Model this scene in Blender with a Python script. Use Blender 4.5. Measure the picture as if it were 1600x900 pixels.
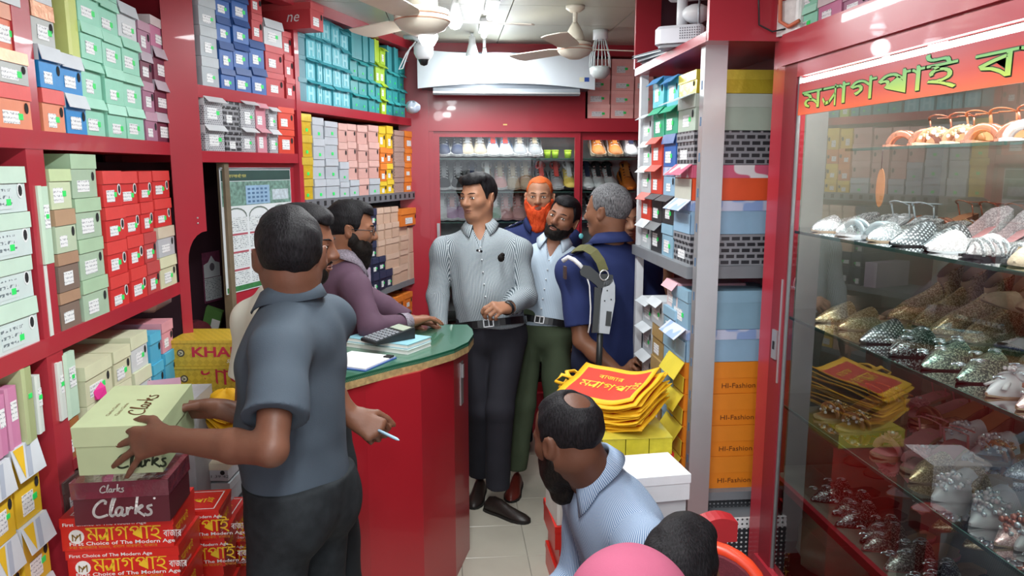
import bpy, bmesh, math, random
import numpy as np
from math import sin, cos, pi, radians, atan2, sqrt, hypot
from mathutils import Vector, Matrix

for _o in list(bpy.data.objects):
 bpy.data.objects.remove(_o)
S = bpy.context.scene
COL = S.collection

# ---------------------------------------------------------------- camera
FPX = 1170.0                       # focal length in pixels of the 1600x900 frame
YAW, PITCH = radians(4.85), radians(9.13)
CAM = Vector((0.0, 0.0, 1.75))
FWD = Vector((sin(YAW) * cos(PITCH), cos(YAW) * cos(PITCH), -sin(PITCH)))
RGT = Vector((cos(YAW), -sin(YAW), 0.0))
UPV = RGT.cross(FWD)
_cd = bpy.data.cameras.new('camera')
_cd.sensor_width = 36.0
_cd.lens = 36.0 * FPX / 1600.0
_cd.clip_start = 0.05
_cam = bpy.data.objects.new('camera', _cd)
COL.objects.link(_cam)
_cam.location = CAM
_cam.rotation_euler = Matrix((RGT, UPV, -FWD)).transposed().to_euler()
S.camera = _cam

# ---------------------------------------------------------------- world: daylight coming in from the open shop front
_w = bpy.data.worlds.new('world')
S.world = _w
_w.use_nodes = True
_bg = _w.node_tree.nodes['Background']
_bg.inputs['Color'].default_value = (0.86, 0.93, 1.0, 1)
_bg.inputs['Strength'].default_value = 1.25

def area_light(name, loc, sx, sy, power, color=(1, 1, 1), target=None):
 d = bpy.data.lights.new(name, 'AREA')
 d.shape = 'RECTANGLE'
 d.size, d.size_y, d.energy, d.color = sx, sy, power, color
 o = bpy.data.objects.new(name, d)
 COL.objects.link(o)
 o.location = loc
 if target is not None:
  o.rotation_euler = (Vector(target) - Vector(loc)).to_track_quat('-Z', 'Y').to_euler()
 return o

# ceiling lights: far ones for the visible tubes, nearer ones unseen, added for brightness
for _i, (_x, _y, _p) in enumerate(((0.32, 4.15, 9), (0.12, 3.2, 10), (0.0, 2.1, 15), (0.05, 0.7, 22), (0.0, -0.6, 24))):
 area_light('ceiling_tube_and_fill', (_x, _y, 2.44), 0.10, 0.9, _p, (0.96, 0.99, 1.0))
# LED strip under the top rail of the display cabinet on the right
area_light('cabinet_strip_light', (1.08, 1.25, 2.07), 0.05, 1.7, 10.5, (0.97, 1.0, 0.98))
# strip lamp inside the back cabinet
area_light('back_cabinet_light', (0.62, 4.86, 1.955), 1.3, 0.03, 1.7, (0.95, 0.99, 1.0))

S.view_settings.view_transform = 'Standard'
S.view_settings.look = 'None'
S.view_settings.gamma = 1.0
S.view_settings.use_curve_mapping = False
S.view_settings.exposure = 0.52
GLYPH = {
'ম':(47,'48 47 48 42 40 42 40 0 34 0 34 10 35 6 34 9 32 11 30 14 28 16 26 18 24 19 22 20 20 21 18 21 16 21 15 21 13 20 12 19 11 17 11 16 11 14 12 13 13 11 14 10 16 9 18 8 17 3 14 4 12 5 10 6 8 7 7 9 6 11 6 12 5 14 5 16 5 18 6 20 7 22 8 23 10 25 11 25 13 26 15 27 17 27 20 27 22 26 25 25 27 24 29 22 31 21 33 19 34 17 36 14 34 14 34 15 34 16 34 18 34 19 34 20 34 21 34 42 -1 42 -1 47 23 24 23 24 23 24 23 24 23 23 23 23 22 23 17 24 16 27 16 29 15 31 14 33 13 34 11 35 9 36 6 37 3 37 4 43 7 42 10 42 12 41 14 40 16 39 17 38 19 37 20 36 21 34 22 32 22 30 23 27','64 83 65;83 0 65;83 1 0;64 82 83;84 1 83;85 63 84;63 1 84;82 85 64;85 63 64;62 2 63;2 1 63;62 3 2;82 86 85;82 87 86;82 88 87;82 89 88;82 90 89;81 90 82;81 91 90;80 91 81;79 91 80;79 92 91;78 92 79;77 92 78;77 93 92;76 93 77;76 94 93;75 94 76;75 95 94;74 95 75;74 47 95;47 48 95;48 66 95;73 46 74;46 47 74;45 73 46;44 73 45;43 73 44;66 49 48;42 73 43;66 50 49;41 73 42;67 50 66;41 72 73;68 50 67;69 50 68;69 51 50;70 51 69;40 72 41;71 51 70;72 51 71;40 51 72;40 15 51;15 52 51;39 16 40;16 15 40;14 52 15;61 3 62;39 17 16;13 52 14;39 18 17;13 53 52;12 53 13;38 18 39;60 55 61;55 3 61;38 19 18;11 53 12;59 55 60;38 20 19;11 54 53;37 20 38;58 55 59;10 54 11;37 21 20;10 58 54;58 55 54;10 57 58;9 57 10;36 21 37;36 22 21;9 56 57;56 3 55;9 5 56;5 3 56;35 22 36;35 23 22;8 5 9;35 24 23;34 24 35;34 25 24;7 5 8;33 25 34;33 26 25;7 4 5;6 3 5;33 27 26;32 27 33;4 6 7;32 28 27;31 28 32;4 3 6;30 28 31;29 28 30'),
'গ':(50,'37 0 37 32 38 27 37 30 35 32 33 34 32 36 30 37 29 39 27 40 26 41 25 41 23 42 21 42 20 42 17 42 15 41 13 40 12 39 10 37 9 35 8 35 9 35 10 36 11 36 13 37 15 37 16 37 19 37 20 36 22 36 23 35 24 33 25 32 26 31 26 29 26 28 26 25 25 22 23 20 21 18 18 15 14 13 10 19 13 20 15 21 17 22 19 24 20 26 20 28 20 29 20 30 19 30 18 31 17 31 15 32 14 32 13 31 11 31 10 31 9 30 8 30 2 35 3 37 5 39 7 42 8 43 10 45 12 46 15 47 17 47 19 48 22 47 24 47 26 46 28 45 30 44 32 42 34 40 36 38 38 36 37 37 37 37 37 38 37 40 37 41 37 43 37 44 37 52 41 52 42 47 50 47 50 42 42 42 42 0','87 89 88;87 90 89;70 72 71;70 73 72;69 73 70;87 91 90;87 92 91;69 74 73;68 74 69;68 75 74;67 75 68;67 76 75;66 76 67;86 92 87;66 77 76;65 14 66;14 77 66;85 93 86;93 92 86;14 13 77;13 78 77;65 15 14;12 78 13;65 16 15;85 80 93;80 94 93;11 78 12;64 16 65;84 80 85;10 78 11;64 17 16;9 78 10;9 79 78;64 18 17;83 80 84;8 79 9;63 18 64;63 19 18;7 79 8;82 80 83;7 82 79;82 80 79;7 81 82;6 81 7;62 19 63;62 22 19;22 20 19;26 28 27;25 28 26;25 29 28;24 29 25;6 80 81;24 30 29;23 30 24;22 30 23;6 1 80;1 2 80;2 94 80;5 1 6;22 31 30;62 21 22;20 31 22;21 31 20;61 21 62;61 60 21;60 59 21;59 58 21;58 31 21;58 57 31;57 32 31;4 1 5;57 56 32;56 33 32;4 3 1;3 0 1;56 55 33;55 34 33;54 34 55;53 34 54;52 34 53;52 35 34;51 35 52;0 2 3;50 35 51;50 36 35;49 36 50;49 37 36;48 37 49;0 94 2;47 37 48;47 38 37;46 38 47;45 38 46;45 39 38;44 39 45;44 40 39;43 40 44;42 40 43;42 41 40'),
'প':(54,'55 47 55 42 47 42 47 0 41 0 41 30 43 25 41 28 39 31 37 33 35 35 34 37 32 38 31 39 29 40 28 41 26 42 24 42 23 42 21 42 19 42 17 41 15 40 14 39 13 38 11 37 10 35 9 34 8 34 9 34 10 35 11 35 11 35 12 35 13 35 16 35 18 34 20 33 21 31 21 29 22 27 22 26 22 26 22 25 22 25 21 25 21 24 20 25 21 25 21 26 22 27 22 27 23 28 24 28 24 29 25 30 26 30 35 39 39 35 17 15 13 19 19 25 16 22 14 20 15 21 15 22 16 23 16 24 16 25 17 26 16 27 16 28 15 29 15 30 13 30 12 30 11 30 11 30 10 30 9 30 8 29 7 29 2 34 4 37 6 39 8 41 10 43 12 45 15 46 17 47 19 47 22 48 25 47 27 47 30 46 32 45 34 43 36 41 38 39 41 36 43 33 42 34 41 35 41 36 41 38 41 39 41 41 41 42 41 52 45 52 47 47','107 109 108;107 110 109;90 92 91;90 93 92;89 93 90;107 0 110;107 1 0;89 94 93;88 94 89;88 95 94;87 95 88;87 96 95;86 96 87;86 97 96;85 18 86;18 97 86;106 2 107;2 1 107;85 19 18;17 97 18;16 97 17;85 20 19;106 100 2;100 3 2;15 97 16;85 21 20;15 98 97;84 21 85;14 98 15;84 22 21;105 100 106;13 98 14;84 23 22;12 57 13;57 98 13;104 100 105;83 23 84;83 24 23;12 56 57;58 98 57;58 99 98;56 11 12;83 25 24;103 100 104;82 25 83;56 10 11;82 26 25;58 102 99;102 100 99;102 100 103;82 29 26;29 27 26;33 35 34;32 35 33;59 9 58;9 102 58;31 35 32;9 101 102;31 36 35;56 9 10;30 36 31;29 36 30;81 28 82;28 29 82;27 36 29;27 37 36;28 37 27;9 100 101;81 80 28;80 79 28;79 78 28;78 37 28;9 5 100;5 6 100;6 3 100;56 59 9;59 8 9;78 77 37;77 76 37;76 38 37;76 75 38;75 74 38;74 39 38;59 7 8;55 59 56;73 39 74;54 59 55;72 39 73;72 40 39;53 59 54;71 40 72;52 59 53;70 40 71;59 6 7;51 46 52;46 59 52;50 44 51;44 45 51;45 46 51;69 40 70;69 41 40;49 42 50;42 43 50;43 44 50;69 49 41;49 42 41;68 49 69;68 48 49;68 61 48;61 47 48;59 3 6;68 67 61;67 66 61;66 65 61;65 60 61;62 47 61;62 46 47;62 59 46;60 64 65;63 59 62;60 63 64;60 59 63'),
'া':(20,'21 47 21 42 13 42 13 0 7 0 7 36 4 40 0 42 -1 42 -1 47 0 47 4 46 7 42 7 44 7 46 7 52 11 52 13 47','14 16 15;14 17 16;8 10 9;8 11 10;14 0 17;14 1 0;13 1 14;8 12 11;12 1 13;8 1 12;7 1 8;6 2 7;2 1 7;6 5 2;5 3 2;4 3 5'),
'ই':(40,'27 47 27 49 26 50 26 52 24 52 23 53 21 53 16 53 13 53 10 53 8 54 6 54 5 55 3 56 2 57 1 58 0 60 0 61 -1 63 -1 65 -1 66 -1 66 -1 67 -1 68 0 68 0 69 5 69 5 68 5 68 5 67 5 67 5 66 5 66 5 65 5 64 5 63 6 62 6 61 6 61 7 60 8 59 9 59 11 59 13 58 15 58 19 58 22 58 24 58 26 58 27 57 29 57 30 56 31 55 31 54 32 52 32 51 32 49 33 47 18 38 22 38 25 37 28 36 30 34 32 33 33 31 34 29 35 27 35 25 35 21 33 17 31 15 27 13 23 11 18 11 19 12 21 11 23 10 26 9 28 7 31 6 33 5 36 3 38 1 41 -1 37 -5 34 -3 31 -1 29 1 26 3 24 4 21 6 19 7 16 8 13 9 10 10 7 11 3 12 5 17 6 16 8 16 10 16 11 16 13 15 16 15 19 16 22 16 24 17 26 18 27 19 28 20 29 21 29 23 29 24 29 27 28 29 26 30 24 32 22 32 19 33 17 32 16 32 14 32 13 32 13 31 12 30 12 30 11 29 11 28 11 28 11 27 11 27 11 26 12 26 12 26 6 24 6 25 6 26 6 27 5 28 5 28 5 29 5 31 6 32 7 34 8 35 10 36 12 37 14 37 16 38 13 35 13 37 12 38 11 39 10 41 8 41 6 42 7 45 11 45 13 43 15 42 17 41 18 39 19 37 19 35 41 47 41 42 -1 42 -1 47','24 26 25;24 27 26;23 27 24;23 28 27;22 28 23;22 29 28;22 30 29;21 30 22;21 31 30;20 31 21;20 32 31;20 33 32;19 33 20;18 33 19;18 34 33;18 35 34;17 35 18;17 36 35;17 37 36;17 38 37;16 38 17;16 39 38;16 40 39;15 40 16;15 41 40;15 42 41;15 43 42;15 44 43;15 45 44;15 46 45;15 47 46;14 47 15;14 48 47;14 49 48;14 50 49;13 50 14;13 51 50;12 51 13;12 52 51;11 52 12;11 53 52;10 53 11;9 53 10;9 6 53;6 54 53;8 6 9;7 6 8;5 54 6;4 54 5;3 54 4;3 55 54;2 55 3;2 56 55;1 56 2;1 57 56;0 57 1;166 156 167;156 164 167;156 165 164;166 155 156;157 165 156;158 165 157;159 165 158;160 165 159;166 154 155;154 165 166;154 160 165;153 160 154;153 161 160;152 161 153;151 161 152;151 58 161;58 162 161;150 147 151;147 148 151;148 58 151;162 59 58;162 60 59;163 60 162;146 150 147;163 61 60;145 150 146;145 149 150;144 149 145;163 62 61;149 62 163;144 62 149;143 62 144;143 63 62;142 63 143;142 118 63;118 117 63;117 64 63;142 119 118;142 120 119;141 120 142;141 121 120;116 64 117;141 122 121;141 123 122;115 64 116;141 124 123;140 124 141;115 65 64;140 125 124;114 65 115;140 126 125;139 126 140;139 127 126;113 65 114;113 66 65;138 127 139;138 128 127;137 128 138;137 129 128;137 130 129;136 130 137;136 131 130;112 66 113;112 67 66;136 132 131;135 132 136;135 133 132;135 134 133;112 68 67;111 68 112;110 68 111;109 68 110;109 69 68;108 69 109;107 69 108;106 69 107;106 70 69;96 98 97;105 70 106;96 99 98;96 100 99;104 70 105;96 101 100;96 102 101;103 70 104;96 103 102;96 70 103;96 71 70;96 74 71;74 72 71;95 74 96;95 73 74;75 72 74;73 75 72;94 73 95;73 76 75;94 76 73;93 76 94;93 77 76;92 77 93;92 78 77;91 78 92;91 79 78;90 79 91;90 80 79;89 80 90;89 81 80;88 81 89;87 81 88;87 82 81;86 82 87;86 83 82;85 83 86;85 84 83'),
'ব':(45,'46 47 46 42 38 42 38 0 32 0 26 8 17 15 6 18 3 26 18 34 34 40 32 36 32 42 -1 42 -1 47 32 36 34 34 22 29 10 23 19 20 27 14 33 7 32 7 32 10 32 14','13 0 14;13 1 0;12 1 13;11 10 12;10 2 12;2 1 12;10 3 2;9 15 10;15 16 10;16 3 10;9 17 15;17 24 15;17 24 16;24 3 16;8 17 9;8 18 17;7 18 8;7 19 18;7 20 19;6 20 7;5 20 6;5 21 20;23 3 24;22 21 23;21 3 23;4 21 5;4 3 21'),
'জ':(69,'30 5 22 6 14 11 8 21 2 35 8 37 14 22 21 13 31 11 39 13 42 20 41 24 40 27 45 27 40 23 35 20 30 19 24 21 21 24 20 29 22 36 30 42 26 42 23 42 -1 42 -1 47 70 47 70 42 46 42 43 42 40 42 31 37 26 32 25 29 27 26 29 25 34 26 40 30 46 28 47 24 48 19 46 12 40 7 61 16 61 8 63 1 58 -1 55 8 55 17 55 24 57 29 47 31 41 35 36 41 42 42 45 38 50 36 57 35 59 35 61 35 64 30 61 23','24 26 25;24 54 26;54 27 26;24 21 54;21 53 54;55 29 54;29 27 54;31 29 30;24 22 21;20 53 21;31 55 29;55 28 29;24 23 22;20 31 53;31 52 53;31 56 55;4 6 5;20 32 31;52 56 31;19 32 20;52 57 56;3 6 4;58 60 59;51 57 52;57 60 58;51 60 57;19 33 32;50 60 51;36 12 37;12 38 37;50 61 60;49 61 50;18 33 19;18 34 33;12 13 38;13 39 38;36 11 12;14 39 13;35 11 36;18 35 34;18 11 35;18 14 11;14 10 11;48 61 49;17 14 18;14 40 39;17 15 14;10 40 14;48 43 61;3 7 6;2 7 3;16 15 17;9 40 10;9 41 40;47 43 48;47 44 43;2 8 7;8 41 9;8 42 41;1 8 2;1 42 8;47 45 44;46 45 47;1 0 42'),
'খ':(53,'53 47 53 42 45 42 45 0 40 0 38 2 37 4 35 6 33 8 31 10 29 11 26 13 24 14 21 15 19 17 16 17 13 18 11 25 14 22 19 21 23 20 26 19 29 17 32 15 34 13 37 11 38 9 40 7 40 9 40 10 40 11 40 12 40 13 40 15 40 52 44 52 45 47 34 36 34 33 33 30 32 28 30 26 28 25 25 23 22 22 19 21 16 21 12 22 11 25 15 25 18 26 21 27 23 28 25 29 27 30 28 32 28 33 28 35 28 37 28 38 27 40 26 41 25 42 24 43 28 47 30 46 31 44 32 42 33 40 34 38 14 33 11 33 8 34 6 35 5 37 4 39 4 41 4 43 4 44 4 45 5 46 5 47 5 48 11 46 11 45 10 45 10 44 10 43 10 43 10 42 10 41 10 40 11 39 12 38 13 38 14 38 15 38 16 38 17 39 18 39 19 40 20 41 22 42 23 44 24 46 28 47 28 44 27 41 26 39 25 38 23 36 22 35 20 34 18 33 16 33','33 35 34;33 36 35;81 83 82;104 63 105;33 2 36;2 0 36;2 1 0;80 83 81;103 63 104;80 84 83;79 84 80;79 85 84;78 85 79;78 86 85;102 63 103;78 87 86;77 87 78;77 88 87;102 62 63;76 88 77;76 89 88;101 62 102;101 61 62;76 90 89;33 3 2;75 90 76;100 61 101;100 60 61;75 91 90;99 108 100;108 60 100;75 92 91;108 59 60;99 109 108;98 109 99;74 92 75;74 93 92;97 109 98;74 94 93;96 109 97;74 95 94;95 109 96;74 109 95;74 110 109;73 110 74;73 111 110;73 112 111;72 112 73;72 113 112;71 113 72;71 114 113;70 114 71;16 47 17;47 18 17;47 19 18;16 46 47;32 3 33;31 3 32;30 3 31;29 3 30;28 3 29'),
'ন':(46,'46 47 46 42 39 42 39 0 33 0 33 18 34 14 28 20 22 25 16 27 12 25 10 21 11 17 16 14 13 9 6 14 3 21 5 27 10 31 15 32 23 31 29 27 34 21 33 21 33 25 33 28 33 42 -1 42 -1 47','27 0 28;27 1 0;26 1 27;25 2 26;2 1 26;25 22 2;22 3 2;18 20 19;17 20 18;17 21 20;24 22 25;16 10 17;10 9 17;9 21 17;9 8 21;8 22 21;16 11 10;7 22 8;23 22 24;7 5 22;5 3 22;15 11 16;15 12 11;6 5 7;4 3 5;15 13 12;15 14 13'),
'দ':(46,'46 47 46 42 12 42 12 19 11 21 18 27 26 32 36 37 41 32 39 27 37 22 37 16 37 8 40 1 34 -1 32 8 31 17 31 23 33 28 34 31 35 31 27 26 19 21 11 13 6 16 6 42 -1 42 -1 47','26 0 27;26 1 0;25 1 26;24 2 25;2 1 25;24 4 2;4 3 2;6 8 7;5 19 6;19 8 6;19 20 8;20 9 8;5 18 19;21 18 20;18 9 20;5 21 18;21 17 18;4 21 5;4 22 21;24 22 4;24 23 22'),
'ল':(55,'56 47 56 42 48 42 48 0 42 0 42 25 43 23 39 27 35 29 33 28 31 27 30 23 30 22 30 21 25 20 24 25 20 29 16 30 13 29 10 27 10 24 12 19 18 15 16 10 10 13 5 18 3 24 5 30 10 34 16 35 23 34 28 29 27 29 30 33 34 34 39 33 43 30 43 29 42 32 42 35 42 42 -1 42 -1 47','41 0 42;41 1 0;40 1 41;39 2 40;2 1 40;39 36 2;36 3 2;38 36 39;28 30 29;33 35 34;27 30 28;27 17 30;17 31 30;33 36 35;32 31 33;31 36 33;37 36 38;26 18 27;18 17 27;31 8 36;8 7 36;7 5 36;5 6 36;6 3 36;16 31 17;16 8 31;26 19 18;15 9 16;9 8 16;15 10 9;6 5 7;26 20 19;15 11 10;14 11 15;4 6 5;25 20 26;25 21 20;4 3 6;14 12 11;14 13 12;25 22 21;24 22 25;24 23 22'),
'র':(45,'46 47 46 42 38 42 38 0 32 0 26 8 17 15 6 18 3 26 18 34 34 40 32 36 32 42 -1 42 -1 47 32 36 34 34 22 29 10 23 19 20 27 14 33 7 32 7 32 10 32 14 14 0 11 1 9 4 11 7 14 8 17 7 19 4 17 1','13 0 14;13 1 0;12 1 13;11 10 12;10 2 12;2 1 12;10 3 2;9 15 10;15 16 10;16 3 10;9 17 15;17 24 15;17 24 16;24 3 16;8 17 9;8 18 17;7 18 8;7 19 18;7 20 19;6 20 7;5 20 6;5 21 20;23 3 24;22 21 23;21 3 23;28 30 29;4 21 5;27 30 28;27 31 30;4 3 21;26 31 27;26 32 31;25 32 26'),
'স':(52,'52 47 52 42 44 42 44 0 39 0 39 27 40 22 36 27 33 28 31 28 29 25 26 20 22 14 19 11 14 10 10 10 7 13 3 18 7 21 11 17 14 15 16 16 19 19 22 24 24 27 27 32 31 34 36 33 41 28 39 28 39 32 39 35 39 42 -1 42 -1 47 21 21 19 29 16 33 11 36 3 37 4 43 8 42 15 40 20 37 23 33 24 27','33 40 34;40 0 34;40 1 0;33 39 40;41 1 40;39 41 33;41 32 33;39 42 41;32 1 41;31 2 32;2 1 32;31 28 2;28 3 2;39 43 42;38 43 39;38 44 43;37 44 38;30 28 31;25 27 26;36 44 37;36 45 44;25 28 27;24 45 25;45 8 25;8 28 25;29 28 30;35 23 36;23 24 36;24 45 36;45 9 8;7 28 8;7 5 28;5 6 28;6 3 28;45 10 9;35 10 45;6 5 7;4 6 5;35 11 10;22 35 23;4 3 6;17 19 18;22 11 35;22 12 11;21 12 22;16 19 17;16 20 19;20 12 21;16 12 20;16 13 12;15 13 16;15 14 13'),
',':(20,'14 9 15 8 13 2 11 -3 9 -9 3 -9 6 0 7 9','6 0 7;6 1 0;6 2 1;6 3 2;5 3 6;5 4 3'),
'ট':(43,'44 47 44 42 13 42 13 16 13 11 14 9 18 7 24 9 29 12 32 17 33 23 32 26 28 28 26 27 24 27 23 32 26 33 29 33 34 32 38 29 39 23 37 14 31 7 25 3 18 2 13 3 10 5 8 8 7 14 7 42 -1 42 -1 47 30 47 28 52 24 53 17 53 9 54 5 56 1 60 0 65 1 67 1 69 6 69 6 67 6 66 6 63 8 61 11 59 16 58 22 58 29 58 33 56 35 52 35 47','40 42 41;40 43 42;40 44 43;39 44 40;39 45 44;38 45 39;38 46 45;38 47 46;37 47 38;37 48 47;37 49 48;37 50 49;37 51 50;36 51 37;36 34 51;34 52 51;35 34 36;33 52 34;33 53 52;32 53 33;30 0 31;30 1 0;29 1 30;28 2 29;2 1 29;28 3 2;16 18 17;15 18 16;14 18 15;14 13 18;13 19 18;13 12 19;12 11 19;11 20 19;10 20 11;10 21 20;9 21 10;8 21 9;28 4 3;27 4 28;8 22 21;7 22 8;27 5 4;27 6 5;6 22 7;26 6 27;26 22 6;26 23 22;25 23 26;25 24 23'),
'ক':(61,'62 47 62 42 37 42 37 37 37 36 37 0 31 0 25 8 16 15 6 18 3 26 17 33 33 39 31 36 31 42 -1 42 -1 47 31 35 33 33 25 30 17 27 10 23 19 20 27 14 32 7 32 7 32 10 31 14 58 22 57 17 53 13 47 12 45 12 43 12 43 18 44 18 46 18 51 19 52 22 48 29 36 33 36 39 47 36 55 30','15 0 16;15 1 0;14 1 15;13 12 14;12 2 14;2 1 14;12 41 2;41 3 2;11 41 12;11 17 41;17 40 41;3 42 41;4 42 3;4 43 42;5 34 4;34 39 4;39 43 4;11 19 17;19 27 17;18 40 17;10 19 11;19 40 18;19 39 40;10 20 19;27 39 19;39 28 43;27 34 39;34 38 39;10 21 20;9 21 10;9 22 21;34 37 38;9 23 22;34 36 37;8 23 9;27 5 34;5 33 34;35 36 34;7 23 8;26 5 27;7 24 23;5 32 33;25 24 26;24 5 26;6 24 7;6 5 24')}
# ---------------------------------------------------------------- helpers
def at(px, py, z):
 """world point seen at pixel (px, py), z metres along the camera axis"""
 return CAM + z * (FWD + RGT * ((px - 800) / FPX) - UPV * ((py - 450) / FPX))

def on_plane(px, py, O, e):
 """(t, Z) where the ray of a pixel meets the vertical plane through O along the unit direction e"""
 d = at(px, py, 1.0) - CAM
 n = Vector((-e[1], e[0], 0))
 s = (Vector((O[0], O[1], 0)) - Vector((CAM.x, CAM.y, 0))).dot(n) / d.dot(n)
 p = CAM + s * d
 return ((p.x - O[0]) * e[0] + (p.y - O[1]) * e[1], p.z)

def on_z(px, py, Z):
 d = at(px, py, 1.0) - CAM
 return CAM + d * ((Z - CAM.z) / d.z)

def lin(c):
 if isinstance(c, str):
  c = [int(c[i:i + 2], 16) / 255 for i in (1, 3, 5)]
  return tuple(v / 12.92 if v <= 0.04045 else ((v + 0.055) / 1.055) ** 2.4 for v in c)
 return tuple(c)

_MATS = {}

def mat(name, color, rough=0.5, metal=0.0, var=0.06, scale=18.0, bump=0.0, bscale=120.0, spec=0.5, emit=0.0, coat=0.0):
 """plain procedural material: base colour with a little noise, optional bump"""
 if name in _MATS:
  return _MATS[name]
 m = bpy.data.materials.new(name)
 m.use_nodes = True
 nt = m.node_tree
 b = nt.nodes['Principled BSDF']
 c = lin(color)
 b.inputs['Roughness'].default_value = rough
 b.inputs['Metallic'].default_value = metal
 b.inputs['Specular IOR Level'].default_value = spec
 b.inputs['Coat Weight'].default_value = coat
 tc = nt.nodes.new('ShaderNodeTexCoord')
 if var:
  n = nt.nodes.new('ShaderNodeTexNoise')
  n.inputs['Scale'].default_value = scale
  n.inputs['Detail'].default_value = 3
  nt.links.new(tc.outputs['Object'], n.inputs['Vector'])
  r = nt.nodes.new('ShaderNodeMapRange')
  r.inputs['From Min'].default_value = 0.3
  r.inputs['From Max'].default_value = 0.7
  r.inputs['To Min'].default_value = 1 - var
  r.inputs['To Max'].default_value = 1 + var
  nt.links.new(n.outputs['Fac'], r.inputs['Value'])
  mx = nt.nodes.new('ShaderNodeVectorMath')
  mx.operation = 'SCALE'
  mx.inputs[0].default_value = c
  nt.links.new(r.outputs['Result'], mx.inputs['Scale'])
  nt.links.new(mx.outputs['Vector'], b.inputs['Base Color'])
 else:
  b.inputs['Base Color'].default_value = (*c, 1)
 if bump:
  n2 = nt.nodes.new('ShaderNodeTexNoise')
  n2.inputs['Scale'].default_value = bscale
  n2.inputs['Detail'].default_value = 4
  nt.links.new(tc.outputs['Object'], n2.inputs['Vector'])
  bp = nt.nodes.new('ShaderNodeBump')
  bp.inputs['Strength'].default_value = bump
  bp.inputs['Distance'].default_value = 0.01
  nt.links.new(n2.outputs['Fac'], bp.inputs['Height'])
  nt.links.new(bp.outputs['Normal'], b.inputs['Normal'])
 if emit:
  b.inputs['Emission Color'].default_value = (*c, 1)
  b.inputs['Emission Strength'].default_value = emit
 _MATS[name] = m
 return m

def nodes_of(name, rough=0.5):
 """empty principled material to be wired by hand -> (material, tree, bsdf, object-coordinates socket)"""
 m = bpy.data.materials.new(name)
 m.use_nodes = True
 nt = m.node_tree
 b = nt.nodes['Principled BSDF']
 b.inputs['Roughness'].default_value = rough
 tc = nt.nodes.new('ShaderNodeTexCoord')
 _MATS[name] = m
 return m, nt, b, tc.outputs['Object']

def N(nt, typ, **kw):
 n = nt.nodes.new('ShaderNode' + typ)
 for k, v in kw.items():
  if k.startswith('i_'):
   n.inputs[k[2:].replace('_', ' ')].default_value = v
  else:
   setattr(n, k, v)
 return n

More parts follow.
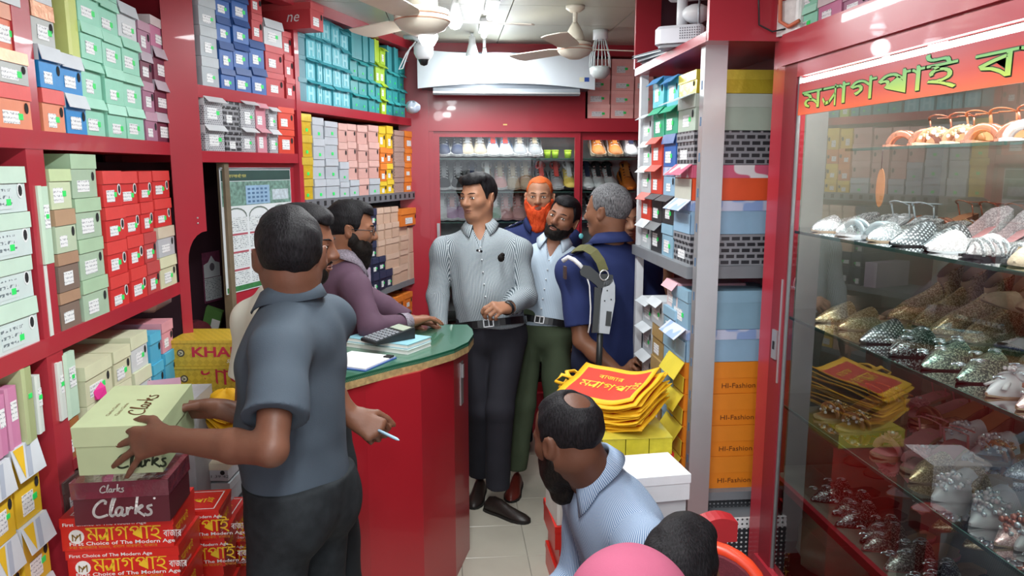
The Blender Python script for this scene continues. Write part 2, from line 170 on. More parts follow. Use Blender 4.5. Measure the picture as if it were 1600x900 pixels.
class MB:
 """collects polygons, builds ONE mesh object"""

 def __init__(self):
  self.v, self.f, self.m, self.mats, self.ss = [], [], [], [], []

 def _mi(self, material):
  if material is None:
   return 0
  if material not in self.mats:
   self.mats.append(material)
  return self.mats.index(material)

 def add(self, verts, faces, material=None, smooth=False):
  o = len(self.v)
  mi = self._mi(material)
  self.v += [tuple(p) for p in verts]
  for f in faces:
   self.f.append([i + o for i in f])
   self.m.append(mi)
   self.ss.append(smooth)
  return self

 def box(self, x0, x1, y0, y1, z0, z1, material=None, M=None):
  vs = [Vector((x, y, z)) for z in (z0, z1) for y in (y0, y1) for x in (x0, x1)]
  if M is not None:
   vs = [M @ p for p in vs]
  return self.add(vs, [(0, 2, 3, 1), (4, 5, 7, 6), (0, 1, 5, 4), (2, 6, 7, 3), (0, 4, 6, 2), (1, 3, 7, 5)], material)

 def rbox(self, x0, x1, y0, y1, z0, z1, r, material=None, M=None, n=3):
  """box with vertical edges rounded and the top edge chamfered a little"""
  pts = []
  for cx, cy, a0 in ((x1 - r, y1 - r, 0), (x0 + r, y1 - r, 90), (x0 + r, y0 + r, 180), (x1 - r, y0 + r, 270)):
   for i in range(n + 1):
    a = radians(a0 + 90 * i / n)
    pts.append((cx + r * cos(a), cy + r * sin(a)))
  return self.prism(pts, z0, z1, material, M, chamfer=min(r * .4, (z1 - z0) * .3))

 def prism(self, pts, z0, z1, material=None, M=None, chamfer=0.0):
  k = len(pts)
  cx = sum(p[0] for p in pts) / k
  cy = sum(p[1] for p in pts) / k
  rows = [(z0, 0), (z1 - chamfer, 0), (z1, chamfer)] if chamfer else [(z0, 0), (z1, 0)]
  vs = []
  for z, c in rows:
   for x, y in pts:
    l = hypot(x - cx, y - cy) or 1
    vs.append(Vector((x - (x - cx) / l * c, y - (y - cy) / l * c, z)))
  if M is not None:
   vs = [M @ p for p in vs]
  fs = [list(range(k))[::-1], [i + k * (len(rows) - 1) for i in range(k)]]
  for r in range(len(rows) - 1):
   fs += [(r * k + i, r * k + (i + 1) % k, (r + 1) * k + (i + 1) % k, (r + 1) * k + i) for i in range(k)]
  return self.add(vs, fs, material)

 def plate(self, pts, th, M, material=None):
  """2-D outline in the local XZ plane of M, extruded th along local +Y (front face at y=0 looking -Y)"""
  R = Matrix(((1, 0, 0, 0), (0, 0, -1, 0), (0, 1, 0, 0), (0, 0, 0, 1)))   # (x,y,z)->(x,-z,y)
  return self.prism(pts, -th, 0, material, M @ R)

 def tube(self, path, r, n=8, material=None, caps=True, smooth=True, flat=1.0, closed=False):
  path = [Vector(p) for p in path]
  k = len(path)
  rs = r if isinstance(r, (list, tuple)) else [r] * k
  vs, prev = [], None
  for i, p in enumerate(path):
   if closed:
    t = path[(i + 1) % k] - path[i - 1]
   else:
    t = path[min(i + 1, k - 1)] - path[max(i - 1, 0)]
   t = t.normalized() if t.length > 1e-9 else Vector((0, 0, 1))
   if prev is None:
    a = Vector((0, 0, 1)) if abs(t.z) < .9 else Vector((1, 0, 0))
    u = t.cross(a).normalized()
   else:
    u = (prev - t * prev.dot(t))
    u = u.normalized() if u.length > 1e-6 else t.orthogonal().normalized()
   prev = u
   w = t.cross(u)
   for j in range(n):
    a = 2 * pi * j / n
    vs.append(p + u * (cos(a) * rs[i]) + w * (sin(a) * rs[i] * flat))
  fs = []
  for i in range(k if closed else k - 1):
   i2 = (i + 1) % k
   fs += [(i * n + j, i * n + (j + 1) % n, i2 * n + (j + 1) % n, i2 * n + j) for j in range(n)]
  if caps and not closed:
   fs += [list(range(n))[::-1], [(k - 1) * n + j for j in range(n)]]
  return self.add(vs, fs, material, smooth)

 def lathe(self, prof, n=24, M=None, material=None, smooth=True):
  """profile [(radius, z)] about local Z"""
  vs = []
  for r, z in prof:
   for j in range(n):
    a = 2 * pi * j / n
    vs.append(Vector((r * cos(a), r * sin(a), z)))
  if M is not None:
   vs = [M @ p for p in vs]
  k = len(prof)
  fs = []
  for i in range(k - 1):
   fs += [(i * n + j, i * n + (j + 1) % n, (i + 1) * n + (j + 1) % n, (i + 1) * n + j) for j in range(n)]
  if prof[0][0] > 1e-6:
   fs.append(list(range(n))[::-1])
  if prof[-1][0] > 1e-6:
   fs.append([(k - 1) * n + j for j in range(n)])
  return self.add(vs, fs, material, smooth)

 def loft(self, rings, material=None, smooth=True, caps=True, closed=True):
  n = len(rings[0])
  vs = [p for r in rings for p in r]
  fs = []
  m = n if closed else n - 1
  for i in range(len(rings) - 1):
   fs += [(i * n + j, i * n + (j + 1) % n, (i + 1) * n + (j + 1) % n, (i + 1) * n + j) for j in range(m)]
  if caps and closed:
   fs += [list(range(n))[::-1], [(len(rings) - 1) * n + j for j in range(n)]]
  return self.add(vs, fs, material, smooth)

 def ball(self, c, r, material=None, n=8, M=None):
  rx, ry, rz = r if isinstance(r, (tuple, list)) else (r, r, r)
  c = Vector(c)
  vs, fs = [], []
  h = max(3, n // 2)
  for i in range(1, h):
   th = pi * i / h
   for j in range(n):
    a = 2 * pi * j / n
    vs.append(c + Vector((rx * sin(th) * cos(a), ry * sin(th) * sin(a), -rz * cos(th))))
  b = len(vs)
  vs += [c + Vector((0, 0, -rz)), c + Vector((0, 0, rz))]
  for i in range(h - 2):
   fs += [(i * n + j, i * n + (j + 1) % n, (i + 1) * n + (j + 1) % n, (i + 1) * n + j) for j in range(n)]
  fs += [((j + 1) % n, j, b) for j in range(n)]
  fs += [((h - 2) * n + j, (h - 2) * n + (j + 1) % n, b + 1) for j in range(n)]
  if M is not None:
   vs = [M @ p for p in vs]
  return self.add(vs, fs, material, True)

 def mesh(self, name):
  me = bpy.data.meshes.new(name)
  me.from_pydata(self.v, [], self.f)
  for m in self.mats:
   me.materials.append(m)
  me.polygons.foreach_set('material_index', self.m)
  me.polygons.foreach_set('use_smooth', self.ss)
  me.update()
  return me

 def build(self, name, material=None, parent=None, **props):
  if material is not None and not self.mats:
   self.mats = [material]
  return obj(name, self.mesh(name), parent, **props)

def obj(name, data, parent=None, **props):
 o = bpy.data.objects.new(name, data)
 COL.objects.link(o)
 if parent is not None:
  o.parent = parent
 for k, v in props.items():
  o[k] = v
 return o

def thing(name, label, cat, loc=(0, 0, 0), rot=(0, 0, 0), group=None):
 o = bpy.data.objects.new(name, None)
 o.empty_display_size = 0.05
 COL.objects.link(o)
 o.location = loc
 o.rotation_euler = rot
 o['label'], o['category'] = label, cat
 if group:
  o['group'] = group
 return o

def copy_tree(o, parent=None):
 c = o.copy()
 COL.objects.link(c)
 c.parent = parent
 for ch in o.children:
  copy_tree(ch, c)
 return c

def struct(name, mb, material=None, parent=None):
 o = mb.build(name, material, parent)
 if parent is None:
  o['kind'] = 'structure'
 return o

def frame(origin, ex, ez=(0, 0, 1)):
 """matrix whose X is ex, Z as close to ez as possible, Y = Z x X"""
 x = Vector(ex).normalized()
 z = Vector(ez)
 z = (z - x * z.dot(x)).normalized()
 y = z.cross(x)
 m = Matrix((x, y, z)).transposed().to_4x4()
 m.translation = Vector(origin)
 return m

# ---- lettering: flat raised letters as real geometry
YAPHALA = [[(1, 18), (6, 6), (14, 8), (26, 27)], [(27, 47), (27, 0)]]

def stroke(mb, pts, w, M, th=0.0006, material=None):
 """ribbon of width w along 2-D points of the local XZ plane of M, proud of it by th (towards -Y)"""
 for a, b in zip(pts, pts[1:]):
  dx, dz = b[0] - a[0], b[1] - a[1]
  l = hypot(dx, dz)
  if l < 1e-9:
   continue
  nx, nz = -dz / l * w / 2, dx / l * w / 2
  ex, ez = dx / l * w * .32, dz / l * w * .32
  q = [(a[0] - ex + nx, a[1] - ez + nz), (a[0] - ex - nx, a[1] - ez - nz), (b[0] + ex - nx, b[1] + ez - nz), (b[0] + ex + nx, b[1] + ez + nz)]
  mb.add([M @ Vector((x, -th, z)) for x, z in q], [(0, 1, 2, 3)], material)
 return mb

def glyphs(mb, text, M, size, material=None, th=0.0006, sx=1.0, shear=0.0, matra=True):
 """Bengali outlines ('Y' = ya-phala, '-' = space), size = height of the head line; returns the width used"""
 x, k = 0.0, size / 47.0
 for ch in text:
  if ch == '-':
   x += 22
   continue
  if ch == 'Y':
   for s in YAPHALA:
    stroke(mb, [((x + p[0]) * k * sx + p[1] * k * shear, p[1] * k) for p in s], 8 * k, M, th, material)
   stroke(mb, [((x - 2) * k * sx + 44 * k * shear, 44 * k), ((x + 34) * k * sx + 44 * k * shear, 44 * k)], 5 * k, M, th, material)
   x += 34
   continue
  adv, vs, ps = GLYPH[ch]
  n = [float(t) for t in vs.split()]
  V = [M @ Vector(((x + n[i]) * k * sx + n[i + 1] * k * shear, -th, n[i + 1] * k)) for i in range(0, len(n), 2)]
  mb.add(V, [[int(t) for t in p.split()] for p in ps.split(';')], material)
  x += adv
 return x * k * sx

_TXT = {}

def latin(mb, text, M, size, material=None, th=0.0006, sx=1.0, shear=0.0, bold=0.0, align=0.0):
 """letters of Blender's built-in face, capital height = size; returns the width"""
 key = (text, bold)
 if key not in _TXT:
  c = bpy.data.curves.new('letters', 'FONT')
  c.body = text
  c.resolution_u = 2
  c.offset = bold
  o = bpy.data.objects.new('letters', c)
  COL.objects.link(o)
  bpy.context.view_layer.update()
  me = bpy.data.meshes.new_from_object(o)
  _TXT[key] = ([tuple(v.co) for v in me.vertices], [tuple(p.vertices) for p in me.polygons])
  bpy.data.objects.remove(o)
  bpy.data.curves.remove(c)
  bpy.data.meshes.remove(me)
 vs, ps = _TXT[key]
 k = size / 0.69
 w = max(v[0] for v in vs) * k * sx
 mb.add([M @ Vector((v[0] * k * sx - w * align + v[1] * k * shear, -th, v[1] * k)) for v in vs], ps, material)
 return w
# ---------------------------------------------------------------- shared colours
RED = mat('red_laminate', '#aa2c39', 0.28, var=0.05, scale=3, coat=0.25)
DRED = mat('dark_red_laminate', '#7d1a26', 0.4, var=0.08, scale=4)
GREY = mat('grey_steel', '#8f959c', 0.42, metal=0.55, var=0.08, scale=9)
GREYP = mat('grey_painted_shelf', '#777b80', 0.5, var=0.08, scale=8)
STEEL = mat('brushed_steel', '#c2c2c4', 0.33, metal=0.75, var=0.05, scale=6)
WHITE = mat('white_plastic', '#e6e9ec', 0.35, var=0.02)
DARK = mat('dark_shadow_gap', '#1d1a1f', 0.8)
BLACK = mat('black_plastic', '#141517', 0.4)
LAMP = mat('lamp_glow', '#f4fbff', 0.4, var=0, emit=9.0)

# planes of the fittings: left shelf fronts X=-1; the far left bay runs at an angle from PA to PB
LX = -1.0
PA = Vector((-.905, 2.9, 0))
E1 = Vector((sin(radians(20.1)), cos(radians(20.1)), 0))
N1 = Vector((E1.y, -E1.x, 0))            # towards the aisle
LP, MP = ((LX, 0), (0, 1)), ((PA.x, PA.y), (E1.x, E1.y))
UX, UY = 0.80, 2.43                      # right-hand shelf: aisle face and camera-side face
CEIL, BY = 2.5, 4.8
MF = frame(PA, E1)                       # x along the far bay, -y into the aisle, z up

# ---------------------------------------------------------------- floor
fb = MB().box(-1.5, 1.7, -1.6, 5.3, -0.06, -0.006, mat('floor_grout', '#8d8a80', 0.7))
floor = struct('floor', fb)
tile_m = mat('floor_tile', '#b5b1a3', 0.22, var=0.05, scale=5, coat=0.2)
tm = MB().prism([(-.1485, -.1485), (.1485, -.1485), (.1485, .1485), (-.1485, .1485)], -0.006, 0.0, tile_m, chamfer=.0015).mesh('floor_tile')
for i in range(-5, 4):
 for j in range(-6, 7):
  o = obj('floor_tile', tm, floor)
  o.location = (0.34 + .3 * i + .15, 3.166 + .3 * j - .15, 0)

# ---------------------------------------------------------------- ceiling of pale panels
ceil_m = mat('ceiling_panel', '#aaab9d', 0.35, var=0.07, scale=4)
ceiling = struct('ceiling', MB().box(-1.5, 1.7, -1.6, 5.3, CEIL + .012, CEIL + .08, mat('ceiling_seam', '#8f8f80', 0.6)))
cm = MB().prism([(-.2975, -.2375), (.2975, -.2375), (.2975, .2375), (-.2975, .2375)][::-1], 0.0, 0.012, ceil_m).mesh('ceiling_panel')
for i in range(-3, 3):
 for j in range(-3, 11):
  o = obj('ceiling_panel', cm, ceiling)
  o.location = (0.31 + .6 * i + .3, 0.05 + .48 * j, CEIL)

# ---------------------------------------------------------------- walls
struct('wall_left', MB().box(-1.46, -1.38, -1.6, 5.3, 0, CEIL, mat('wall_paint', '#8c2a35', 0.6)))
struct('wall_right', MB().box(1.60, 1.68, -1.6, 5.3, 0, CEIL, mat('wall_paint', '#8c2a35', 0.6)))
struct('wall_back', MB().box(-1.46, 1.68, 5.2, 5.28, 0, CEIL, mat('cabinet_back', '#cfd6d8', 0.5)))

# ---------------------------------------------------------------- left shelf unit
ls = thing('wall_shelf', 'long red built-in shelf unit along the left wall, crammed with shoe boxes', 'shelf', (LX, 2.0, 0))

def lpart(name, x0, x1, y0, y1, z0, z1, m, parent=ls, **kw):
 c = parent.location
 return MB().box(x0 - c.x, x1 - c.x, y0 - c.y, y1 - c.y, z0 - c.z, z1 - c.z, m).build(name, None, parent, **kw)

lpart('shelf_board', -1.37, LX, 0.6, 2.85, 1.795, 1.84, RED)
lpart('shelf_board', -1.37, LX, 0.6, 2.85, 1.285, 1.33, RED)
lpart('shelf_board', -1.37, LX, 1.98, 2.85, 0.955, 0.985, RED)
lpart('shelf_board', -1.37, LX, 0.6, 1.9, 0.56, 0.60, RED)
lpart('shelf_board', -1.37, LX, 1.98, 2.85, 0.44, 0.48, RED)
for z0, z1 in ((1.84, CEIL), (1.33, 1.795), (0, 1.285)):
 lpart('post', -1.36, LX - .002, 1.905, 1.985, z0, z1, RED)
lpart('back_panel', -1.379, -1.37, 0.6, 2.9, 0, CEIL, DRED)
lpart('plinth', -1.36, LX - .01, 0.6, 2.85, 0, 0.10, DRED)
# end panel turned towards the far bay, with the arch cut into its lower part
ep = frame((LX, 2.85, 0), PA - Vector((LX, 2.85, 0)))
w = (PA - Vector((LX, 2.85, 0))).length
arch = [(0, 0), (.036, 0), (.036, 1.40)] + [(w - (w - .036) * cos(a), 1.40 + .115 * sin(a)) for a in [radians(t) for t in (15, 30, 45, 60, 75, 90)]] + [(w, CEIL), (0, CEIL)]
m_ = MB().plate(arch, 0.02, Matrix.Translation(-ls.location) @ ep, RED)
for zz in (1.545, 1.565):
 m_.lathe([(0, 0), (.004, 0), (.003, .002), (0, .003)], 8, Matrix.Translation(-ls.location) @ ep @ Matrix.Translation((w * .72, 0, zz)) @ Matrix.Rotation(radians(90), 4, 'X'), STEEL)
m_.build('end_panel', None, ls)

# ---------------------------------------------------------------- far left bay (runs inwards to the back wall)
fbay = thing('wall_shelf', 'angled red shelf bay beyond the calendar, holding teal, silver and peach shoe boxes', 'shelf', PA)
FBM = Matrix.Rotation(atan2(E1.y, E1.x), 4, 'Z')

def fpart(name, t0, t1, d0, d1, z0, z1, m, **kw):
 """t along the bay, d = depth behind its front"""
 return MB().box(t0, t1, d0, d1, z0, z1, m, FBM).build(name, None, fbay, **kw)

DEP = 0.34
fpart('shelf_board', 0, 2.09, 0, DEP, 2.005, 2.05, RED)
fpart('shelf_board', 0, .665, 0, DEP, 1.77, 1.812, RED)
fpart('shelf_board', .70, 2.09, 0, DEP, 1.565, 1.60, GREYP)
rail = MB().box(.70, 2.09, -.012, -.002, 1.557, 1.603, GREY, FBM)
rail.build('slotted_rail', None, fbay, label='grey slotted steel rail along the shelf front')
sl = MB().box(-.011, .011, -.0135, -.0115, -.012, .012, DARK).mesh('slot')
for i in range(20):
 o = obj('slot', sl, fbay)
 o.location = FBM @ Vector((.735 + .069 * i, 0, 1.58))
 o.rotation_euler = (0, 0, atan2(E1.y, E1.x))
fpart('shelf_board', .70, 2.09, 0, DEP, 1.02, 1.055, GREYP)
fpart('shelf_board', .70, 2.09, 0, DEP, 0.60, 0.635, GREYP)
fpart('divider', .665, .70, -.004, DEP, 0, CEIL, RED)
fpart('side_panel', -.02, 0.0, 0.02, DEP, 1.77, CEIL, RED)
fpart('top_beam', 0, 2.09, -.03, .04, 2.45, CEIL, RED)
fpart('back_panel', -.1, 2.1, DEP, DEP + .012, 0, CEIL, DRED)
# board the big calendar hangs on
fpart('calendar_board', .17, .665, .026, .04, 0.0, 1.77, RED)
fpart('batten', .140, .168, .01, .045, 0.0, 1.77, mat('raw_timber', '#6b5d49', 0.7, var=.15))
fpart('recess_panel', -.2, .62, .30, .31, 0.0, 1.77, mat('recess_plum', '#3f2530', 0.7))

# ---------------------------------------------------------------- back wall: red frame, display cabinet
bw = thing('display_cabinet', 'red framed glass cabinet of sneakers across the back of the shop', 'cabinet', (0.4, BY, 0))

def bpart(name, x0, x1, y0, y1, z0, z1, m, **kw):
 return MB().box(x0 - .4, x1 - .4, y0, y1, z0, z1, m).build(name, None, bw, **kw)

bpart('side_stile', -.30, -.115, -.03, .38, 0, CEIL, RED)
bpart('frame_stile', -.115, -.085, -.015, .02, 0, 2.02, RED)
bpart('top_rail', -.115, 1.46, -.02, .02, 1.975, 2.056, RED)
bpart('fascia_panel', -.115, .885, -.005, .38, 2.056, 2.435, RED)
bpart('ceiling_beam', -.115, 1.46, -.05, .06, 2.435, CEIL, RED)
bpart('base_panel', -.115, 1.46, -.04, .38, 0, .27, RED)
bpart('cabinet_floor', -.115, 1.46, -.0, .38, .27, .30, RED)
bpart('box_shelf', .885, 1.46, -.0, .38, 2.02, 2.06, RED)
bpart('shelf_divider', .872, .885, -.005, .38, 2.056, 2.435, RED)
GLASS = None

def glass_material(name, tint=(0.97, 0.99, 0.985), refl=1.0):
 """thin pane: clear, with the mirror reflection of both its faces"""
 m = bpy.data.materials.new(name)
 m.use_nodes = True
 nt = m.node_tree
 nt.nodes.remove(nt.nodes['Principled BSDF'])
 out = nt.nodes['Material Output']
 tr = N(nt, 'BsdfTransparent')
 tr.inputs['Color'].default_value = (*tint, 1)
 gl = N(nt, 'BsdfGlossy')
 gl.inputs['Roughness'].default_value = 0.0
 fr = N(nt, 'Fresnel')
 fr.inputs['IOR'].default_value = 1.5
 mul = N(nt, 'Math', operation='MULTIPLY')
 mul.inputs[1].default_value = refl
 mul.use_clamp = True
 geo = N(nt, 'NewGeometry')
 mx = N(nt, 'MixShader')
 nt.links.new(fr.outputs[0], mul.inputs[0])
 nt.links.new(mul.outputs[0], mx.inputs['Fac'])
 nt.links.new(tr.outputs[0], mx.inputs[1])
 nt.links.new(gl.outputs[0], mx.inputs[2])
 nt.links.new(mx.outputs[0], out.inputs['Surface'])
 _MATS[name] = m
 return m

GLASS = glass_material('pane_glass', refl=2.1)
SHELFGLASS = glass_material('shelf_glass', (0.92, 0.97, 0.955), 1.0)
GEDGE = mat('glass_edge', '#4d7068', 0.15, var=0)

def door(name, x0, x1, y, z0, z1, fw, mat_f, handle_side=None):
 f = MB()
 for a in ((x0, x0 + fw, z0, z1), (x1 - fw, x1, z0, z1), (x0 + fw, x1 - fw, z1 - fw * 1.0, z1), (x0 + fw, x1 - fw, z0, z0 + fw)):
  f.box(a[0] - .4, a[1] - .4, y, y + .022, a[2], a[3], mat_f)
 o = f.build('door', None, bw)
 MB().add([(x0 + fw - .4, y + .011, z0 + fw), (x1 - fw - .4, y + .011, z0 + fw), (x1 - fw - .4, y + .011, z1 - fw), (x0 + fw - .4, y + .011, z1 - fw)], [(0, 1, 2, 3)], GLASS).build('glass_pane', None, o)
 return o

d1 = door('door', -.085, .845, .0, .30, 1.975, .035, RED)
door('door', .815, 1.44, .026, .30, 1.975, .05, RED)
hm = MB().box(-.072 - .4, -.054 - .4, -.006, 0, 1.20, 1.40, STEEL).build('handle', None, d1, label='long steel pull plate')
RIS = glass_material('riser_glass', (.94, .98, .97), .5)
for z in (1.809, 1.598, 1.403):
 MB().add([(-.46, .05, z + .002), (1.02, .05, z + .002), (1.02, .31, z + .102), (-.46, .31, z + .102)], [(0, 1, 2, 3)], RIS).build('sloped_riser', None, bw)
for z in (1.809, 1.598, 1.403, 1.19, .98, .76, .54):
 g = MB().box(-.08 - .4, 1.44 - .4, .06, .37, z - .008, z, GEDGE).build('glass_shelf', None, bw)
MB().box(.35 - .4, .375 - .4, -.022, -.018, 2.012, 2.02, mat('brass', '#c9a86a', .3, metal=.8)).build('nameplate', None, bw)

# ---------------------------------------------------------------- right-hand shelf of boxes: steel post, grey boards, red loft
us = thing('slotted_angle_rack', 'steel rack with a tall bright post, stacked with shoe boxes right of the aisle', 'rack', (UX, UY, 0))

def upart(name, x0, x1, y0, y1, z0, z1, m, parent=us, **kw):
 c = parent.location
 return MB().box(x0 - c.x, x1 - c.x, y0 - c.y, y1 - c.y, z0 - c.z, z1 - c.z, m).build(name, None, parent, **kw)

pm = MB()
pm.box(.800 - UX, .806 - UX, 2.345 - UY, 2.385 - UY, .42, 2.13, STEEL)
pm.box(.806 - UX, .872 - UX, 2.345 - UY, 2.349 - UY, .42, 2.13, STEEL)
post = pm.build('upright_post', None, us, label='bright brushed steel upright with slots in its side')
sm_ = MB().box(-.0006, 0, -.006, .006, -.014, .014, mat('slot_blue', '#4d6a88', .6)).mesh('slot')
for i in range(14):
 o = obj('slot', sm_, post)
 o.location = (.800 - UX, 2.365 - UY, .55 + i * .112)
upart('shelf_board', UX - .015, 1.13, 2.40, 3.15, 1.385, 1.425, GREYP)
upart('shelf_board', UX - .01, 1.13, 2.40, 3.15, .60, .63, GREYP)
upart('rear_post', UX, UX + .03, 3.12, 3.15, 0, 2.13, mat('pale_post', '#d5d8dc', .5))
upart('back_panel', 1.13, 1.145, 2.36, 3.15, .3, 2.13, DRED)
# perforated shelves under the boxes
PEGB = None

def pegboard(name, base, hole, sc):
 m, nt, b, oc = nodes_of(name, 0.5)
 sep = N(nt, 'VectorMath', operation='SCALE')
 sep.inputs['Scale'].default_value = sc
 nt.links.new(oc, sep.inputs[0])
 fr = N(nt, 'VectorMath', operation='FRACTION')
 nt.links.new(sep.outputs[0], fr.inputs[0])
 sb = N(nt, 'VectorMath', operation='SUBTRACT')
 sb.inputs[1].default_value = (.5, .5, .5)
 nt.links.new(fr.outputs[0], sb.inputs[0])
 ml = N(nt, 'VectorMath', operation='MULTIPLY')
 ml.inputs[1].default_value = (1, 0, 1)
 nt.links.new(sb.outputs[0], ml.inputs[0])
 ln = N(nt, 'VectorMath', operation='LENGTH')
 nt.links.new(ml.outputs[0], ln.inputs[0])
 ls_ = N(nt, 'Math', operation='LESS_THAN')
 ls_.inputs[1].default_value = .22
 nt.links.new(ln.outputs['Value'], ls_.inputs[0])
 mx = N(nt, 'Mix', data_type='RGBA')
 mx.inputs[6].default_value = (*lin(base), 1)
 mx.inputs[7].default_value = (*lin(hole), 1)
 nt.links.new(ls_.outputs[0], mx.inputs[0])
 nt.links.new(mx.outputs[2], b.inputs['Base Color'])
 return m

upart('perforated_panel', .86, 1.13, 2.42, 2.43, .565, .60, pegboard('perforated_dark', '#33363a', '#8d9094', 70), label='dark perforated shelf front')
upart('lower_board', .86, 1.13, 2.345, 2.6, .552, .562, GREYP)
upart('perforated_panel', .86, 1.13, 2.335, 2.345, .527, .562, pegboard('perforated_white', '#d9dadb', '#3b3d40', 60), label='white perforated shelf front')
upart('perforated_panel', .86, 1.13, 2.335, 2.345, .25, .527, pegboard('perforated_black', '#2c2e33', '#c9cacb', 60), label='black perforated panel with pale holes')
upart('lower_board', .86, 1.13, 2.335, 2.6, .15, .25, WHITE)

# red loft over the rack (with the router on it)
lf = thing('loft_shelf', 'red boxed-in loft over the steel rack, open towards the aisle', 'shelf', (UX, 2.3, 2.12))
upart('floor_board', UX - .02, 1.13, 2.28, 3.16, 2.125, 2.155, RED, lf)
upart('front_panel', UX - .02, 1.06, 2.265, 2.285, 2.125, CEIL, RED, lf)
upart('end_panel', UX - .02, UX + .085, 3.16, 3.18, 2.155, CEIL, RED, lf)
upart('end_panel', UX + .085, 1.13, 3.17, 3.18, 2.155, CEIL, mat('loft_inside', '#4a2733', .7), lf)
upart('back_panel', 1.13, 1.15, 2.28, 3.18, 2.125, CEIL, DRED, lf)

# ---------------------------------------------------------------- display cabinet of sparkly shoes on the right
gc = thing('display_cabinet', 'red glass-fronted display cabinet with green lettering and rows of sparkly ladies shoes', 'cabinet', (1.0, 2.2, 0))

def gpart(name, x0, x1, y0, y1, z0, z1, m, parent=gc, **kw):
 return MB().box(x0 - 1.0, x1 - 1.0, y0 - 2.2, y1 - 2.2, z0, z1, m).build(name, None, parent, **kw)

GY0 = 0.45
gpart('corner_post', 1.0, 1.07, 2.215, 2.295, 0, 2.135, RED)
gpart('side_panel', 1.07, 1.58, 2.28, 2.30, 0, 2.135, mat('cabinet_side', '#7f8278', .4))
gpart('top_rail', .985, 1.02, GY0, 2.215, 2.045, 2.135, RED)
gpart('top_board', 1.02, 1.58, GY0, 2.30, 2.10, 2.135, RED)
gpart('back_panel', 1.56, 1.58, GY0, 2.28, 0, 2.10, mat('cabinet_lining', '#868a7d', .35, var=.05))
gpart('bottom_rail', .985, 1.03, GY0, 2.215, 0, .50, RED)
gpart('bottom_board', 1.03, 1.56, GY0, 2.28, .47, .50, DRED)
gd = gpart('door', .995, 1.015, 2.125, 2.205, .50, 2.045, DRED)
gpart('door_rail', .995, 1.015, GY0, 2.125, 2.005, 2.045, RED)
gpart('lock', .989, .995, 2.15, 2.18, 1.17, 1.26, STEEL, gd, label='steel lock plate')
gpart('keyhole', .987, .989, 2.16, 2.17, 1.20, 1.225, BLACK, gd)
gpart('pull_strip', .992, .995, 2.135, 2.142, 1.10, 1.42, STEEL, gd, label='thin steel pull strip')
MB().add([(.005, 2.125 - 2.2, .50), (.005, GY0 - 2.2, .50), (.005, GY0 - 2.2, 2.005), (.005, 2.125 - 2.2, 2.005)], [(0, 1, 2, 3)], GLASS).build('glass_pane', None, gc)
gpart('pane_edge', 1.0, 1.008, 2.118, 2.125, .50, 2.005, mat('aluminium', '#9a9fa0', .35, metal=.7), gc)
GSH = (1.565, 1.304, 1.024, .776)
for z in GSH[:3]:
 sh = MB()
 sh.add([(.03, 2.27 - 2.2, z), (.55, 2.27 - 2.2, z), (.55, GY0 - 2.2, z), (.03, GY0 - 2.2, z)], [(0, 1, 2, 3)], SHELFGLASS)
 sh.box(.028, .032, GY0 - 2.2, .07, z - .008, z, GEDGE)
 sh.build('glass_shelf', None, gc)
gpart('shelf_board', 1.045, 1.56, GY0, 2.27, GSH[3] - .02, GSH[3], mat('cabinet_side', '#7f8278', .4))
gpart('shelf_edge', 1.03, 1.045, GY0, 2.27, GSH[3] - .022, GSH[3] + .002, RED, label='red front edge of the bottom shelf')
gpart('light_strip', 1.009, 1.016, GY0, 2.115, 1.986, 2.001, mat('strip_glow', '#f2fff8', .4, var=0, emit=5.0), label='glowing LED strip under the rail')

# printed band on the glass: red ground with its orange backlight painted in, green letters edged in dark green
bm_, nt, b, oc = nodes_of('band_painted_backlight', .3)
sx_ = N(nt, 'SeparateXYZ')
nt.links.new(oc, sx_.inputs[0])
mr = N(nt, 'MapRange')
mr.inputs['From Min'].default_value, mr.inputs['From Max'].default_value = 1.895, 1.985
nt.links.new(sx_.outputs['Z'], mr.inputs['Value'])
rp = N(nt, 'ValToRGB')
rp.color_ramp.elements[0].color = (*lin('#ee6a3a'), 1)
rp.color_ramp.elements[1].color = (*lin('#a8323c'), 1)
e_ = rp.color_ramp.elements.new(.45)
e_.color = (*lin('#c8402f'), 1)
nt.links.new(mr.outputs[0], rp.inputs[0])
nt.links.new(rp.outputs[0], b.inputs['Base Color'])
band = gpart('sign_band', .9992, 1.0042, GY0, 2.115, 1.897, 1.985, bm_, gc, label='red printed band on the glass, orange backlight painted into its colour')
SG = Matrix.Translation((-.0008, 2.09 - 2.2, 1.912)) @ Matrix.Rotation(radians(-90), 4, 'Z')
lm, nt, b, oc = nodes_of('letter_green', .35)
sx_ = N(nt, 'SeparateXYZ')
nt.links.new(oc, sx_.inputs[0])
mr = N(nt, 'MapRange')
mr.inputs['From Min'].default_value, mr.inputs['From Max'].default_value = 1.905, 1.965
nt.links.new(sx_.outputs['Z'], mr.inputs['Value'])
rp = N(nt, 'ValToRGB')
rp.color_ramp.elements[0].color = (*lin('#c3d84e'), 1)
rp.color_ramp.elements[1].color = (*lin('#5fae62'), 1)
nt.links.new(mr.outputs[0], rp.inputs[0])
nt.links.new(rp.outputs[0], b.inputs['Base Color'])
mb1, mb2 = MB(), MB()
ink = mat('letter_edge', '#2f3a1c', .5)
for dx, dz in ((-.0022, 0), (.0022, 0), (0, -.002), (0, .002), (.003, -.003)):
 glyphs(mb2, 'মYাগপাই-বাজ', SG @ Matrix.Translation((dx, 0, dz)), .047, ink, th=.0003, sx=2.45)
glyphs(mb1, 'মYাগপাই-বাজ', SG, .047, lm, th=.0008, sx=2.45)
mb2.build('letter_outline', None, band)  # dark printed outline of the letters
mb1.build('lettering', None, band)

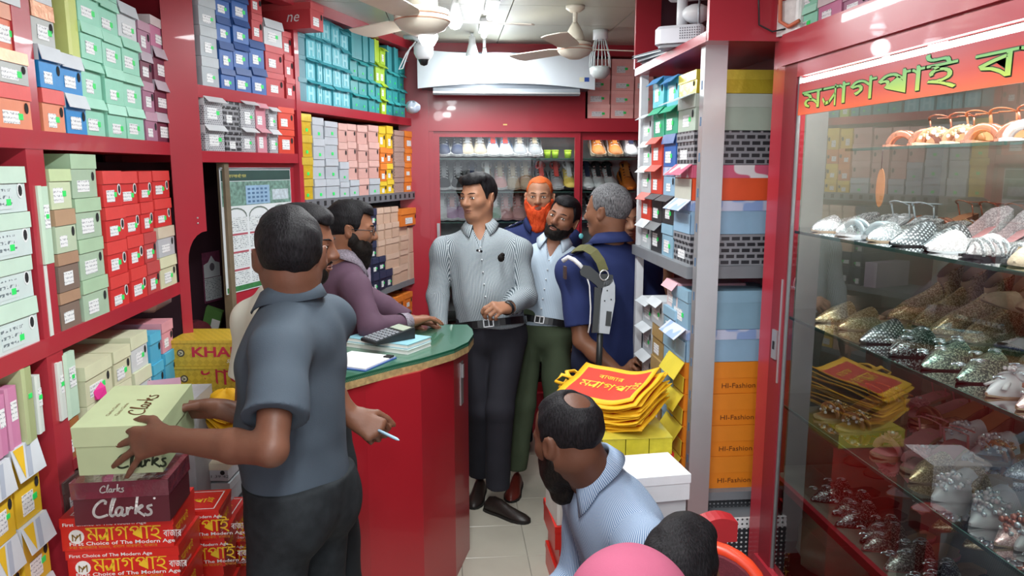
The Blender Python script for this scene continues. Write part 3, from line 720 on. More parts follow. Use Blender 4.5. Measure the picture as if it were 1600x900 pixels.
# ---------------------------------------------------------------- things hung from the ceiling
for n_, (px, py) in enumerate(((768, 14), (758, 45))):
 p = on_z(px, py, CEIL - .03)
 t = thing('tube_light', ('nearer' if n_ == 0 else 'farther') + ' of the two glowing tube lights in line on the ceiling', 'ceiling light', (p.x, p.y, CEIL), group='ceiling tube lights')
 MB().rbox(-.03, .03, -.15, .15, -.028, 0, .01, WHITE).build('housing', None, t)
 MB().tube([(0, -.14, -.04), (0, .14, -.04)], .016, 10, LAMP).build('tube', None, t)

def bulb(px, py, z, label, r=.035, stem=True):
 p = at(px, py, z)
 t = thing('light_bulb', label, 'bulb', (p.x, p.y, CEIL))
 h = CEIL - p.z
 M_ = Matrix.Translation((0, 0, -h))
 MB().lathe([(0, -r), (r * .6, -r * .8), (r * .95, -r * .2), (r, .1 * r), (r * .8, r * .6)], 16, M_, LAMP).build('diffuser', None, t)
 MB().lathe([(r * .8, r * .55), (r * .9, r * .6), (r * .62, r * 1.5), (r * .42, r * 2.4), (r * .4, r * 3.0)], 16, M_, WHITE).build('heat_sink', None, t)
 if h > r * 3.2:
  MB().tube([(0, 0, -h + r * 3), (0, 0, 0)], .009, 8, WHITE).build('holder', None, t)
 lp = bpy.data.lights.new('bulb_glow', 'POINT')
 lp.energy, lp.shadow_soft_size, lp.color = 1.5, .04, (.96, .99, 1)
 lo = bpy.data.objects.new('bulb_glow', lp)
 COL.objects.link(lo)
 lo.parent = t
 lo.location = (0, 0, -h - r - .05)
 return t

bulb(669, 58, 3.0, 'glowing LED bulb hanging below the big ceiling fan', .04)
bulb(711, 34, 3.2, 'glowing LED bulb beside the big fan, nearer the tube lights', .033)
bulb(738, 96, 4.25, 'glowing LED bulb in front of the air conditioner', .045)
bulb(757, 98, 4.4, 'smaller glowing bulb tucked beside another in front of the air conditioner', .028)

FANW = mat('fan_enamel', '#d9d2c2', .4, var=.03)
FANB = mat('fan_band', '#b9836a', .4)

def fan(px, py, z, r, label, blades):
 p = at(px, py, z)
 t = thing('ceiling_fan', label, 'fan', (p.x, p.y, CEIL))
 h = CEIL - p.z
 M_ = Matrix.Translation((0, 0, -h))
 MB().lathe([(0, -r * .42), (r * .35, -r * .42), (r * .8, -r * .22), (r * .98, 0), (r, .05 * r), (r, .18 * r), (r * .9, .24 * r), (r * .9, .3 * r), (r * .97, .34 * r), (r * .95, .42 * r), (r * .55, .55 * r), (0, .56 * r)], 32, M_, FANW).build('motor_housing', None, t)
 bd = MB()
 for zz in (.02, .2):
  bd.lathe([(r * 1.003, zz * r), (r * 1.012, (zz + .02) * r), (r * 1.003, (zz + .05) * r)], 32, M_, FANB)
 bd.build('trim_band', None, t)
 MB().lathe([(r * .56, .5 * r), (r * .55, .75 * r), (r * .42, 1.1 * r), (r * .25, 1.4 * r), (r * .16, 1.55 * r)], 24, M_, FANW).build('canopy', None, t)
 MB().tube([(0, 0, -h + r * 1.5), (0, 0, 0)], .011, 10, FANW).build('down_rod', None, t)
 MB().lathe([(.045, 0), (.045, -.012), (.02, -.03), (0, -.03)][::-1], 16, None, FANW).build('ceiling_cup', None, t)
 for a in blades:
  B = M_ @ Matrix.Rotation(radians(a), 4, 'Z')
  q = MB()
  pts = [(r * .9, -.03), (r * 1.5, -.05), (.40, -.058), (.42, -.03), (.42, .03), (.40, .058), (r * 1.5, .05), (r * .9, .03)]
  q.prism(pts, .10 * r, .10 * r + .004, FANW, B @ Matrix.Rotation(radians(8), 4, 'X'))
  q.build('blade', None, t)
 return t

fan(660, 36, 2.75, .103, 'big cream ceiling fan with tan bands close above a glowing bulb', (10, 130, 250))
fan(898, 80, 3.55, .083, 'cream ceiling fan on a short rod in front of the air conditioner', (8, 128, 248))

# wall-type fan lamp / clear hanging fan guard behind the second fan
p = at(938, 70, 4.15)
t = thing('pendant_lamp', 'unlit clear glass pendant with wires behind the second fan', 'lamp', (p.x, p.y, CEIL))
h = CEIL - p.z
gm = mat('frosted_glass', '#c9d2d2', .15, var=.03)
MB().lathe([(.042, 0), (.042, -.05), (.02, -.055), (0, -.055)][::-1], 16, None, WHITE).build('ceiling_cup', None, t)
cg = MB()
for a in range(0, 360, 45):
 cg.tube([(.03 * cos(radians(a)), .03 * sin(radians(a)), -.05), (.055 * cos(radians(a)), .055 * sin(radians(a)), -.14), (.06 * cos(radians(a)), .06 * sin(radians(a)), -.2)], .003, 5, gm)
cg.build('wire_cage', None, t)
MB().lathe([(0, -.262), (.03, -.258), (.055, -.235), (.06, -.205), (.05, -.195), (0, -.19)], 16, None, gm).build('bowl', None, t)

# dome camera with its white cable on the corner
p = at(662, 84, 3.9)
t = thing('security_camera', 'white dome security camera on a bracket in the back left corner', 'camera', p)
MB().lathe([(.045, .05), (.052, .03), (.05, 0), (.04, -.02), (.03, -.03)][::-1], 20, None, WHITE).build('housing', None, t)
MB().lathe([(0, -.062), (.018, -.056), (.03, -.03), (.03, -.026)], 16, None, BLACK).build('lens_dome', None, t)
MB().tube([(0, .0, .05), (-.05, .05, .09), (-.10, .10, .10)], .012, 8, WHITE).build('bracket', None, t)
MB().tube([(-.04, 0, .06), (-.09, 0, .0), (-.12, 0, -.06), (-.13, 0, -.08), (-.11, 0, -.075), (-.07, 0, .03), (-.02, 0, .06)], .004, 6, WHITE).build('cable', None, t)

# air conditioner
t = thing('air_conditioner', 'wide white wall air conditioner with a curved front panel on the red back wall', 'air conditioner', (.36, BY - .1, 2.2))
pts_top = [(-.53 + 1.06 * i / 24, .235 - .022 * (1 - ((i - 12) / 12) ** 2)) for i in range(25)]
pts_bot = [(-.53 + 1.06 * i / 24, .012 + .035 * (1 - ((i - 12) / 12) ** 2)) for i in range(25)]
MB().plate(pts_bot + pts_top[::-1], .014, Matrix.Translation((0, -.114, 0)), mat('appliance_white', '#c9d1d8', .22, var=.01)).build('front_panel', None, t)
MB().rbox(-.51, .51, -.1, .098, .02, .225, .02, mat('appliance_grey', '#5d656e', .5)).build('casing', None, t)
MB().box(-.44, .44, -.108, -.06, -.022, .018, mat('louvre_dark', '#7f868d', .4)).build('air_outlet', None, t)
MB().box(-.44, .44, -.125, -.1, -.014, -.004, STEEL).build('louvre', None, t, label='long silver louvre')
MB().box(.435, .465, -.1146, -.1142, .06, .085, mat('sticker_cream', '#dcdcc0', .5)).build('sticker', None, t)
MB().box(.466, .495, -.1146, -.1142, .06, .085, mat('sticker_blue', '#274a9c', .5)).build('sticker', None, t)
# ---------------------------------------------------------------- shoe boxes
rnd = random.Random(7)

def sticker_mat(name='printed_sticker', ground='#e9ebec', ink_='#9da1a8', rows=95.0, cols=260.0):
 m, nt, b, oc = nodes_of(name, .45)
 sp = N(nt, 'SeparateXYZ')
 nt.links.new(oc, sp.inputs[0])

 def ma(op, a, bb=None):
  n = N(nt, 'Math', operation=op)
  for i, s in enumerate((a, bb)):
   if s is None:
    continue
   if isinstance(s, (int, float)):
    n.inputs[i].default_value = s
   else:
    nt.links.new(s, n.inputs[i])
  return n.outputs[0]
 line = ma('LESS_THAN', ma('FRACT', ma('MULTIPLY', sp.outputs['Z'], rows)), .45)
 nz = N(nt, 'TexNoise')
 nz.inputs['Scale'].default_value = cols
 nz.inputs['Detail'].default_value = 1
 nt.links.new(oc, nz.inputs['Vector'])
 f = ma('MULTIPLY', line, ma('GREATER_THAN', nz.outputs['Fac'], .52))
 mx = N(nt, 'Mix', data_type='RGBA')
 mx.inputs[6].default_value = (*lin(ground), 1)
 mx.inputs[7].default_value = (*lin(ink_), 1)
 nt.links.new(f, mx.inputs[0])
 nt.links.new(mx.outputs[2], b.inputs['Base Color'])
 return m

STICK = sticker_mat()
DOT = mat('price_dot_green', '#2fe06a', .5, var=0)
DOTY = mat('price_dot_lime', '#d9e63a', .5, var=0)
HOLE = mat('finger_hole_dark', '#17181b', .8, var=0)
RING = mat('finger_hole_white', '#e4e8e8', .5, var=0)

def check_mat(name, c1, c2, c3, sc=21.0):
 """woven-look paper: staggered dark dashes on grey with a few pale ones"""
 m, nt, b, oc = nodes_of(name, .4)
 mp = N(nt, 'Mapping')
 mp.inputs['Rotation'].default_value = (radians(90), 0, 0)
 ad = N(nt, 'SeparateXYZ')
 nt.links.new(oc, ad.inputs[0])
 sm = N(nt, 'Math', operation='ADD')
 nt.links.new(ad.outputs['X'], sm.inputs[0])
 nt.links.new(ad.outputs['Y'], sm.inputs[1])
 cb = N(nt, 'CombineXYZ')
 nt.links.new(sm.outputs[0], cb.inputs['X'])
 nt.links.new(ad.outputs['Z'], cb.inputs['Y'])
 br = N(nt, 'TexBrick')
 br.inputs['Scale'].default_value = sc
 br.inputs['Color1'].default_value = (*lin(c1), 1)
 br.inputs['Color2'].default_value = (*lin(c2), 1)
 br.inputs['Mortar'].default_value = (*lin(c3), 1)
 br.inputs['Mortar Size'].default_value = .09
 br.inputs['Brick Width'].default_value = .75
 br.inputs['Row Height'].default_value = .42
 nt.links.new(cb.outputs[0], br.inputs['Vector'])
 nt.links.new(br.outputs['Color'], b.inputs['Base Color'])
 return m

CH = check_mat('woven_check_paper', '#2a2b30', '#34353a', '#8b8d92')
CHP = check_mat('woven_check_pale', '#8d8f96', '#55575e', '#c3c5c9', 60)
CHB = check_mat('woven_check_brown', '#7a5048', '#8d6a60', '#b9a59c', 50)

def swirl_mat(name, c1, c2, sc=9):
 m, nt, b, oc = nodes_of(name, .35)
 nz = N(nt, 'TexNoise')
 nz.inputs['Scale'].default_value = sc
 nz.inputs['Detail'].default_value = 0
 nt.links.new(oc, nz.inputs['Vector'])
 rp = N(nt, 'ValToRGB')
 rp.color_ramp.elements[0].position, rp.color_ramp.elements[1].position = .47, .52
 rp.color_ramp.elements[0].color, rp.color_ramp.elements[1].color = (*lin(c1), 1), (*lin(c2), 1)
 nt.links.new(nz.outputs['Fac'], rp.inputs[0])
 nt.links.new(rp.outputs[0], b.inputs['Base Color'])
 return m

def card(c, rough=.45):
 return mat('card_' + c[1:], c, rough, var=.05, scale=14, bump=.04, bscale=60)

def foil(c):
 return mat('foil_' + c[1:], c, .28, metal=.35, var=.05, scale=25, bump=.25, bscale=30)

# kind: (description, body, lid, lid share of height, style, sticker?, dot?, hole?)
T = {
 'mint': ('mint green shoe box', card('#90d2b8'), card('#a6dfc8'), .3, 'tilt', 1, 1, 0),
 'sage': ('pale sage green shoe box', card('#a5bda4'), card('#a9c7a6'), .33, 'full', 1, 0, 1),
 'mintw': ('off-white shoe box with pale mint lid', card('#c9d8d6'), card('#c3dccb'), .36, 'full', 2, 1, 2),
 'lime0': ('light green shoe box', card('#c5d3b0'), card('#bfd3a2'), .3, 'full', 1, 1, 0),
 'coral': ('orange shoe box with coral red lid', card('#e08a68'), card('#dd5a57'), .33, 'full', 1, 1, 1),
 'peach': ('salmon orange shoe box with peach lid', card('#de7c62'), card('#e0a188'), .33, 'full', 1, 1, 1),
 'copper': ('grey shoe box with shiny copper lid', card('#b4b9b6'), foil('#d59a78'), .36, 'full', 1, 1, 1),
 'bluew': ('bright blue shoe box with white lid', card('#1f86c9'), card('#cfd6dc'), .36, 'tilt', 1, 0, 1),
 'white': ('white shoe box', card('#cdd3d6'), card('#c9d0d6'), .35, 'tilt', 1, 1, 0),
 'plum': ('dusty plum shoe box', card('#a06a86'), card('#b38a9e'), .3, 'full', 1, 0, 1),
 'maroon': ('maroon shoe box with grey lid', card('#6e2c44'), card('#b3a8b3'), .33, 'tilt', 1, 0, 1),
 'pinkl': ('rose shoe box with pale lid', card('#c1789a'), card('#cfc3c4'), .3, 'full', 1, 0, 0),
 'red': ('bright red shoe box', card('#cf3231'), card('#d8413d'), .36, 'full', 1, 1, 2),
 'redm': ('dull red shoe box', card('#b94444'), card('#bb4a4a'), .36, 'full', 1, 1, 1),
 'cream': ('grey shoe box with cream lid', card('#b9bdc2'), card('#cfc4ae'), .36, 'full', 1, 0, 1),
 'creamb': ('cream shoe box', card('#cfcfae'), card('#d6d8b6'), .34, 'full', 1, 1, 1),
 'creamw': ('white shoe box with cream lid', card('#c9ced0'), card('#d3d7b8'), .36, 'full', 1, 1, 1),
 'brown': ('brown shoe box with tan lid', card('#7d6b60'), card('#a8866c'), .3, 'full', 1, 0, 0),
 'mintt': ('pale green shoe box with tan lid', card('#b9c9ae'), card('#b29274'), .36, 'full', 1, 0, 1),
 'kraft': ('tan brown shoe box', card('#a5673d'), card('#9d6236'), .36, 'full', 1, 0, 0),
 'dkbox': ('dark brown shoe box', card('#4c3a38'), card('#5a4744'), .3, 'full', 1, 0, 0),
 'sky': ('turquoise blue shoe box', card('#4aa9cc'), card('#4fb2d4'), .33, 'full', 0, 0, 1),
 'pink': ('soft pink shoe box', card('#d68f9c'), card('#d897a2'), .33, 'full', 1, 0, 1),
 'upm': ('pale mint shoe box stood on its side', card('#bcd8c2'), card('#c6e0ca'), .3, 'up', 1, 1, 0),
 'upw': ('white shoe box stood on its side', card('#cfd6d0'), card('#d6dcd6'), .3, 'up', 1, 1, 0),
 'upp': ('pink shoe box stood on its side', card('#c97fa6'), card('#d08eb0'), .3, 'up', 1, 0, 1),
 'upg': ('olive green shoe box stood on its side', card('#a3ad7e'), card('#b2bd8e'), .3, 'up', 0, 1, 0),
 'upy': ('yellow green shoe box stood on its side', card('#c3cf6e'), card('#cdd680'), .3, 'up', 0, 0, 0),
 'yel': ('yellow shoe box with grey and white lid', card('#dfb52c'), card('#cdd2d8'), .42, 'tilt', 1, 1, 1),
 'grey': ('light grey shoe box', card('#a9b2b8'), card('#b3bbc0'), .33, 'full', 1, 1, 0),
 'blue': ('royal blue shoe box', card('#2b5fa8'), card('#33548f'), .3, 'tilt', 1, 1, 0),
 'redk': ('red shoe box with white sticker', card('#bd3a40'), card('#c5484c'), .25, 'full', 1, 0, 1),
 'tealh': ('light teal shoe box printed with a pale H', card('#56b6c4'), card('#46a5b2'), .3, 'flap', 3, 0, 0),
 'tealf': ('teal shoe box with open flap lid', card('#33999d'), card('#3caaad'), .3, 'flap', 0, 1, 0),
 'teal': ('plain teal shoe box', card('#3b939b'), card('#3f9aa2'), .2, 'up', 0, 0, 0),
 'tealp': ('muted blue-green shoe box', card('#4d8391'), card('#548a97'), .2, 'full', 0, 0, 0),
 'lime': ('bright lime shoe box', card('#a9cc2c'), card('#b4d636'), .3, 'flap', 1, 0, 0),
 'limeu': ('tall lime shoe box stood on end', card('#b1d12e'), card('#b9d83c'), .2, 'up', 0, 0, 0),
 'check': ('grey checked shoe box with white flap', CHP, card('#cfd2d6'), .3, 'flap', 1, 1, 0),
 'checkd': ('dark checked shoe box', CH, CH, .3, 'full', 1, 0, 0),
 'pinkf': ('pink shoe box with flap', card('#cf8a98'), card('#d79aa6'), .3, 'flap', 1, 0, 0),
 'ored': ('orange-red shoe box', card('#d2402c'), card('#d9472f'), .25, 'full', 1, 0, 1),
 'gold': ('shiny gold shoe box', foil('#e3c036'), foil('#e8cb50'), .35, 'full', 0, 1, 0),
 'silver': ('silver grey shoe box', card('#b3bac2', .3), card('#bac0c8', .3), .35, 'full', 0, 1, 0),
 'peachp': ('powder pink shoe box', card('#d3a49c'), card('#d9aea6'), .35, 'full', 0, 0, 1),
 'yelo': ('bright yellow shoe box', card('#e3bb25'), card('#e8c637'), .33, 'full', 1, 0, 1),
 'orang': ('orange shoe box', card('#df7a2c'), card('#e48334'), .33, 'full', 1, 0, 1),
 'brch': ('brown patterned shoe box', CHB, CHB, .3, 'full', 0, 0, 0),
 'navy': ('navy shoe box with green dot and white label', card('#2b3048'), card('#343a55'), .4, 'full', 1, 1, 0),
 'lilac': ('lilac shoe box stood on end', card('#b3a3b8'), card('#bdb0c0'), .2, 'up', 0, 0, 0),
 'tan': ('peach tan shoe box', card('#cfae98'), card('#d5b7a3'), .35, 'full', 0, 0, 0),
 'tanu': ('peach tan shoe box stood on end', card('#cfae98'), card('#d5b7a3'), .2, 'up', 0, 0, 0),
 'salmon': ('salmon pink shoe box', card('#f7b6b0'), card('#f9bfb9'), .25, 'full', 1, 1, 0),
 'pgreen': ('pale grey-green shoe box with white flap lid', card('#a9b8a9'), card('#b7c2b6'), .36, 'full', 1, 1, 1),
 'orpw': ('orange shoe box with pink and white lid', card('#e2552b'), swirl_mat('pink_white_lid', '#d0617e', '#e2dfe0', 17), .36, 'full', 0, 0, 0),
 'pblue': ('pale blue shoe box with cloudy lid', card('#8fb2cc'), swirl_mat('cloud_lid', '#8ea9d8', '#c3cbe2', 20), .3, 'full', 1, 0, 1),
 'lblue': ('light blue shoe box', card('#86abc0'), card('#8cb2c8'), .3, 'full', 1, 1, 0),
 'hif': ('orange shoe box with printed side and yellow flap', card('#e6851f'), card('#e88a25'), .5, 'full', 0, 0, 0),
 'black': ('black shoe box', card('#2a2b2e'), card('#3a3b3f'), .35, 'flap', 1, 1, 0),
 'green': ('emerald green shoe box', card('#1f9a74'), card('#22a77d'), .35, 'flap', 1, 1, 0),
 'aqua': ('turquoise shoe box with striped lid', card('#48b4c2'), card('#4b8fc6'), .35, 'flap', 1, 1, 1),
 'kraftg': ('kraft brown shoe box', card('#9c8250'), card('#a58a58'), .4, 'full', 1, 0, 0),
 'pinkw': ('white shoe box with pink spotted flap', card('#d8c7c8'), card('#dba9b2'), .35, 'flap', 1, 0, 0),
 'gpale': ('pale grey shoe box with flap lid', card('#b5bcc0'), card('#c9cfd3'), .35, 'flap', 1, 1, 1),
 'gredk': ('red shoe box with flap lid', card('#cc4130'), card('#d14a38'), .35, 'flap', 1, 0, 0),
}
NBOX = [0]
ORD = ['bottom one', 'second up', 'third up', 'fourth up', 'fifth up', 'sixth up', 'seventh up', 'eighth up']
BOXGROUP = {}

def jbox(mb, x0, x1, y0, y1, z0, z1, j=.0015, m=None):
 vs = [(x + rnd.uniform(-j, j), y + rnd.uniform(-j, j), z) for z in (z0, z1) for y in (y0, y1) for x in (x0, x1)]
 return mb.add(vs, [(0, 2, 3, 1), (4, 5, 7, 6), (0, 1, 5, 4), (2, 6, 7, 3), (0, 4, 6, 2), (1, 3, 7, 5)], m)

def hplate(mb, hinge_z, hinge_y, w, length, ang, th=.002, m=None):
 """plate hinged along X at the top front edge; ang 0 = hanging straight down, 90 = straight out"""
 a = radians(ang)
 dy, dz = -sin(a), -cos(a)
 ny, nz = -cos(a), sin(a)
 vs = []
 for t in (0, th):
  for s in (0, length):
   for x in (-w / 2, w / 2):
    vs.append((x, hinge_y + dy * s + ny * t, hinge_z + dz * s + nz * t))
 return mb.add(vs, [(0, 1, 3, 2), (4, 6, 7, 5), (0, 2, 6, 4), (1, 5, 7, 3), (0, 4, 5, 1), (2, 3, 7, 6)], m)

def shoebox(key, loc, rotz, w, h, d, label=None, tilt=0.0, group=None, bare=False):
 desc, bm_, lm_, ls_, style, stk, dot, hole = T[key]
 NBOX[0] += 1
 t = thing('shoe_box', label or desc, 'shoe box', loc, (0, tilt, rotz), group)
 g = .002
 hb = h - .0015
 MB_ = MB()
 jbox(MB_, -w / 2 + g, w / 2 - g, g, d - g, 0, hb - g, .001, bm_)
 MB_.build('box_body', None, t)
 lh = h * ls_
 L_ = MB()
 if style == 'up':
  jbox(L_, -w / 2, -w / 2 + w * ls_, -.001, d, .001, hb, .001, lm_)
 else:
  ang = {'full': rnd.uniform(0, 2), 'tilt': rnd.uniform(8, 20), 'flap': rnd.uniform(38, 60)}[style]
  ww = w - .001
  L_.box(-ww / 2, ww / 2, 0, d, hb - .004, hb, lm_)
  for s in (-1, 1):
   x = s * (ww / 2 - .001)
   L_.box(x - .001, x + .001, 0, d, hb - lh, hb - .004, lm_)
  hplate(L_, hb, .001, ww, lh, ang, .002, lm_)
  if key == 'yel':
   a_ = radians(ang)
   for pts, m_y in ((((-.44, .04), (-.06, .04), (-.30, .96)), bm_), (((.02, .04), (.2, .04), (-.02, .96), (-.2, .96)), card('#a9b1bf'))):
    V_ = [(x * ww, .001 - sin(a_) * s_ * lh - cos(a_) * .0028, hb - cos(a_) * s_ * lh + sin(a_) * .0028) for x, s_ in pts]
    L_.add(V_, [list(range(len(pts)))[::-1]], m_y)
   L_.add([(-ww * .44, .01, hb + .0006), (-ww * .06, .01, hb + .0006), (-ww * .2, d * .5, hb + .0006)], [(0, 1, 2)], bm_)
 L_.build('lid', None, t)
 fx, fz = rnd.uniform(-.06, .06) * w, 0
 room = h * (1 - (ls_ if style in ('full', 'tilt') else .15))
 if stk == 2:      # size label printed straight on the card, wide
  MB().box(-w * .38, w * .12, g - .0012, g - .0002, room * .12, room * .8, PRINT).build('printed_label', None, t)
 elif stk == 3:    # pale H
  q = MB()
  for a in ((-.28, -.12, .12, .85), (.12, .28, .12, .85), (-.12, .12, .42, .56)):
   q.box(w * a[0], w * a[1], g - .0012, g - .0002, room * a[2], room * a[3], HPALE)
  q.build('printed_letter', None, t)
 elif stk and not bare:
  sw, sh_ = w * rnd.uniform(.34, .5), room * rnd.uniform(.38, .55)
  if style == 'up':
   sw, sh_ = w * .45, h * .3
   MB().box(-w * .05, -w * .05 + sw, g - .0012, g - .0002, h * .45, h * .45 + sh_, STICK).build('sticker', None, t)
  else:
   fx -= w * .08
   fz = room * rnd.uniform(.14, .24)
   MB().box(fx - sw / 2, fx + sw / 2, g - .0012, g - .0002, fz, fz + sh_, STICK).build('sticker', None, t)
   fz += sh_ * .6
   fx += sw / 2
 if dot:
  r = .009 if w > .1 else .007
  cx, cz = (fx + r * .6, max(fz, room * .35)) if style != 'up' else (w * .2, h * .6)
  MB().box(cx - r, cx + r, g - .0018, g - .0004, cz - r * .8, cz + r * .8, DOT).build('price_dot', None, t)
 if hole and style != 'up':
  rx, rz = .008, min(.013, room * .2)
  cx, cz = w * .34, room * .72
  q = MB()
  pts = [(cx + rx * cos(2 * pi * i / 10), cz + rz * sin(2 * pi * i / 10)) for i in range(10)]
  if hole == 2:
   q.plate([(cx + (x - cx) * 1.5, cz + (z - cz) * 1.4) for x, z in pts], .0006, Matrix.Translation((0, g - .0011, 0)), RING)
  q.plate(pts, .0006, Matrix.Translation((0, g - .0018, 0)), HOLE)
  q.build('finger_hole', None, t)
 return t

PRINT = sticker_mat('printed_label_ink', '#cbd8d8', '#6d7a80', 62, 120)
HPALE = mat('pale_teal_print', '#97d3dc', .5, var=0)

def column(plane, px0, px1, ys, keys, place, z0=None, d=.28, off=0.0, tilts=None):
 """a stack of boxes seen between pixels px0..px1, with its joints at heights ys (bottom first) read at its middle"""
 O, e = plane
 ta, tb = on_plane(px0, ys[0], O, e)[0], on_plane(px1, ys[0], O, e)[0]
 s = 1 if tb > ta else -1
 r = (e[0] * s, e[1] * s)
 inn = (-r[1], r[0])
 tm_ = (ta + tb) / 2
 w = abs(tb - ta) - .002
 Z = [on_plane((px0 + px1) / 2, y, O, e)[1] for y in ys]
 if z0 is not None:
  k = (Z[-1] - z0) / (Z[-1] - Z[0])
  Z = [z0 + (z - Z[0]) * k for z in Z]
 out = []
 for i in range(len(ys) - 1):
  o = off + rnd.uniform(-.004, .006)
  p = (O[0] + e[0] * tm_ + inn[0] * o, O[1] + e[1] * tm_ + inn[1] * o, Z[i])
  key = keys[i] if isinstance(keys, (list, tuple)) else keys
  rank = '' if len(ys) == 2 else ORD[i] + ', '
  out.append(shoebox(key, p, atan2(r[1], r[0]) + rnd.uniform(-.02, .02), w, Z[i + 1] - Z[i], d - o, T[key][0] + ', ' + rank + place))
 return out

# ---- left unit, upper shelf
C = column
C(LP, 0, 52, [200, 131, 80, 10, -55], ['coral', 'copper', 'peach', 'white'], 'upper left shelf, before the post', 1.84)
C(LP, 69, 103, [206, 140, 76, 12, -45], ['coral', 'bluew', 'copper', 'white'], 'first past the post, upper left shelf', 1.84)
C(LP, 104, 137, [209, 148, 88], ['bluew', 'bluew'], 'second column, upper left shelf', 1.84)
C(LP, 108, 128, [88, -8], ['upy'], 'above two blue boxes on upper left shelf')
C(LP, 138, 170, [212, 154, 97, 43, -10], 'mint', 'third column, upper left shelf', 1.84)
C(LP, 171, 200, [216, 165, 109, 58, 8, -40], 'mint', 'fourth column, upper left shelf', 1.84)
C(LP, 201, 228, [219, 170, 119, 66, 14], ['mint', 'mint', 'mint', 'white'], 'fifth column, upper left shelf', 1.84)
C(LP, 229, 247, [221, 176, 130, 85, 40], ['plum', 'plum', 'maroon', 'plum'], 'sixth column, upper left shelf', 1.84)
C(LP, 248, 276, [223, 178, 130, 81, 36], ['maroon', 'maroon', 'maroon', 'pinkl'], 'column beside the end panel, upper left shelf', 1.84)
# ---- left unit, middle shelf
C(LP, -48, -2, [585, 508], ['mintw'], 'cut off by the photo edge, middle left shelf', 1.33)
C(LP, 0, 68, [548, 470, 401, 331, 259], 'mintw', 'middle left shelf before the post', 1.33)
C(LP, 78, 97, [512, 404, 288], ['upw', 'upm'], 'against the post, middle left shelf', 1.33)
C(LP, 98, 132, [505, 447, 388, 323, 263], ['brown', 'brown', 'mintt', 'lime0'], 'second column, middle left shelf', 1.33)
C(LP, 133, 173, [490, 428, 367, 306, 241], 'sage', 'third column, middle left shelf', 1.33)
C(LP, 174, 205, [476, 425, 372, 320, 266], 'red', 'fourth column, middle left shelf', 1.33)
C(LP, 206, 231, [466, 415, 365, 317, 267], 'red', 'fifth column, middle left shelf', 1.33)
C(LP, 232, 252, [457, 407, 361, 314, 267], ['redm', 'redm', 'red', 'red'], 'sixth column, middle left shelf', 1.33)
C(LP, 253, 279, [449, 400, 353, 309, 266], ['creamb', 'cream', 'red', 'red'], 'column beside the end panel, middle left shelf', 1.33)
# ---- left unit, lower shelf
C(LP, 98, 131, [706, 655], ['kraft'], 'under the upright boxes, lower left shelf', .985)
C(LP, 94, 106, [655, 560], ['upw'], 'against the lower left post')
C(LP, 107, 130, [651, 545], ['upm'], 'left of the cream stack, lower left shelf')
C(LP, 140, 184, [679, 618, 557], 'creamb', 'first cream column, lower left shelf', .985)
C(LP, 185, 212, [651, 592, 538], ['creamb', 'creamb'], 'second cream column, lower left shelf', .985)
C(LP, 213, 240, [630, 572, 516], ['creamw', 'creamw'], 'third cream column, lower left shelf', .985)
C(LP, 241, 258, [612, 563, 515], ['sky', 'sky'], 'right of the cream stack, lower left shelf', .985)
C(LP, 259, 277, [598, 545, 497], ['sky', 'pink'], 'beside the end panel, lower left shelf', .985)
C(LP, 101, 130, [800, 740], ['dkbox'], 'in the shade under the lower left shelf')
C(LP, -4, 38, [920, 862, 788, 712], 'yel', 'first column, lower left shelf', .60)
C(LP, 39, 81, [886, 822, 756, 678], 'yel', 'by the post, lower left shelf', .60)
C(LP, -3, 17, [713, 612], ['upp'], 'cut off by the photo edge, on yellow boxes')
C(LP, 19, 41, [703, 598], ['upp'], 'leaning on yellow boxes beside a green box')
C(LP, 42, 61, [690, 567], ['upg'], 'on yellow boxes beside two pink ones')
C(LP, 62, 74, [676, 580], ['upw'], 'thin, on yellow boxes against the post')
# ---- far bay, top shelf
C(MP, 316, 343, [121, 80, 38, -2], 'grey', 'first column, top shelf over the calendar', 2.05)
C(MP, 344, 367, [127, 98, 60, 25, -8], 'blue', 'second column, top shelf over the calendar', 2.05)
C(MP, 368, 393, [134, 100, 64, 30, -5], 'blue', 'third column, top shelf over the calendar', 2.05)
C(MP, 394, 417, [140, 103, 64], 'blue', 'fourth column, top shelf over the calendar', 2.05)
C(MP, 394, 411, [64, 22, -10], 'redk', 'on blue boxes, top shelf over calendar')
C(MP, 418, 446, [146, 110, 71, 33], ['redk', 'redk', 'white'], 'fifth column, top shelf over the calendar', 2.05)
C(MP, 447, 461, [149, 118, 84, 50], 'redk', 'by the divider, top shelf over calendar', 2.05)
g_ = C(MP, 452, 474, [49, 9], ['redk'], 'large, jutting out by the divider near the ceiling', off=-.11, d=.34)[0]
g_.name = 'boot_box'
Mg = Matrix.Translation((-(.0), 0, 0))
wb = abs(on_plane(474, 49, *MP)[0] - on_plane(452, 49, *MP)[0])
q = MB()
latin(q, 'ne', frame((-wb / 2 - .0006, .12, .03), (0, -1, 0)), .045, mat('white_print', '#e6e2e2', .5, var=0), shear=.3)
q.build('lettering', None, g_)
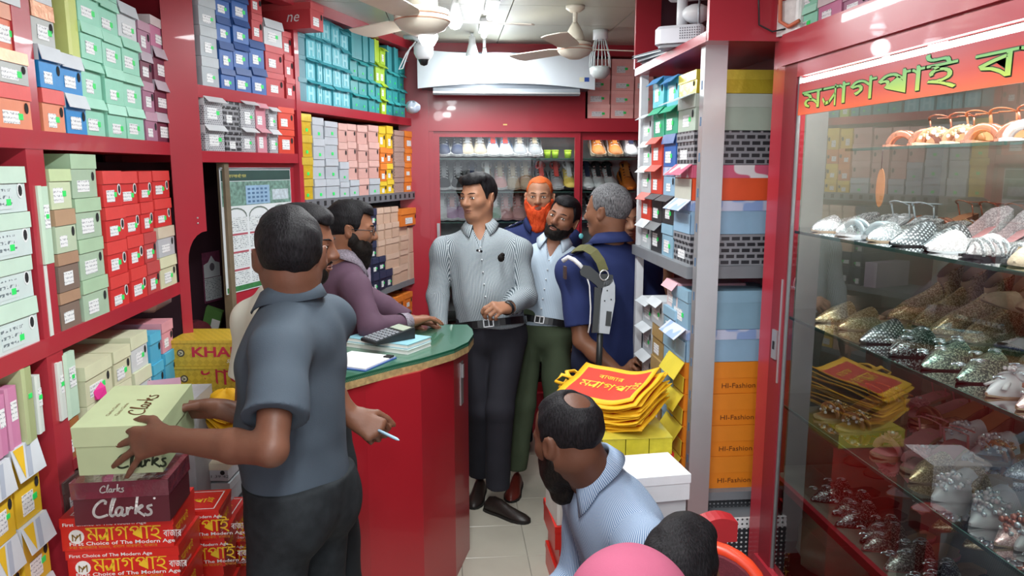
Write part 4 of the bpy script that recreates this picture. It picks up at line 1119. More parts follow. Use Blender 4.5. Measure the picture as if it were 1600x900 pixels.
hs = [(466, 480, [158, 121, 86, 52, 20], 'tealp'), (481, 496, [159, 124, 91, 56, 21], 'tealh'), (497, 506, [161, 127, 94, 60, 26], 'tealh'), (507, 521, [163, 131, 99, 64, 32], 'tealh'),
  (522, 535, [166, 135, 103, 70, 40], 'tealh'), (536, 549, [169, 138, 108, 78, 50], 'tealh'), (550, 562, [171, 146, 119, 92], 'tealf'), (563, 576, [173.5, 149, 123, 97], 'tealf'),
  (577, 587, [176, 150, 126, 99], 'tealf'), (588, 595, [178, 155, 130], ['tealf', 'tealf', 'lime']), (596, 604, [180, 156, 132, 102, 76], 'lime'), (605, 614, [182, 159, 136, 111], 'tealf'), (615, 624, [183, 161, 138, 114], 'tealf'), (625, 634, [185, 163, 141, 116, 92], 'tealf')]
names = ['first', 'second', 'third', 'fourth', 'fifth', 'sixth', 'seventh', 'eighth', 'ninth', 'tenth', 'eleventh', 'twelfth', 'thirteenth', 'fourteenth', 'fifteenth']
for n_, (a, b_, ys, k) in enumerate(hs):
 C(MP, a, b_, ys, k, names[n_] + ' column, teal top shelf', 2.05)
C(MP, 549, 566, [92, 46], ['teal'], 'tall, first on the flap boxes, teal top shelf')
C(MP, 568, 577, [97, 56], ['teal'], 'tall, second on the flap boxes, teal top shelf')
C(MP, 578, 586, [98, 60], ['teal'], 'tall, third on the flap boxes, teal top shelf')
C(MP, 587, 595, [130, 97, 62], ['lime', 'limeu'], 'tenth column, teal top shelf')
C(MP, 606, 614, [111, 72], ['teal'], 'tall, right of the lime boxes, teal top shelf')
C(MP, 616, 623, [114, 75], ['teal'], 'tall, second right of the lime boxes, teal top shelf')
# ---- far bay, shelf over the calendar
for n_, (a, b_, ys, k) in enumerate([(322, 353, [235, 195, 152], 'check'), (354, 379, [236, 197, 157], ['checkd', 'checkd']), (380, 403, [236, 199, 158], 'check'), (404, 420, [237, 200, 160], 'pinkf'), (421, 436, [238, 202, 168], ['check', 'check']), (437, 462, [239, 202, 168], 'ored')]):
 C(MP, a, b_, ys, k, names[n_] + ' column on shelf just over calendar', 1.812)
# ---- far bay, slotted-rail shelf
for n_, (a, b_, ys, k) in enumerate([(473, 491, [310, 277, 244, 210, 178], 'gold'), (492, 510, [309, 278, 248, 216, 184], 'silver'), (511, 531, [308, 278, 247, 214, 190], 'silver'), (532, 546, [307, 283, 252, 222, 193], ['silver', 'silver', 'peachp', 'peachp']),
          (547, 561, [306, 280, 250, 221, 194], ['silver', 'peachp', 'peachp', 'peachp']), (562, 577, [305, 278, 253, 225, 196], ['peachp', 'peachp', 'peachp', 'peachp']), (578, 594, [304, 278, 250, 222, 196], ['silver', 'peachp', 'peachp', 'peachp']),
          (595, 605, [303, 283, 255, 230, 198], ['yelo', 'orang', 'orang', 'yelo']), (606, 616, [302, 280, 255, 232, 197], ['yelo', 'yelo', 'orang', 'yelo']), (617, 633, [301, 277, 252, 230, 204], ['brch', 'brch', 'brch', 'brch']), (634, 648, [300, 276, 254, 232, 205], 'orang')]):
 C(MP, a, b_, ys, k, names[n_] + ' column on the slotted-rail shelf', 1.60)
# ---- far bay, shelf behind the cashier
C(MP, 570, 581, [460, 418], ['lilac'], 'behind the cashier')
for n_, (a, b_, ys, k) in enumerate([(583, 592, [456, 426, 402, 376, 351, 325], 'navy'), (593, 603, [453, 423, 400, 375, 350, 324], ['navy', 'navy', 'tan', 'tan', 'tan']), (604, 614, [449, 420, 397, 372, 348, 323], ['navy', 'tan', 'tan', 'tan', 'tan']),
          (615, 626, [445, 418, 395, 370, 346, 322], 'tan'), (627, 639, [441, 413, 390, 367, 352], 'tan')]):
 C(MP, a, b_, ys, k, names[n_] + ' column behind the cashier', 1.055)
C(MP, 640, 648, [438, 395, 354], 'tanu', 'end column behind the cashier', 1.055)
C(MP, 624, 650, [352, 325], ['orang'], 'alone on top of the tan stack behind the cashier', off=-.02)
for n_, (a, b_, ys, k) in enumerate([(594, 606, [555, 522, 495, 470], ['tan', 'tan', 'tan']), (607, 621, [550, 520, 492, 466], ['yelo', 'orang', 'orang']), (622, 633, [546, 515, 488, 462], 'orang'), (634, 646, [542, 510, 482, 456], 'orang')]):
 C(MP, a, b_, ys, k, names[n_] + ' column on the lowest shelf past the counter', .635)
# ---- salmon boxes on the back wall, right of the air conditioner
BKP = ((0, BY), (1, 0))
for n_, (a, b_, ys, k) in enumerate([(916, 953, [185, 163, 141, 117, 92], 'salmon'), (954, 990, [185, 163, 141, 118, 92], 'salmon'), (991, 1020, [185, 163, 141, 118, 95], 'salmon')]):
 C(BKP, a, b_, ys, k, names[n_] + ' column beside the air conditioner', 2.06, d=.26)

# ---- right-hand rack
UP, FP = ((UX, 0), (0, 1)), ((0, UY), (1, 0))
WH = mat('box_print_brown', '#6e3a14', .5, var=0)

def rack_front(ys, keys, z0, place):
 Z = [on_plane(1085, y, *FP)[1] for y in ys]
 k = (Z[-1] - z0) / (Z[-1] - Z[0])
 Z = [z0 + (z - Z[0]) * k for z in Z]
 for i, key in enumerate(keys):
  sh = rnd.uniform(-.006, .006)
  b = shoebox(key, (UX + .004, UY + .095 + .002, Z[i]), -pi / 2, .19, Z[i + 1] - Z[i], .30 + sh, T[key][0] + ', ' + ORD[i] + ', ' + place)
  if key == 'hif':
   h = Z[i + 1] - Z[i]
   F_ = Matrix.Translation((.0955, .02, 0)) @ Matrix.Rotation(radians(90), 4, 'Z')
   q = MB()
   latin(q, 'HI-Fashion', F_ @ Matrix.Translation((.108, 0, h * .18)), .017, WH, sx=1.15)
   # little stalk-and-leaves mark after the words
   for pl in ([(.251, h * .12), (.256, h * .3), (.268, h * .45)], [(.256, h * .3), (.248, h * .44)], [(.259, h * .33), (.272, h * .32)], [(.254, h * .2), (.266, h * .16)]):
    stroke(q, pl, .0035, F_, material=WH)
   q.build('lettering', None, b)
   f = MB()
   hplate(f, h * .98, -.002, .18, .07, 32, .002, card('#d8c53a'))
   hplate(f, h * .52, -.002, .175, h * .48, 2, .002, card('#dcc83f'))
   f.build('yellow_flap', None, b, label='yellow end flap hanging open')
  elif key == 'pgreen':
   f = MB()
   hplate(f, Z[i + 1] - Z[i], -.002, .18, .075, 68, .002, card('#c9dadf'))
   f.build('end_flap', None, b, label='white flap sticking out')
  elif key in ('orpw', 'pblue'):
   f = MB()
   hplate(f, (Z[i + 1] - Z[i]), -.002, .18, .055, 50, .002, T[key][2])
   hplate(f, (Z[i + 1] - Z[i]) * .6, -.002, .18, (Z[i + 1] - Z[i]) * .6, 0, .001, card('#bcbcae') if key == 'orpw' else T[key][1])
   f.build('end_flap', None, b)

T['hif'] = T['hif'][:1] + (card('#e6851f'), card('#e88a25'), .5, 'full', 0, 0, 0)
T['goldb'] = ('shiny yellow-gold shoe box', foil('#cdb93a'), foil('#d9c84a'), .4, 'full', 0, 0, 1)
rack_front([409, 361, 309, 254, 201, 144, 107], ['checkd', 'pblue', 'orpw', 'checkd', 'pgreen', 'goldb'], 1.425, 'nearest column, upper right rack')
rack_front([760, 711, 663, 614, 565, 515, 455], ['hif', 'hif', 'hif', 'hif', 'pblue', 'lblue'], .63, 'nearest column, lower right rack')
for n_, (a, b_, ys, k) in enumerate([(1031, 1049, [410, 357, 311, 265, 213, 169, 123], ['lblue', 'black', 'pblue', 'blue', 'green', 'aqua']), (1014, 1030, [402, 354, 308, 262, 218, 171, 125], ['black', 'black', 'gredk', 'gredk', 'green', 'aqua']), (998, 1013, [393, 347, 304, 262, 222, 180], ['gpale', 'gredk', 'gpale', 'gpale', 'gpale'])]):
 C(UP, a, b_, ys, k, names[n_ + 1] + ' column, upper right rack', 1.425, d=.25)
for n_, (a, b_, ys, k) in enumerate([(1031, 1049, [693, 647, 603, 557, 510, 470, 434], ['lblue', 'lblue', 'lblue', 'lblue', 'lblue', 'pinkw']), (1014, 1030, [676, 632, 588, 543, 498, 462], ['maroon', 'kraftg', 'kraftg', 'kraftg', 'gpale']), (998, 1013, [660, 618, 577, 537, 498, 462], ['gpale', 'gpale', 'gpale', 'gpale', 'gpale'])]):
 C(UP, a, b_, ys, k, names[n_ + 1] + ' column, lower right rack', .63, d=.25)
print('boxes', NBOX[0])
# ---------------------------------------------------------------- sales counter
CZ = 1.03

def V2(p):
 return Vector((p.x, p.y))

edge = [on_z(px, py, CZ) for px, py in ((567, 583), (620, 569), (655, 561), (680, 554), (710, 545), (732, 534), (740, 522), (738, 514), (730, 507))]
edge = [(p.x, p.y) for p in edge]
d0 = Vector((edge[0][0] - edge[1][0], edge[0][1] - edge[1][1])).normalized()
a1 = (edge[0][0] + d0.x * .10, edge[0][1] + d0.y * .10)
a2 = (a1[0] - .16, a1[1] + .16)
e9 = edge[-1]
back = (e9[0] - .20, e9[1] + .02)
top_outline = [a1] + edge + [back, (a2[0] + .06, a2[1] + .24), a2]
ct = thing('sales_counter', 'red sales counter with a curved front and green glass top in mid aisle', 'counter', (edge[4][0], edge[4][1], 0))
MC = Matrix.Translation(-ct.location)
kc, kf = on_z(713, 903, 0), on_z(734, 858, 0)
dd = (Vector((edge[0][0], edge[0][1])) - Vector((kc.x, kc.y)))
mid = Vector((kc.x, kc.y)) + dd * .5 + Vector((.035, -.03))
body = [(a1[0] + .02, a1[1] + .03), (edge[0][0] + .005, edge[0][1] + .02), (mid.x, mid.y), (kc.x, kc.y), (kf.x, kf.y), (kf.x - .12, kf.y + .16), (back[0] - .1, back[1] - .03), (a2[0] + .08, a2[1] + .21), (a2[0] + .03, a2[1] + .02)]
MB().prism(body, 0.0, .985, mat('counter_red', '#a51f2b', .3, var=.04, scale=2.5, coat=.3), MC).build('counter_body', None, ct)
mr_ = mat('marbled_trim', '#b39a6b', .45, var=.25, scale=60, bump=.2, bscale=60)
MB().prism(top_outline, .985, 1.012, mr_, MC).build('edge_trim', None, ct, label='pale marbled edge band under the glass')
gt, nt, b, oc = nodes_of('green_net_top', .3)
wv = N(nt, 'TexWave', wave_type='BANDS', bands_direction='DIAGONAL')
wv.inputs['Scale'].default_value = 60
nt.links.new(oc, wv.inputs['Vector'])
rp = N(nt, 'ValToRGB')
rp.color_ramp.elements[0].color, rp.color_ramp.elements[1].color = (*lin('#1f5442'), 1), (*lin('#4a8468'), 1)
nt.links.new(wv.outputs['Fac'], rp.inputs[0])
nt.links.new(rp.outputs[0], b.inputs['Base Color'])
b.inputs['Coat Weight'].default_value = .8
b.inputs['Coat Roughness'].default_value = .05
MB().prism(top_outline, 1.012, 1.022, gt, MC).build('net_cloth', None, ct, label='green net cloth under the glass')
gl_ = bpy.data.materials.new('counter_glass')
MB().prism([(x, y) for x, y in top_outline], 1.022, 1.030, mat('counter_glass_edge', '#1f5a44', .08, var=0), MC).build('glass_rim', None, ct)
MB().prism([(x + (ct.location.x - x) * .02, y + (3.0 - y) * .02) for x, y in top_outline], 1.030, 1.0306, gt, MC).build('glass_top', None, ct, label='glass top over green net')
ef = frame(((kc.x + kf.x) / 2 - ct.location.x, (kc.y + kf.y) / 2 - ct.location.y, 0), kf - kc)
q = MB().box(-.022, .022, -.004, 0, .74, .93, STEEL, ef)
q.box(-.008, .008, -.012, -.004, .86, .92, STEEL, ef)
q.build('latch_plate', None, ct, label='steel latch plate near the corner')

def on_top(px, py, dz=0.0):
 return on_z(px, py, CZ + .001 + dz)

# two notebooks, calculator, clipboard
A, B_ = on_top(673, 527, .034), on_top(637, 540, .034)
ux = (A - B_).normalized()
for k, (dz, col_, sh_, lab) in enumerate(((0.0, '#c9d6d2', .012, 'thick white pad lying under the light blue notebook'), (.019, '#8fc4d2', 0, 'light blue notebook under the calculator on the counter'))):
 t = thing('notebook', lab, 'notebook', (B_.x - .0, B_.y - sh_, CZ + .001 + dz))
 Mn = frame((0, 0, 0), ux)
 W_, Ln = .15, .28
 q = MB()
 Mx = frame((0, 0, 0), Vector((-ux.y, ux.x, 0)))
 w_ = (A - B_).length
 q.box(0, .30, -w_, 0, .002, .015, mat('page_edges', '#dfe0dc', .7), Mx)
 q.build('pages', None, t)
 MB().box(-.002, .30, -w_ - .002, .002, .015, .018, mat('cover_' + col_[1:], col_, .4), Mx).build('cover', None, t)
 MB().box(-.002, .30, -w_ - .002, .002, 0, .002, mat('cover_' + col_[1:], col_, .4), Mx).build('back_cover', None, t)
c0, c1_ = on_top(572, 532, .04), on_top(622, 534, .04)
t = thing('calculator', 'dark desk calculator with a raised display, on the light blue notebook', 'calculator', on_top(604, 531, .038), (0, 0, radians(38)))
body_m = mat('calculator_body', '#23282c', .4)
q = MB()
q.add([(-.085, -.055, 0), (.10, -.055, 0), (.10, .055, 0), (-.085, .055, 0), (-.085, -.055, .012), (.10, -.055, .045), (.10, .055, .045), (-.085, .055, .012)], [(3, 2, 1, 0), (4, 5, 6, 7), (0, 1, 5, 4), (2, 3, 7, 6), (1, 2, 6, 5), (3, 0, 4, 7)], body_m)
q.build('casing', None, t)
Mk = Matrix.Translation((-.085, 0, .0125)) @ Matrix.Rotation(-atan2(.033, .185), 4, 'Y')
kb = MB().prism([(-.007, -.006), (.007, -.006), (.007, .006), (-.007, .006)], 0, .004, mat('calculator_key', '#8b9096', .5), chamfer=.001).mesh('key')
for i in range(6):
 for j in range(5):
  o = obj('key', kb, t)
  o.matrix_local = Mk @ Matrix.Translation((.016 + .019 * i, -.040 + .02 * j, 0))
MB().box(.135, .178, -.046, .046, 0, .002, mat('lcd', '#a9b6a4', .2, var=0), Mk).build('display', None, t)
t = thing('clipboard', 'blue clipboard with white sheets at the counter edge beside the grey polo', 'clipboard', on_top(585, 568), (0, 0, radians(62)))
MB().box(-.11, .10, -.035, .18, 0, .004, mat('clipboard_blue', '#3a5b9c', .4)).build('board', None, t)
MB().box(-.10, .10, -.028, .17, .004, .009, mat('paper_sheet', '#e3e6e6', .6)).build('paper', None, t)
MB().box(.06, .09, -.03, .0, .009, .014, BLACK).build('clip', None, t)

# ---------------------------------------------------------------- wall calendars in the nook
CP = ((PA.x - N1.x * .0255, PA.y - N1.y * .0255), (E1.x, E1.y))
ta, tb = on_plane(347, 350, *CP)[0], on_plane(456, 350, *CP)[0]
zt, zb = on_plane(400, 263, *CP)[1], on_plane(400, 449, *CP)[1]
cw, chh = tb - ta, zt - zb
cal = thing('wall_calendar', 'large wall calendar with a building photo and month tables in the red nook', 'calendar', (CP[0][0] + E1.x * (ta + tb) / 2, CP[0][1] + E1.y * (ta + tb) / 2, zb), (0, 0, atan2(E1.y, E1.x)))
PAPER = mat('calendar_paper', '#d7dde0', .5, var=.02)
MB().box(-cw / 2, cw / 2, -.003, 0, 0, chh, PAPER).build('sheet', None, cal)
GRN = mat('calendar_green', '#3c7a48', .5, var=.2, scale=40)
DGRN = mat('calendar_dark_green', '#2c4a46', .5)
MB().box(-cw / 2 + .004, cw / 2 - .004, -.0036, -.003, chh * .90, chh * .985, DGRN).build('header_band', None, cal)
q = MB()
glyphs(q, 'ম-বজখন-দলরস-পাইখ-গমনস', Matrix.Translation((-cw * .42, -.0036, chh * .925)), .012, mat('calendar_yellow', '#d6cf72', .5, var=0), sx=.55)
q.build('lettering', None, cal)
MB().box(-cw / 2 + .004, cw / 2 - .004, -.0036, -.003, chh * .70, chh * .895, mat('photo_foliage', '#6d8f84', .5, var=.45, scale=60)).build('photo', None, cal)
q = MB()
q.box(-cw * .18, cw * .16, -.0042, -.0036, chh * .705, chh * .86, mat('photo_tower', '#8fb0cd', .5, var=.1))
q.box(cw * .2, cw * .45, -.0042, -.0036, chh * .73, chh * .82, mat('photo_block', '#b9c6cf', .5, var=.2, scale=80))
for i in range(5):
 for j in range(4):
  q.box(-cw * .155 + i * cw * .06, -cw * .12 + i * cw * .06, -.0046, -.0042, chh * (.72 + j * .034), chh * (.737 + j * .034), mat('photo_window', '#4c6f92', .5, var=0))
q.build('photo_building', None, cal)
MON = sticker_mat('month_table', '#d5dbdd', '#7c868c', 130, 150)
q = MB()
qa = MB()
for r_ in range(4):
 for c_ in range(3):
  x0 = -cw * .47 + c_ * cw * .32
  z0 = chh * (.06 + .145 * r_)
  q.box(x0, x0 + cw * .29, -.0036, -.003, z0, z0 + chh * .11, MON)
  if r_ < 3:
   qa.box(x0, x0 + cw * .29, -.0036, -.003, z0 + chh * .112, z0 + chh * .128, mat('month_title', '#a8535f', .5, var=0))
for c_ in range(3):
 cx = -cw * .325 + c_ * cw * .32
 pts = [(cx + cw * .14 * cos(radians(a)), chh * .61 + chh * .07 * sin(radians(a))) for a in range(0, 181, 20)]
 for a_, b_ in zip(pts, pts[1:]):
  stroke(qa, [a_, b_], .006, Matrix.Translation((0, -.003, 0)), .0008, mat('arch_green', '#6f7d77', .5, var=0))
q.build('month_table', None, cal)
qa.build('month_heading', None, cal)
MB().box(-cw / 2 + .004, cw / 2 - .004, -.0036, -.003, chh * .008, chh * .05, GRN).build('footer_band', None, cal)
MB().tube([(-cw / 2, -.003, chh), (cw / 2, -.003, chh)], .004, 6, GREY).build('hanging_rod', None, cal)

SP = ((PA.x - N1.x * .29, PA.y - N1.y * .29), (E1.x, E1.y))
ta, tb = on_plane(317, 430, *SP)[0], on_plane(344, 430, *SP)[0]
zt, zb = on_plane(330, 393, *SP)[1], on_plane(330, 472, *SP)[1]
cal2 = thing('wall_calendar', 'small white and plum tear-off calendar in the dark arched recess', 'calendar', (SP[0][0] + E1.x * (ta + tb) / 2, SP[0][1] + E1.y * (ta + tb) / 2, zb), (0, 0, atan2(E1.y, E1.x)))
w2, h2 = tb - ta, zt - zb
PLUM = mat('calendar_plum', '#7a3e58', .5, var=.2, scale=90)
MB().box(-w2 / 2, w2 / 2, -.003, 0, 0, h2, PLUM).build('backing_sheet', None, cal2)
MB().plate([(-w2 * .46, h2 * .5), (w2 * .46, h2 * .5), (w2 * .46, h2 * .76), (w2 * .2, h2 * .80), (0, h2 * .92), (-w2 * .2, h2 * .80), (-w2 * .46, h2 * .76)], .001, Matrix.Translation((0, -.004, 0)), PAPER).build('arched_picture', None, cal2)
MB().plate([(w2 * .14 * cos(a * .524), h2 * .70 + h2 * .08 * sin(a * .524)) for a in range(12)], .001, Matrix.Translation((0, -.0052, 0)), mat('emblem_grey', '#6d6570', .5)).build('emblem', None, cal2)
MB().box(-w2 * .46, w2 * .46, -.008, -.003, h2 * .05, h2 * .49, MON).build('tear_off_pad', None, cal2)

# ---------------------------------------------------------------- branded boxes on the left: red stack, maroon, green in his hands
RB = mat('box_red_gloss', '#cf2a22', .3, var=.03)
YEL = mat('print_yellow', '#f0c32a', .45, var=0)
WHT = mat('print_white', '#eceae6', .45, var=0)
GOLD = mat('print_orange', '#d9862a', .45, var=0)
EMB = mat('emblem_gold', '#8a6a2a', .45, var=0)

def red_box(loc, rotz, w, h, d, label, face=True, top=True, side=True):
 t = thing('shoe_box', label, 'shoe box', loc, (0, 0, rotz), 'red printed shoe boxes')
 MB().box(-w / 2 + .002, w / 2 - .002, .002, d - .002, 0, h - .001, RB).build('box_body', None, t)
 lh = .027
 q = MB()
 jbox(q, -w / 2, w / 2, 0, d, h - lh, h, .0015, RB)
 l = q.build('lid', None, t)
 if face:
  q = MB()
  M0 = Matrix.Translation((0, .002, 0))
  cx, cz = -w * .36, h * .43
  q.plate([(cx + .019 * cos(a * .393), cz + .019 * sin(a * .393)) for a in range(16)], .0006, Matrix.Translation((0, .0012, 0)), WHT)
  for s_ in ([(cx - .009, cz - .010), (cx - .009, cz + .006), (cx, cz - .004), (cx + .010, cz + .007), (cx + .010, cz - .010)], [(cx - .003, cz - .01), (cx + .003, cz + .004)]):
   stroke(q, s_, .003, Matrix.Translation((0, .0004, 0)), material=EMB)
  ww = glyphs(q, 'মYাগপাই', Matrix.Translation((-w * .275, .002, h * .29)), .036, YEL, sx=.9)
  glyphs(q, 'বাজার', Matrix.Translation((-w * .275 + ww + .006, .002, h * .33)), .017, WHT, sx=.62)
  latin(q, 'First Choice of The Modern Age', Matrix.Translation((-w * .43, .002, h * .155)), .0095, WHT, sx=1.42, bold=.012)
  glyphs(q, 'দবী-পলাজার-সামন,-রসাল-মারকট,-বাজার'.replace('ী', 'া'), Matrix.Translation((-w * .43, .002, h * .045)), .0072, GOLD, sx=1.1)
  q.build('lettering', None, t)
  q = MB()
  latin(q, 'First Choice of The Modern Age', Matrix.Translation((-w * .47, -.001, h - lh * .75)), .0085, WHT, sx=1.25, bold=.012)
  q.build('lettering', None, l)
 if top:
  q = MB()
  Mt = Matrix.Translation((0, 0, h + .0002)) @ Matrix.Rotation(radians(-90), 4, 'X')
  for a in ((-.42, .10, .42, .10), (.42, .10, .42, .9), (-.42, .9, .42, .9), (-.42, .10, -.42, .9)):
   stroke(q, [(w * a[0], d * a[1]), (w * a[2], d * a[3])], .0035, Mt, material=WHT)
  glyphs(q, 'মYাগপাই', Mt @ Matrix.Translation((-w * .33, 0, d * .40)), w * .12, YEL, sx=1.0)
  latin(q, 'First Choice', Mt @ Matrix.Translation((-w * .3, 0, d * .22)), w * .04, WHT, sx=1.2)
  q.build('lettering', None, l)
 if side:
  q = MB()
  Ms = Matrix.Translation((w / 2 - .002, .01, 0)) @ Matrix.Rotation(radians(90), 4, 'Z')
  glyphs(q, 'মYাগপাই', Ms @ Matrix.Translation((.01, 0, h * .34)), .018, YEL, sx=.9)
  latin(q, 'First Choice', Ms @ Matrix.Translation((.01, 0, h * .12)), .010, WHT)
  q.build('side_lettering', None, t)
 return t

pl, pr = at(95, 862, 1.90), at(269, 856, 1.90)
rw = pr.x - pl.x - .004
rz = pl.z
rx = (pl.x + pr.x) / 2
h_r = .088
heights = [rz, rz - h_r, rz - 2 * h_r]
zb = rz
k = 0
ORDN = ['first', 'second', 'third', 'fourth', 'fifth', 'sixth', 'seventh', 'eighth', 'ninth', 'tenth', 'eleventh', 'twelfth', 'thirteenth']
stack_labels = ['red printed shoe box right under the maroon box', 'second red printed shoe box below the maroon box', 'red printed shoe box third below the maroon box']
rows = []
z = rz
while z > -.02:
 rows.append(z)
 z -= h_r
shift = rows[-1]
for i, z in enumerate(rows):
 hh = h_r
 zz = z
 if i == len(rows) - 1:
  zz, hh = 0.0, rows[-2] - 0.0 if len(rows) > 1 else h_r
 red_box((rx + (0.006 if i else 0), pl.y + (.0 if i == 0 else .004 + .002 * (i % 3)), zz), rnd.uniform(-.012, .012), rw, hh, .17, stack_labels[i] if i < 3 else 'red printed shoe box, ' + ORDN[i] + ' below the maroon box', face=i < 3, top=i == 0, side=i < 3)
# second and third red stacks behind, to the right
for n_, (px, py, z, ww, lab, nrow, rt) in enumerate(((288, 846, 2.18, .20, 'red shoe box topping the stack right of the lettered boxes', 3, .03), (320, 850, 2.42, .20, 'red shoe box topping the stack against the grey polo', 3, -.02))):
 p = at(px, py, z)
 zz, i = p.z, 0
 while zz > .02:
  red_box((p.x + .01 * (i % 2), p.y + .006 * i, zz), rt + .03 * (i % 2), ww, .09, .15, lab if i == 0 else lab.replace('topping the stack', 'under the top of the stack') if i == 1 else lab.replace('topping', ORDN[i] + ' from the top of'), face=i < 2, top=i == 0, side=i < 2)
  zz -= .091
  i += 1
# grey cartons behind
for n_, (px0, px1, pyb, pyt, z, key, lab) in enumerate(((262, 303, 752, 712, 2.42, 'grey', 'grey shoe box behind the held green box'), (300, 358, 752, 722, 2.5, 'cream', 'pale box with handwritten numbers, beside the grey polo'), (262, 300, 782, 752, 2.45, 'grey', 'grey shoe box under another, behind the maroon box'), (304, 362, 790, 752, 2.52, 'grey', 'grey shoe box under the box with handwritten numbers'), (340, 380, 850, 790, 2.6, 'grey', 'tall grey shoe box beside the jeans'), (345, 378, 900, 850, 2.6, 'white', 'white shoe box low beside the jeans'), (300, 340, 850, 790, 2.62, 'grey', 'grey shoe box half hidden behind red boxes'), (262, 300, 850, 782, 2.62, 'grey', 'grey shoe box low behind the red stack'))):
 a, b_ = at(px0, pyb, z), at(px1, pyb, z)
 tp = at(px0, pyt, z)
 t = shoebox(key, ((a.x + b_.x) / 2, (a.y + b_.y) / 2, a.z), -YAW, (b_ - a).length - .003, tp.z - a.z, .26, lab, bare=True)
 if n_ == 1:
  q = MB()
  wv_ = (b_ - a).length
  latin(q, '60 331 39 42', Matrix.Translation((-wv_ * .40, .0008, .012)), .009, mat('pen_ink', '#35363a', .6, var=0), sx=1.6, shear=.1)
  q.build('lettering', None, t)
# supports: plain cartons down to the floor under them
p = at(310, 852, 2.62)
t = thing('carton', 'plain brown carton on the floor under the grey boxes', 'carton', (p.x, p.y + .15, 0))
MB().box(-.10, .12, -.16, .10, 0, p.z - .075, card('#8a6a4a')).build('carton_body', None, t)
MB().box(-.10, .12, -.03, .03, p.z - .075, p.z - .073, card('#a98b62')).build('tape', None, t)

# maroon box with white script
CLK = {'C': [[(34, 44), (36, 50), (30, 54), (20, 50), (8, 38), (2, 22), (6, 10), (18, 6), (36, 12)]],
  'l': [[(44, 14), (56, 50), (60, 58), (56, 60), (48, 40), (44, 14), (48, 8), (54, 12)]],
  'a': [[(76, 30), (68, 33), (60, 26), (58, 14), (64, 8), (72, 16), (77, 30), (73, 12), (77, 8), (83, 12)]],
  'r': [[(88, 30), (86, 8), (89, 22), (97, 31), (102, 28)]],
  'k': [[(116, 60), (107, 8), (110, 22), (124, 36), (128, 32), (112, 22), (122, 12), (130, 6)]],
  's': [[(150, 34), (140, 32), (140, 26), (148, 20), (148, 10), (138, 6), (132, 10)]]}

def script(mb, M, size, w, m, letters='Clarks'):
 k = size / 60
 for ch in letters:
  for s in CLK[ch]:
   for _ in range(2):
    s = [s[0]] + [((a[0] * (1 - f) + b[0] * f), (a[1] * (1 - f) + b[1] * f)) for a, b in zip(s, s[1:]) for f in (.25, .75)] + [s[-1]]
   stroke(mb, [(x * k, y * k) for x, y in s], w, M, material=m)

MAR = mat('box_maroon', '#56222b', .3, var=.04)
a, b_ = at(116, 819, 1.85), at(262, 812, 1.85)
mw = (b_ - a).length
mh = .112
mz = rz + h_r
mbx = thing('shoe_box', 'maroon shoe box with white script in shiny wrap, topping the red stack', 'shoe box', ((a.x + b_.x) / 2, a.y, mz), (0, 0, radians(2)))
MB().box(-mw / 2 + .003, mw / 2 - .003, .003, .165, 0, mh - .002, MAR).build('box_body', None, mbx)
q = MB()
jbox(q, -mw / 2, mw / 2, 0, .168, mh * .62, mh, .002, mat('lid_shiny', '#6e3340', .12, var=.12, scale=30, bump=.5, bscale=22, coat=1.0))
lid = q.build('lid', None, mbx, label='lid under crinkled clear wrap')
q = MB()
script(q, Matrix.Translation((-mw * .30, .0022, mh * .12)), mh * .50, .0062, WHT)
q.plate([(mw * .34 + .003 * cos(t_ * .7), mh * .56 + .003 * sin(t_ * .7)) for t_ in range(9)], .0005, Matrix.Translation((0, .0016, 0)), WHT)
q.build('lettering', None, mbx)
q = MB()
script(q, Matrix.Translation((-mw * .2, -.0022, mh * .74)), mh * .2, .0028, WHT)
q.build('lettering', None, lid)

# pale green box in his hands
GB = mat('box_pale_green', '#a9b78e', .45, var=.03)
gz = 1.76
ga, gb = at(126, 741, gz), at(253, 741, gz)
gw = (gb - ga).length
GH = .122
gdir = (at(585 / 4.5 + 100, 617, 1.98) - at(437 / 4.5 + 100, 663, gz))
green_box = thing('shoe_box', 'pale green shoe box held in both hands of the man in the grey polo', 'shoe box', ((ga.x + gb.x) / 2, (ga.y + gb.y) / 2, ga.z), (radians(5), 0, radians(2)))
GD = .26
MB().box(-gw / 2 + .002, gw / 2 - .002, .002, GD - .002, 0, GH - .003, GB).build('box_body', None, green_box)
q = MB()
jbox(q, -gw / 2 - .002, gw / 2 + .002, -.001, GD + .001, GH * .60, GH, .0015, mat('lid_pale_green', '#b2c096', .45, var=.03))
lid = q.build('lid', None, green_box)
BRN = mat('print_brown', '#6d4a2a', .5, var=0)
q = MB()
Mt = Matrix.Translation((0, 0, GH + .0004)) @ Matrix.Rotation(radians(-90), 4, 'X')
Mt2 = Mt @ Matrix.Translation((.045, 0, .06)) @ Matrix.Rotation(radians(-90), 4, 'Y')
script(q, Mt2, .05, .004, BRN)
for i in range(2):
 latin(q, 'Clarks Clarks', Mt2 @ Matrix.Translation((0, 0, .062 + .02 * i)), .008, BRN, sx=1.2)
q.build('lettering', None, lid)
q = MB()
script(q, Matrix.Translation((-.01, .0018, .010)), .045, .005, mat('print_dark', '#33402c', .5, var=0))
q.build('lettering', None, green_box)

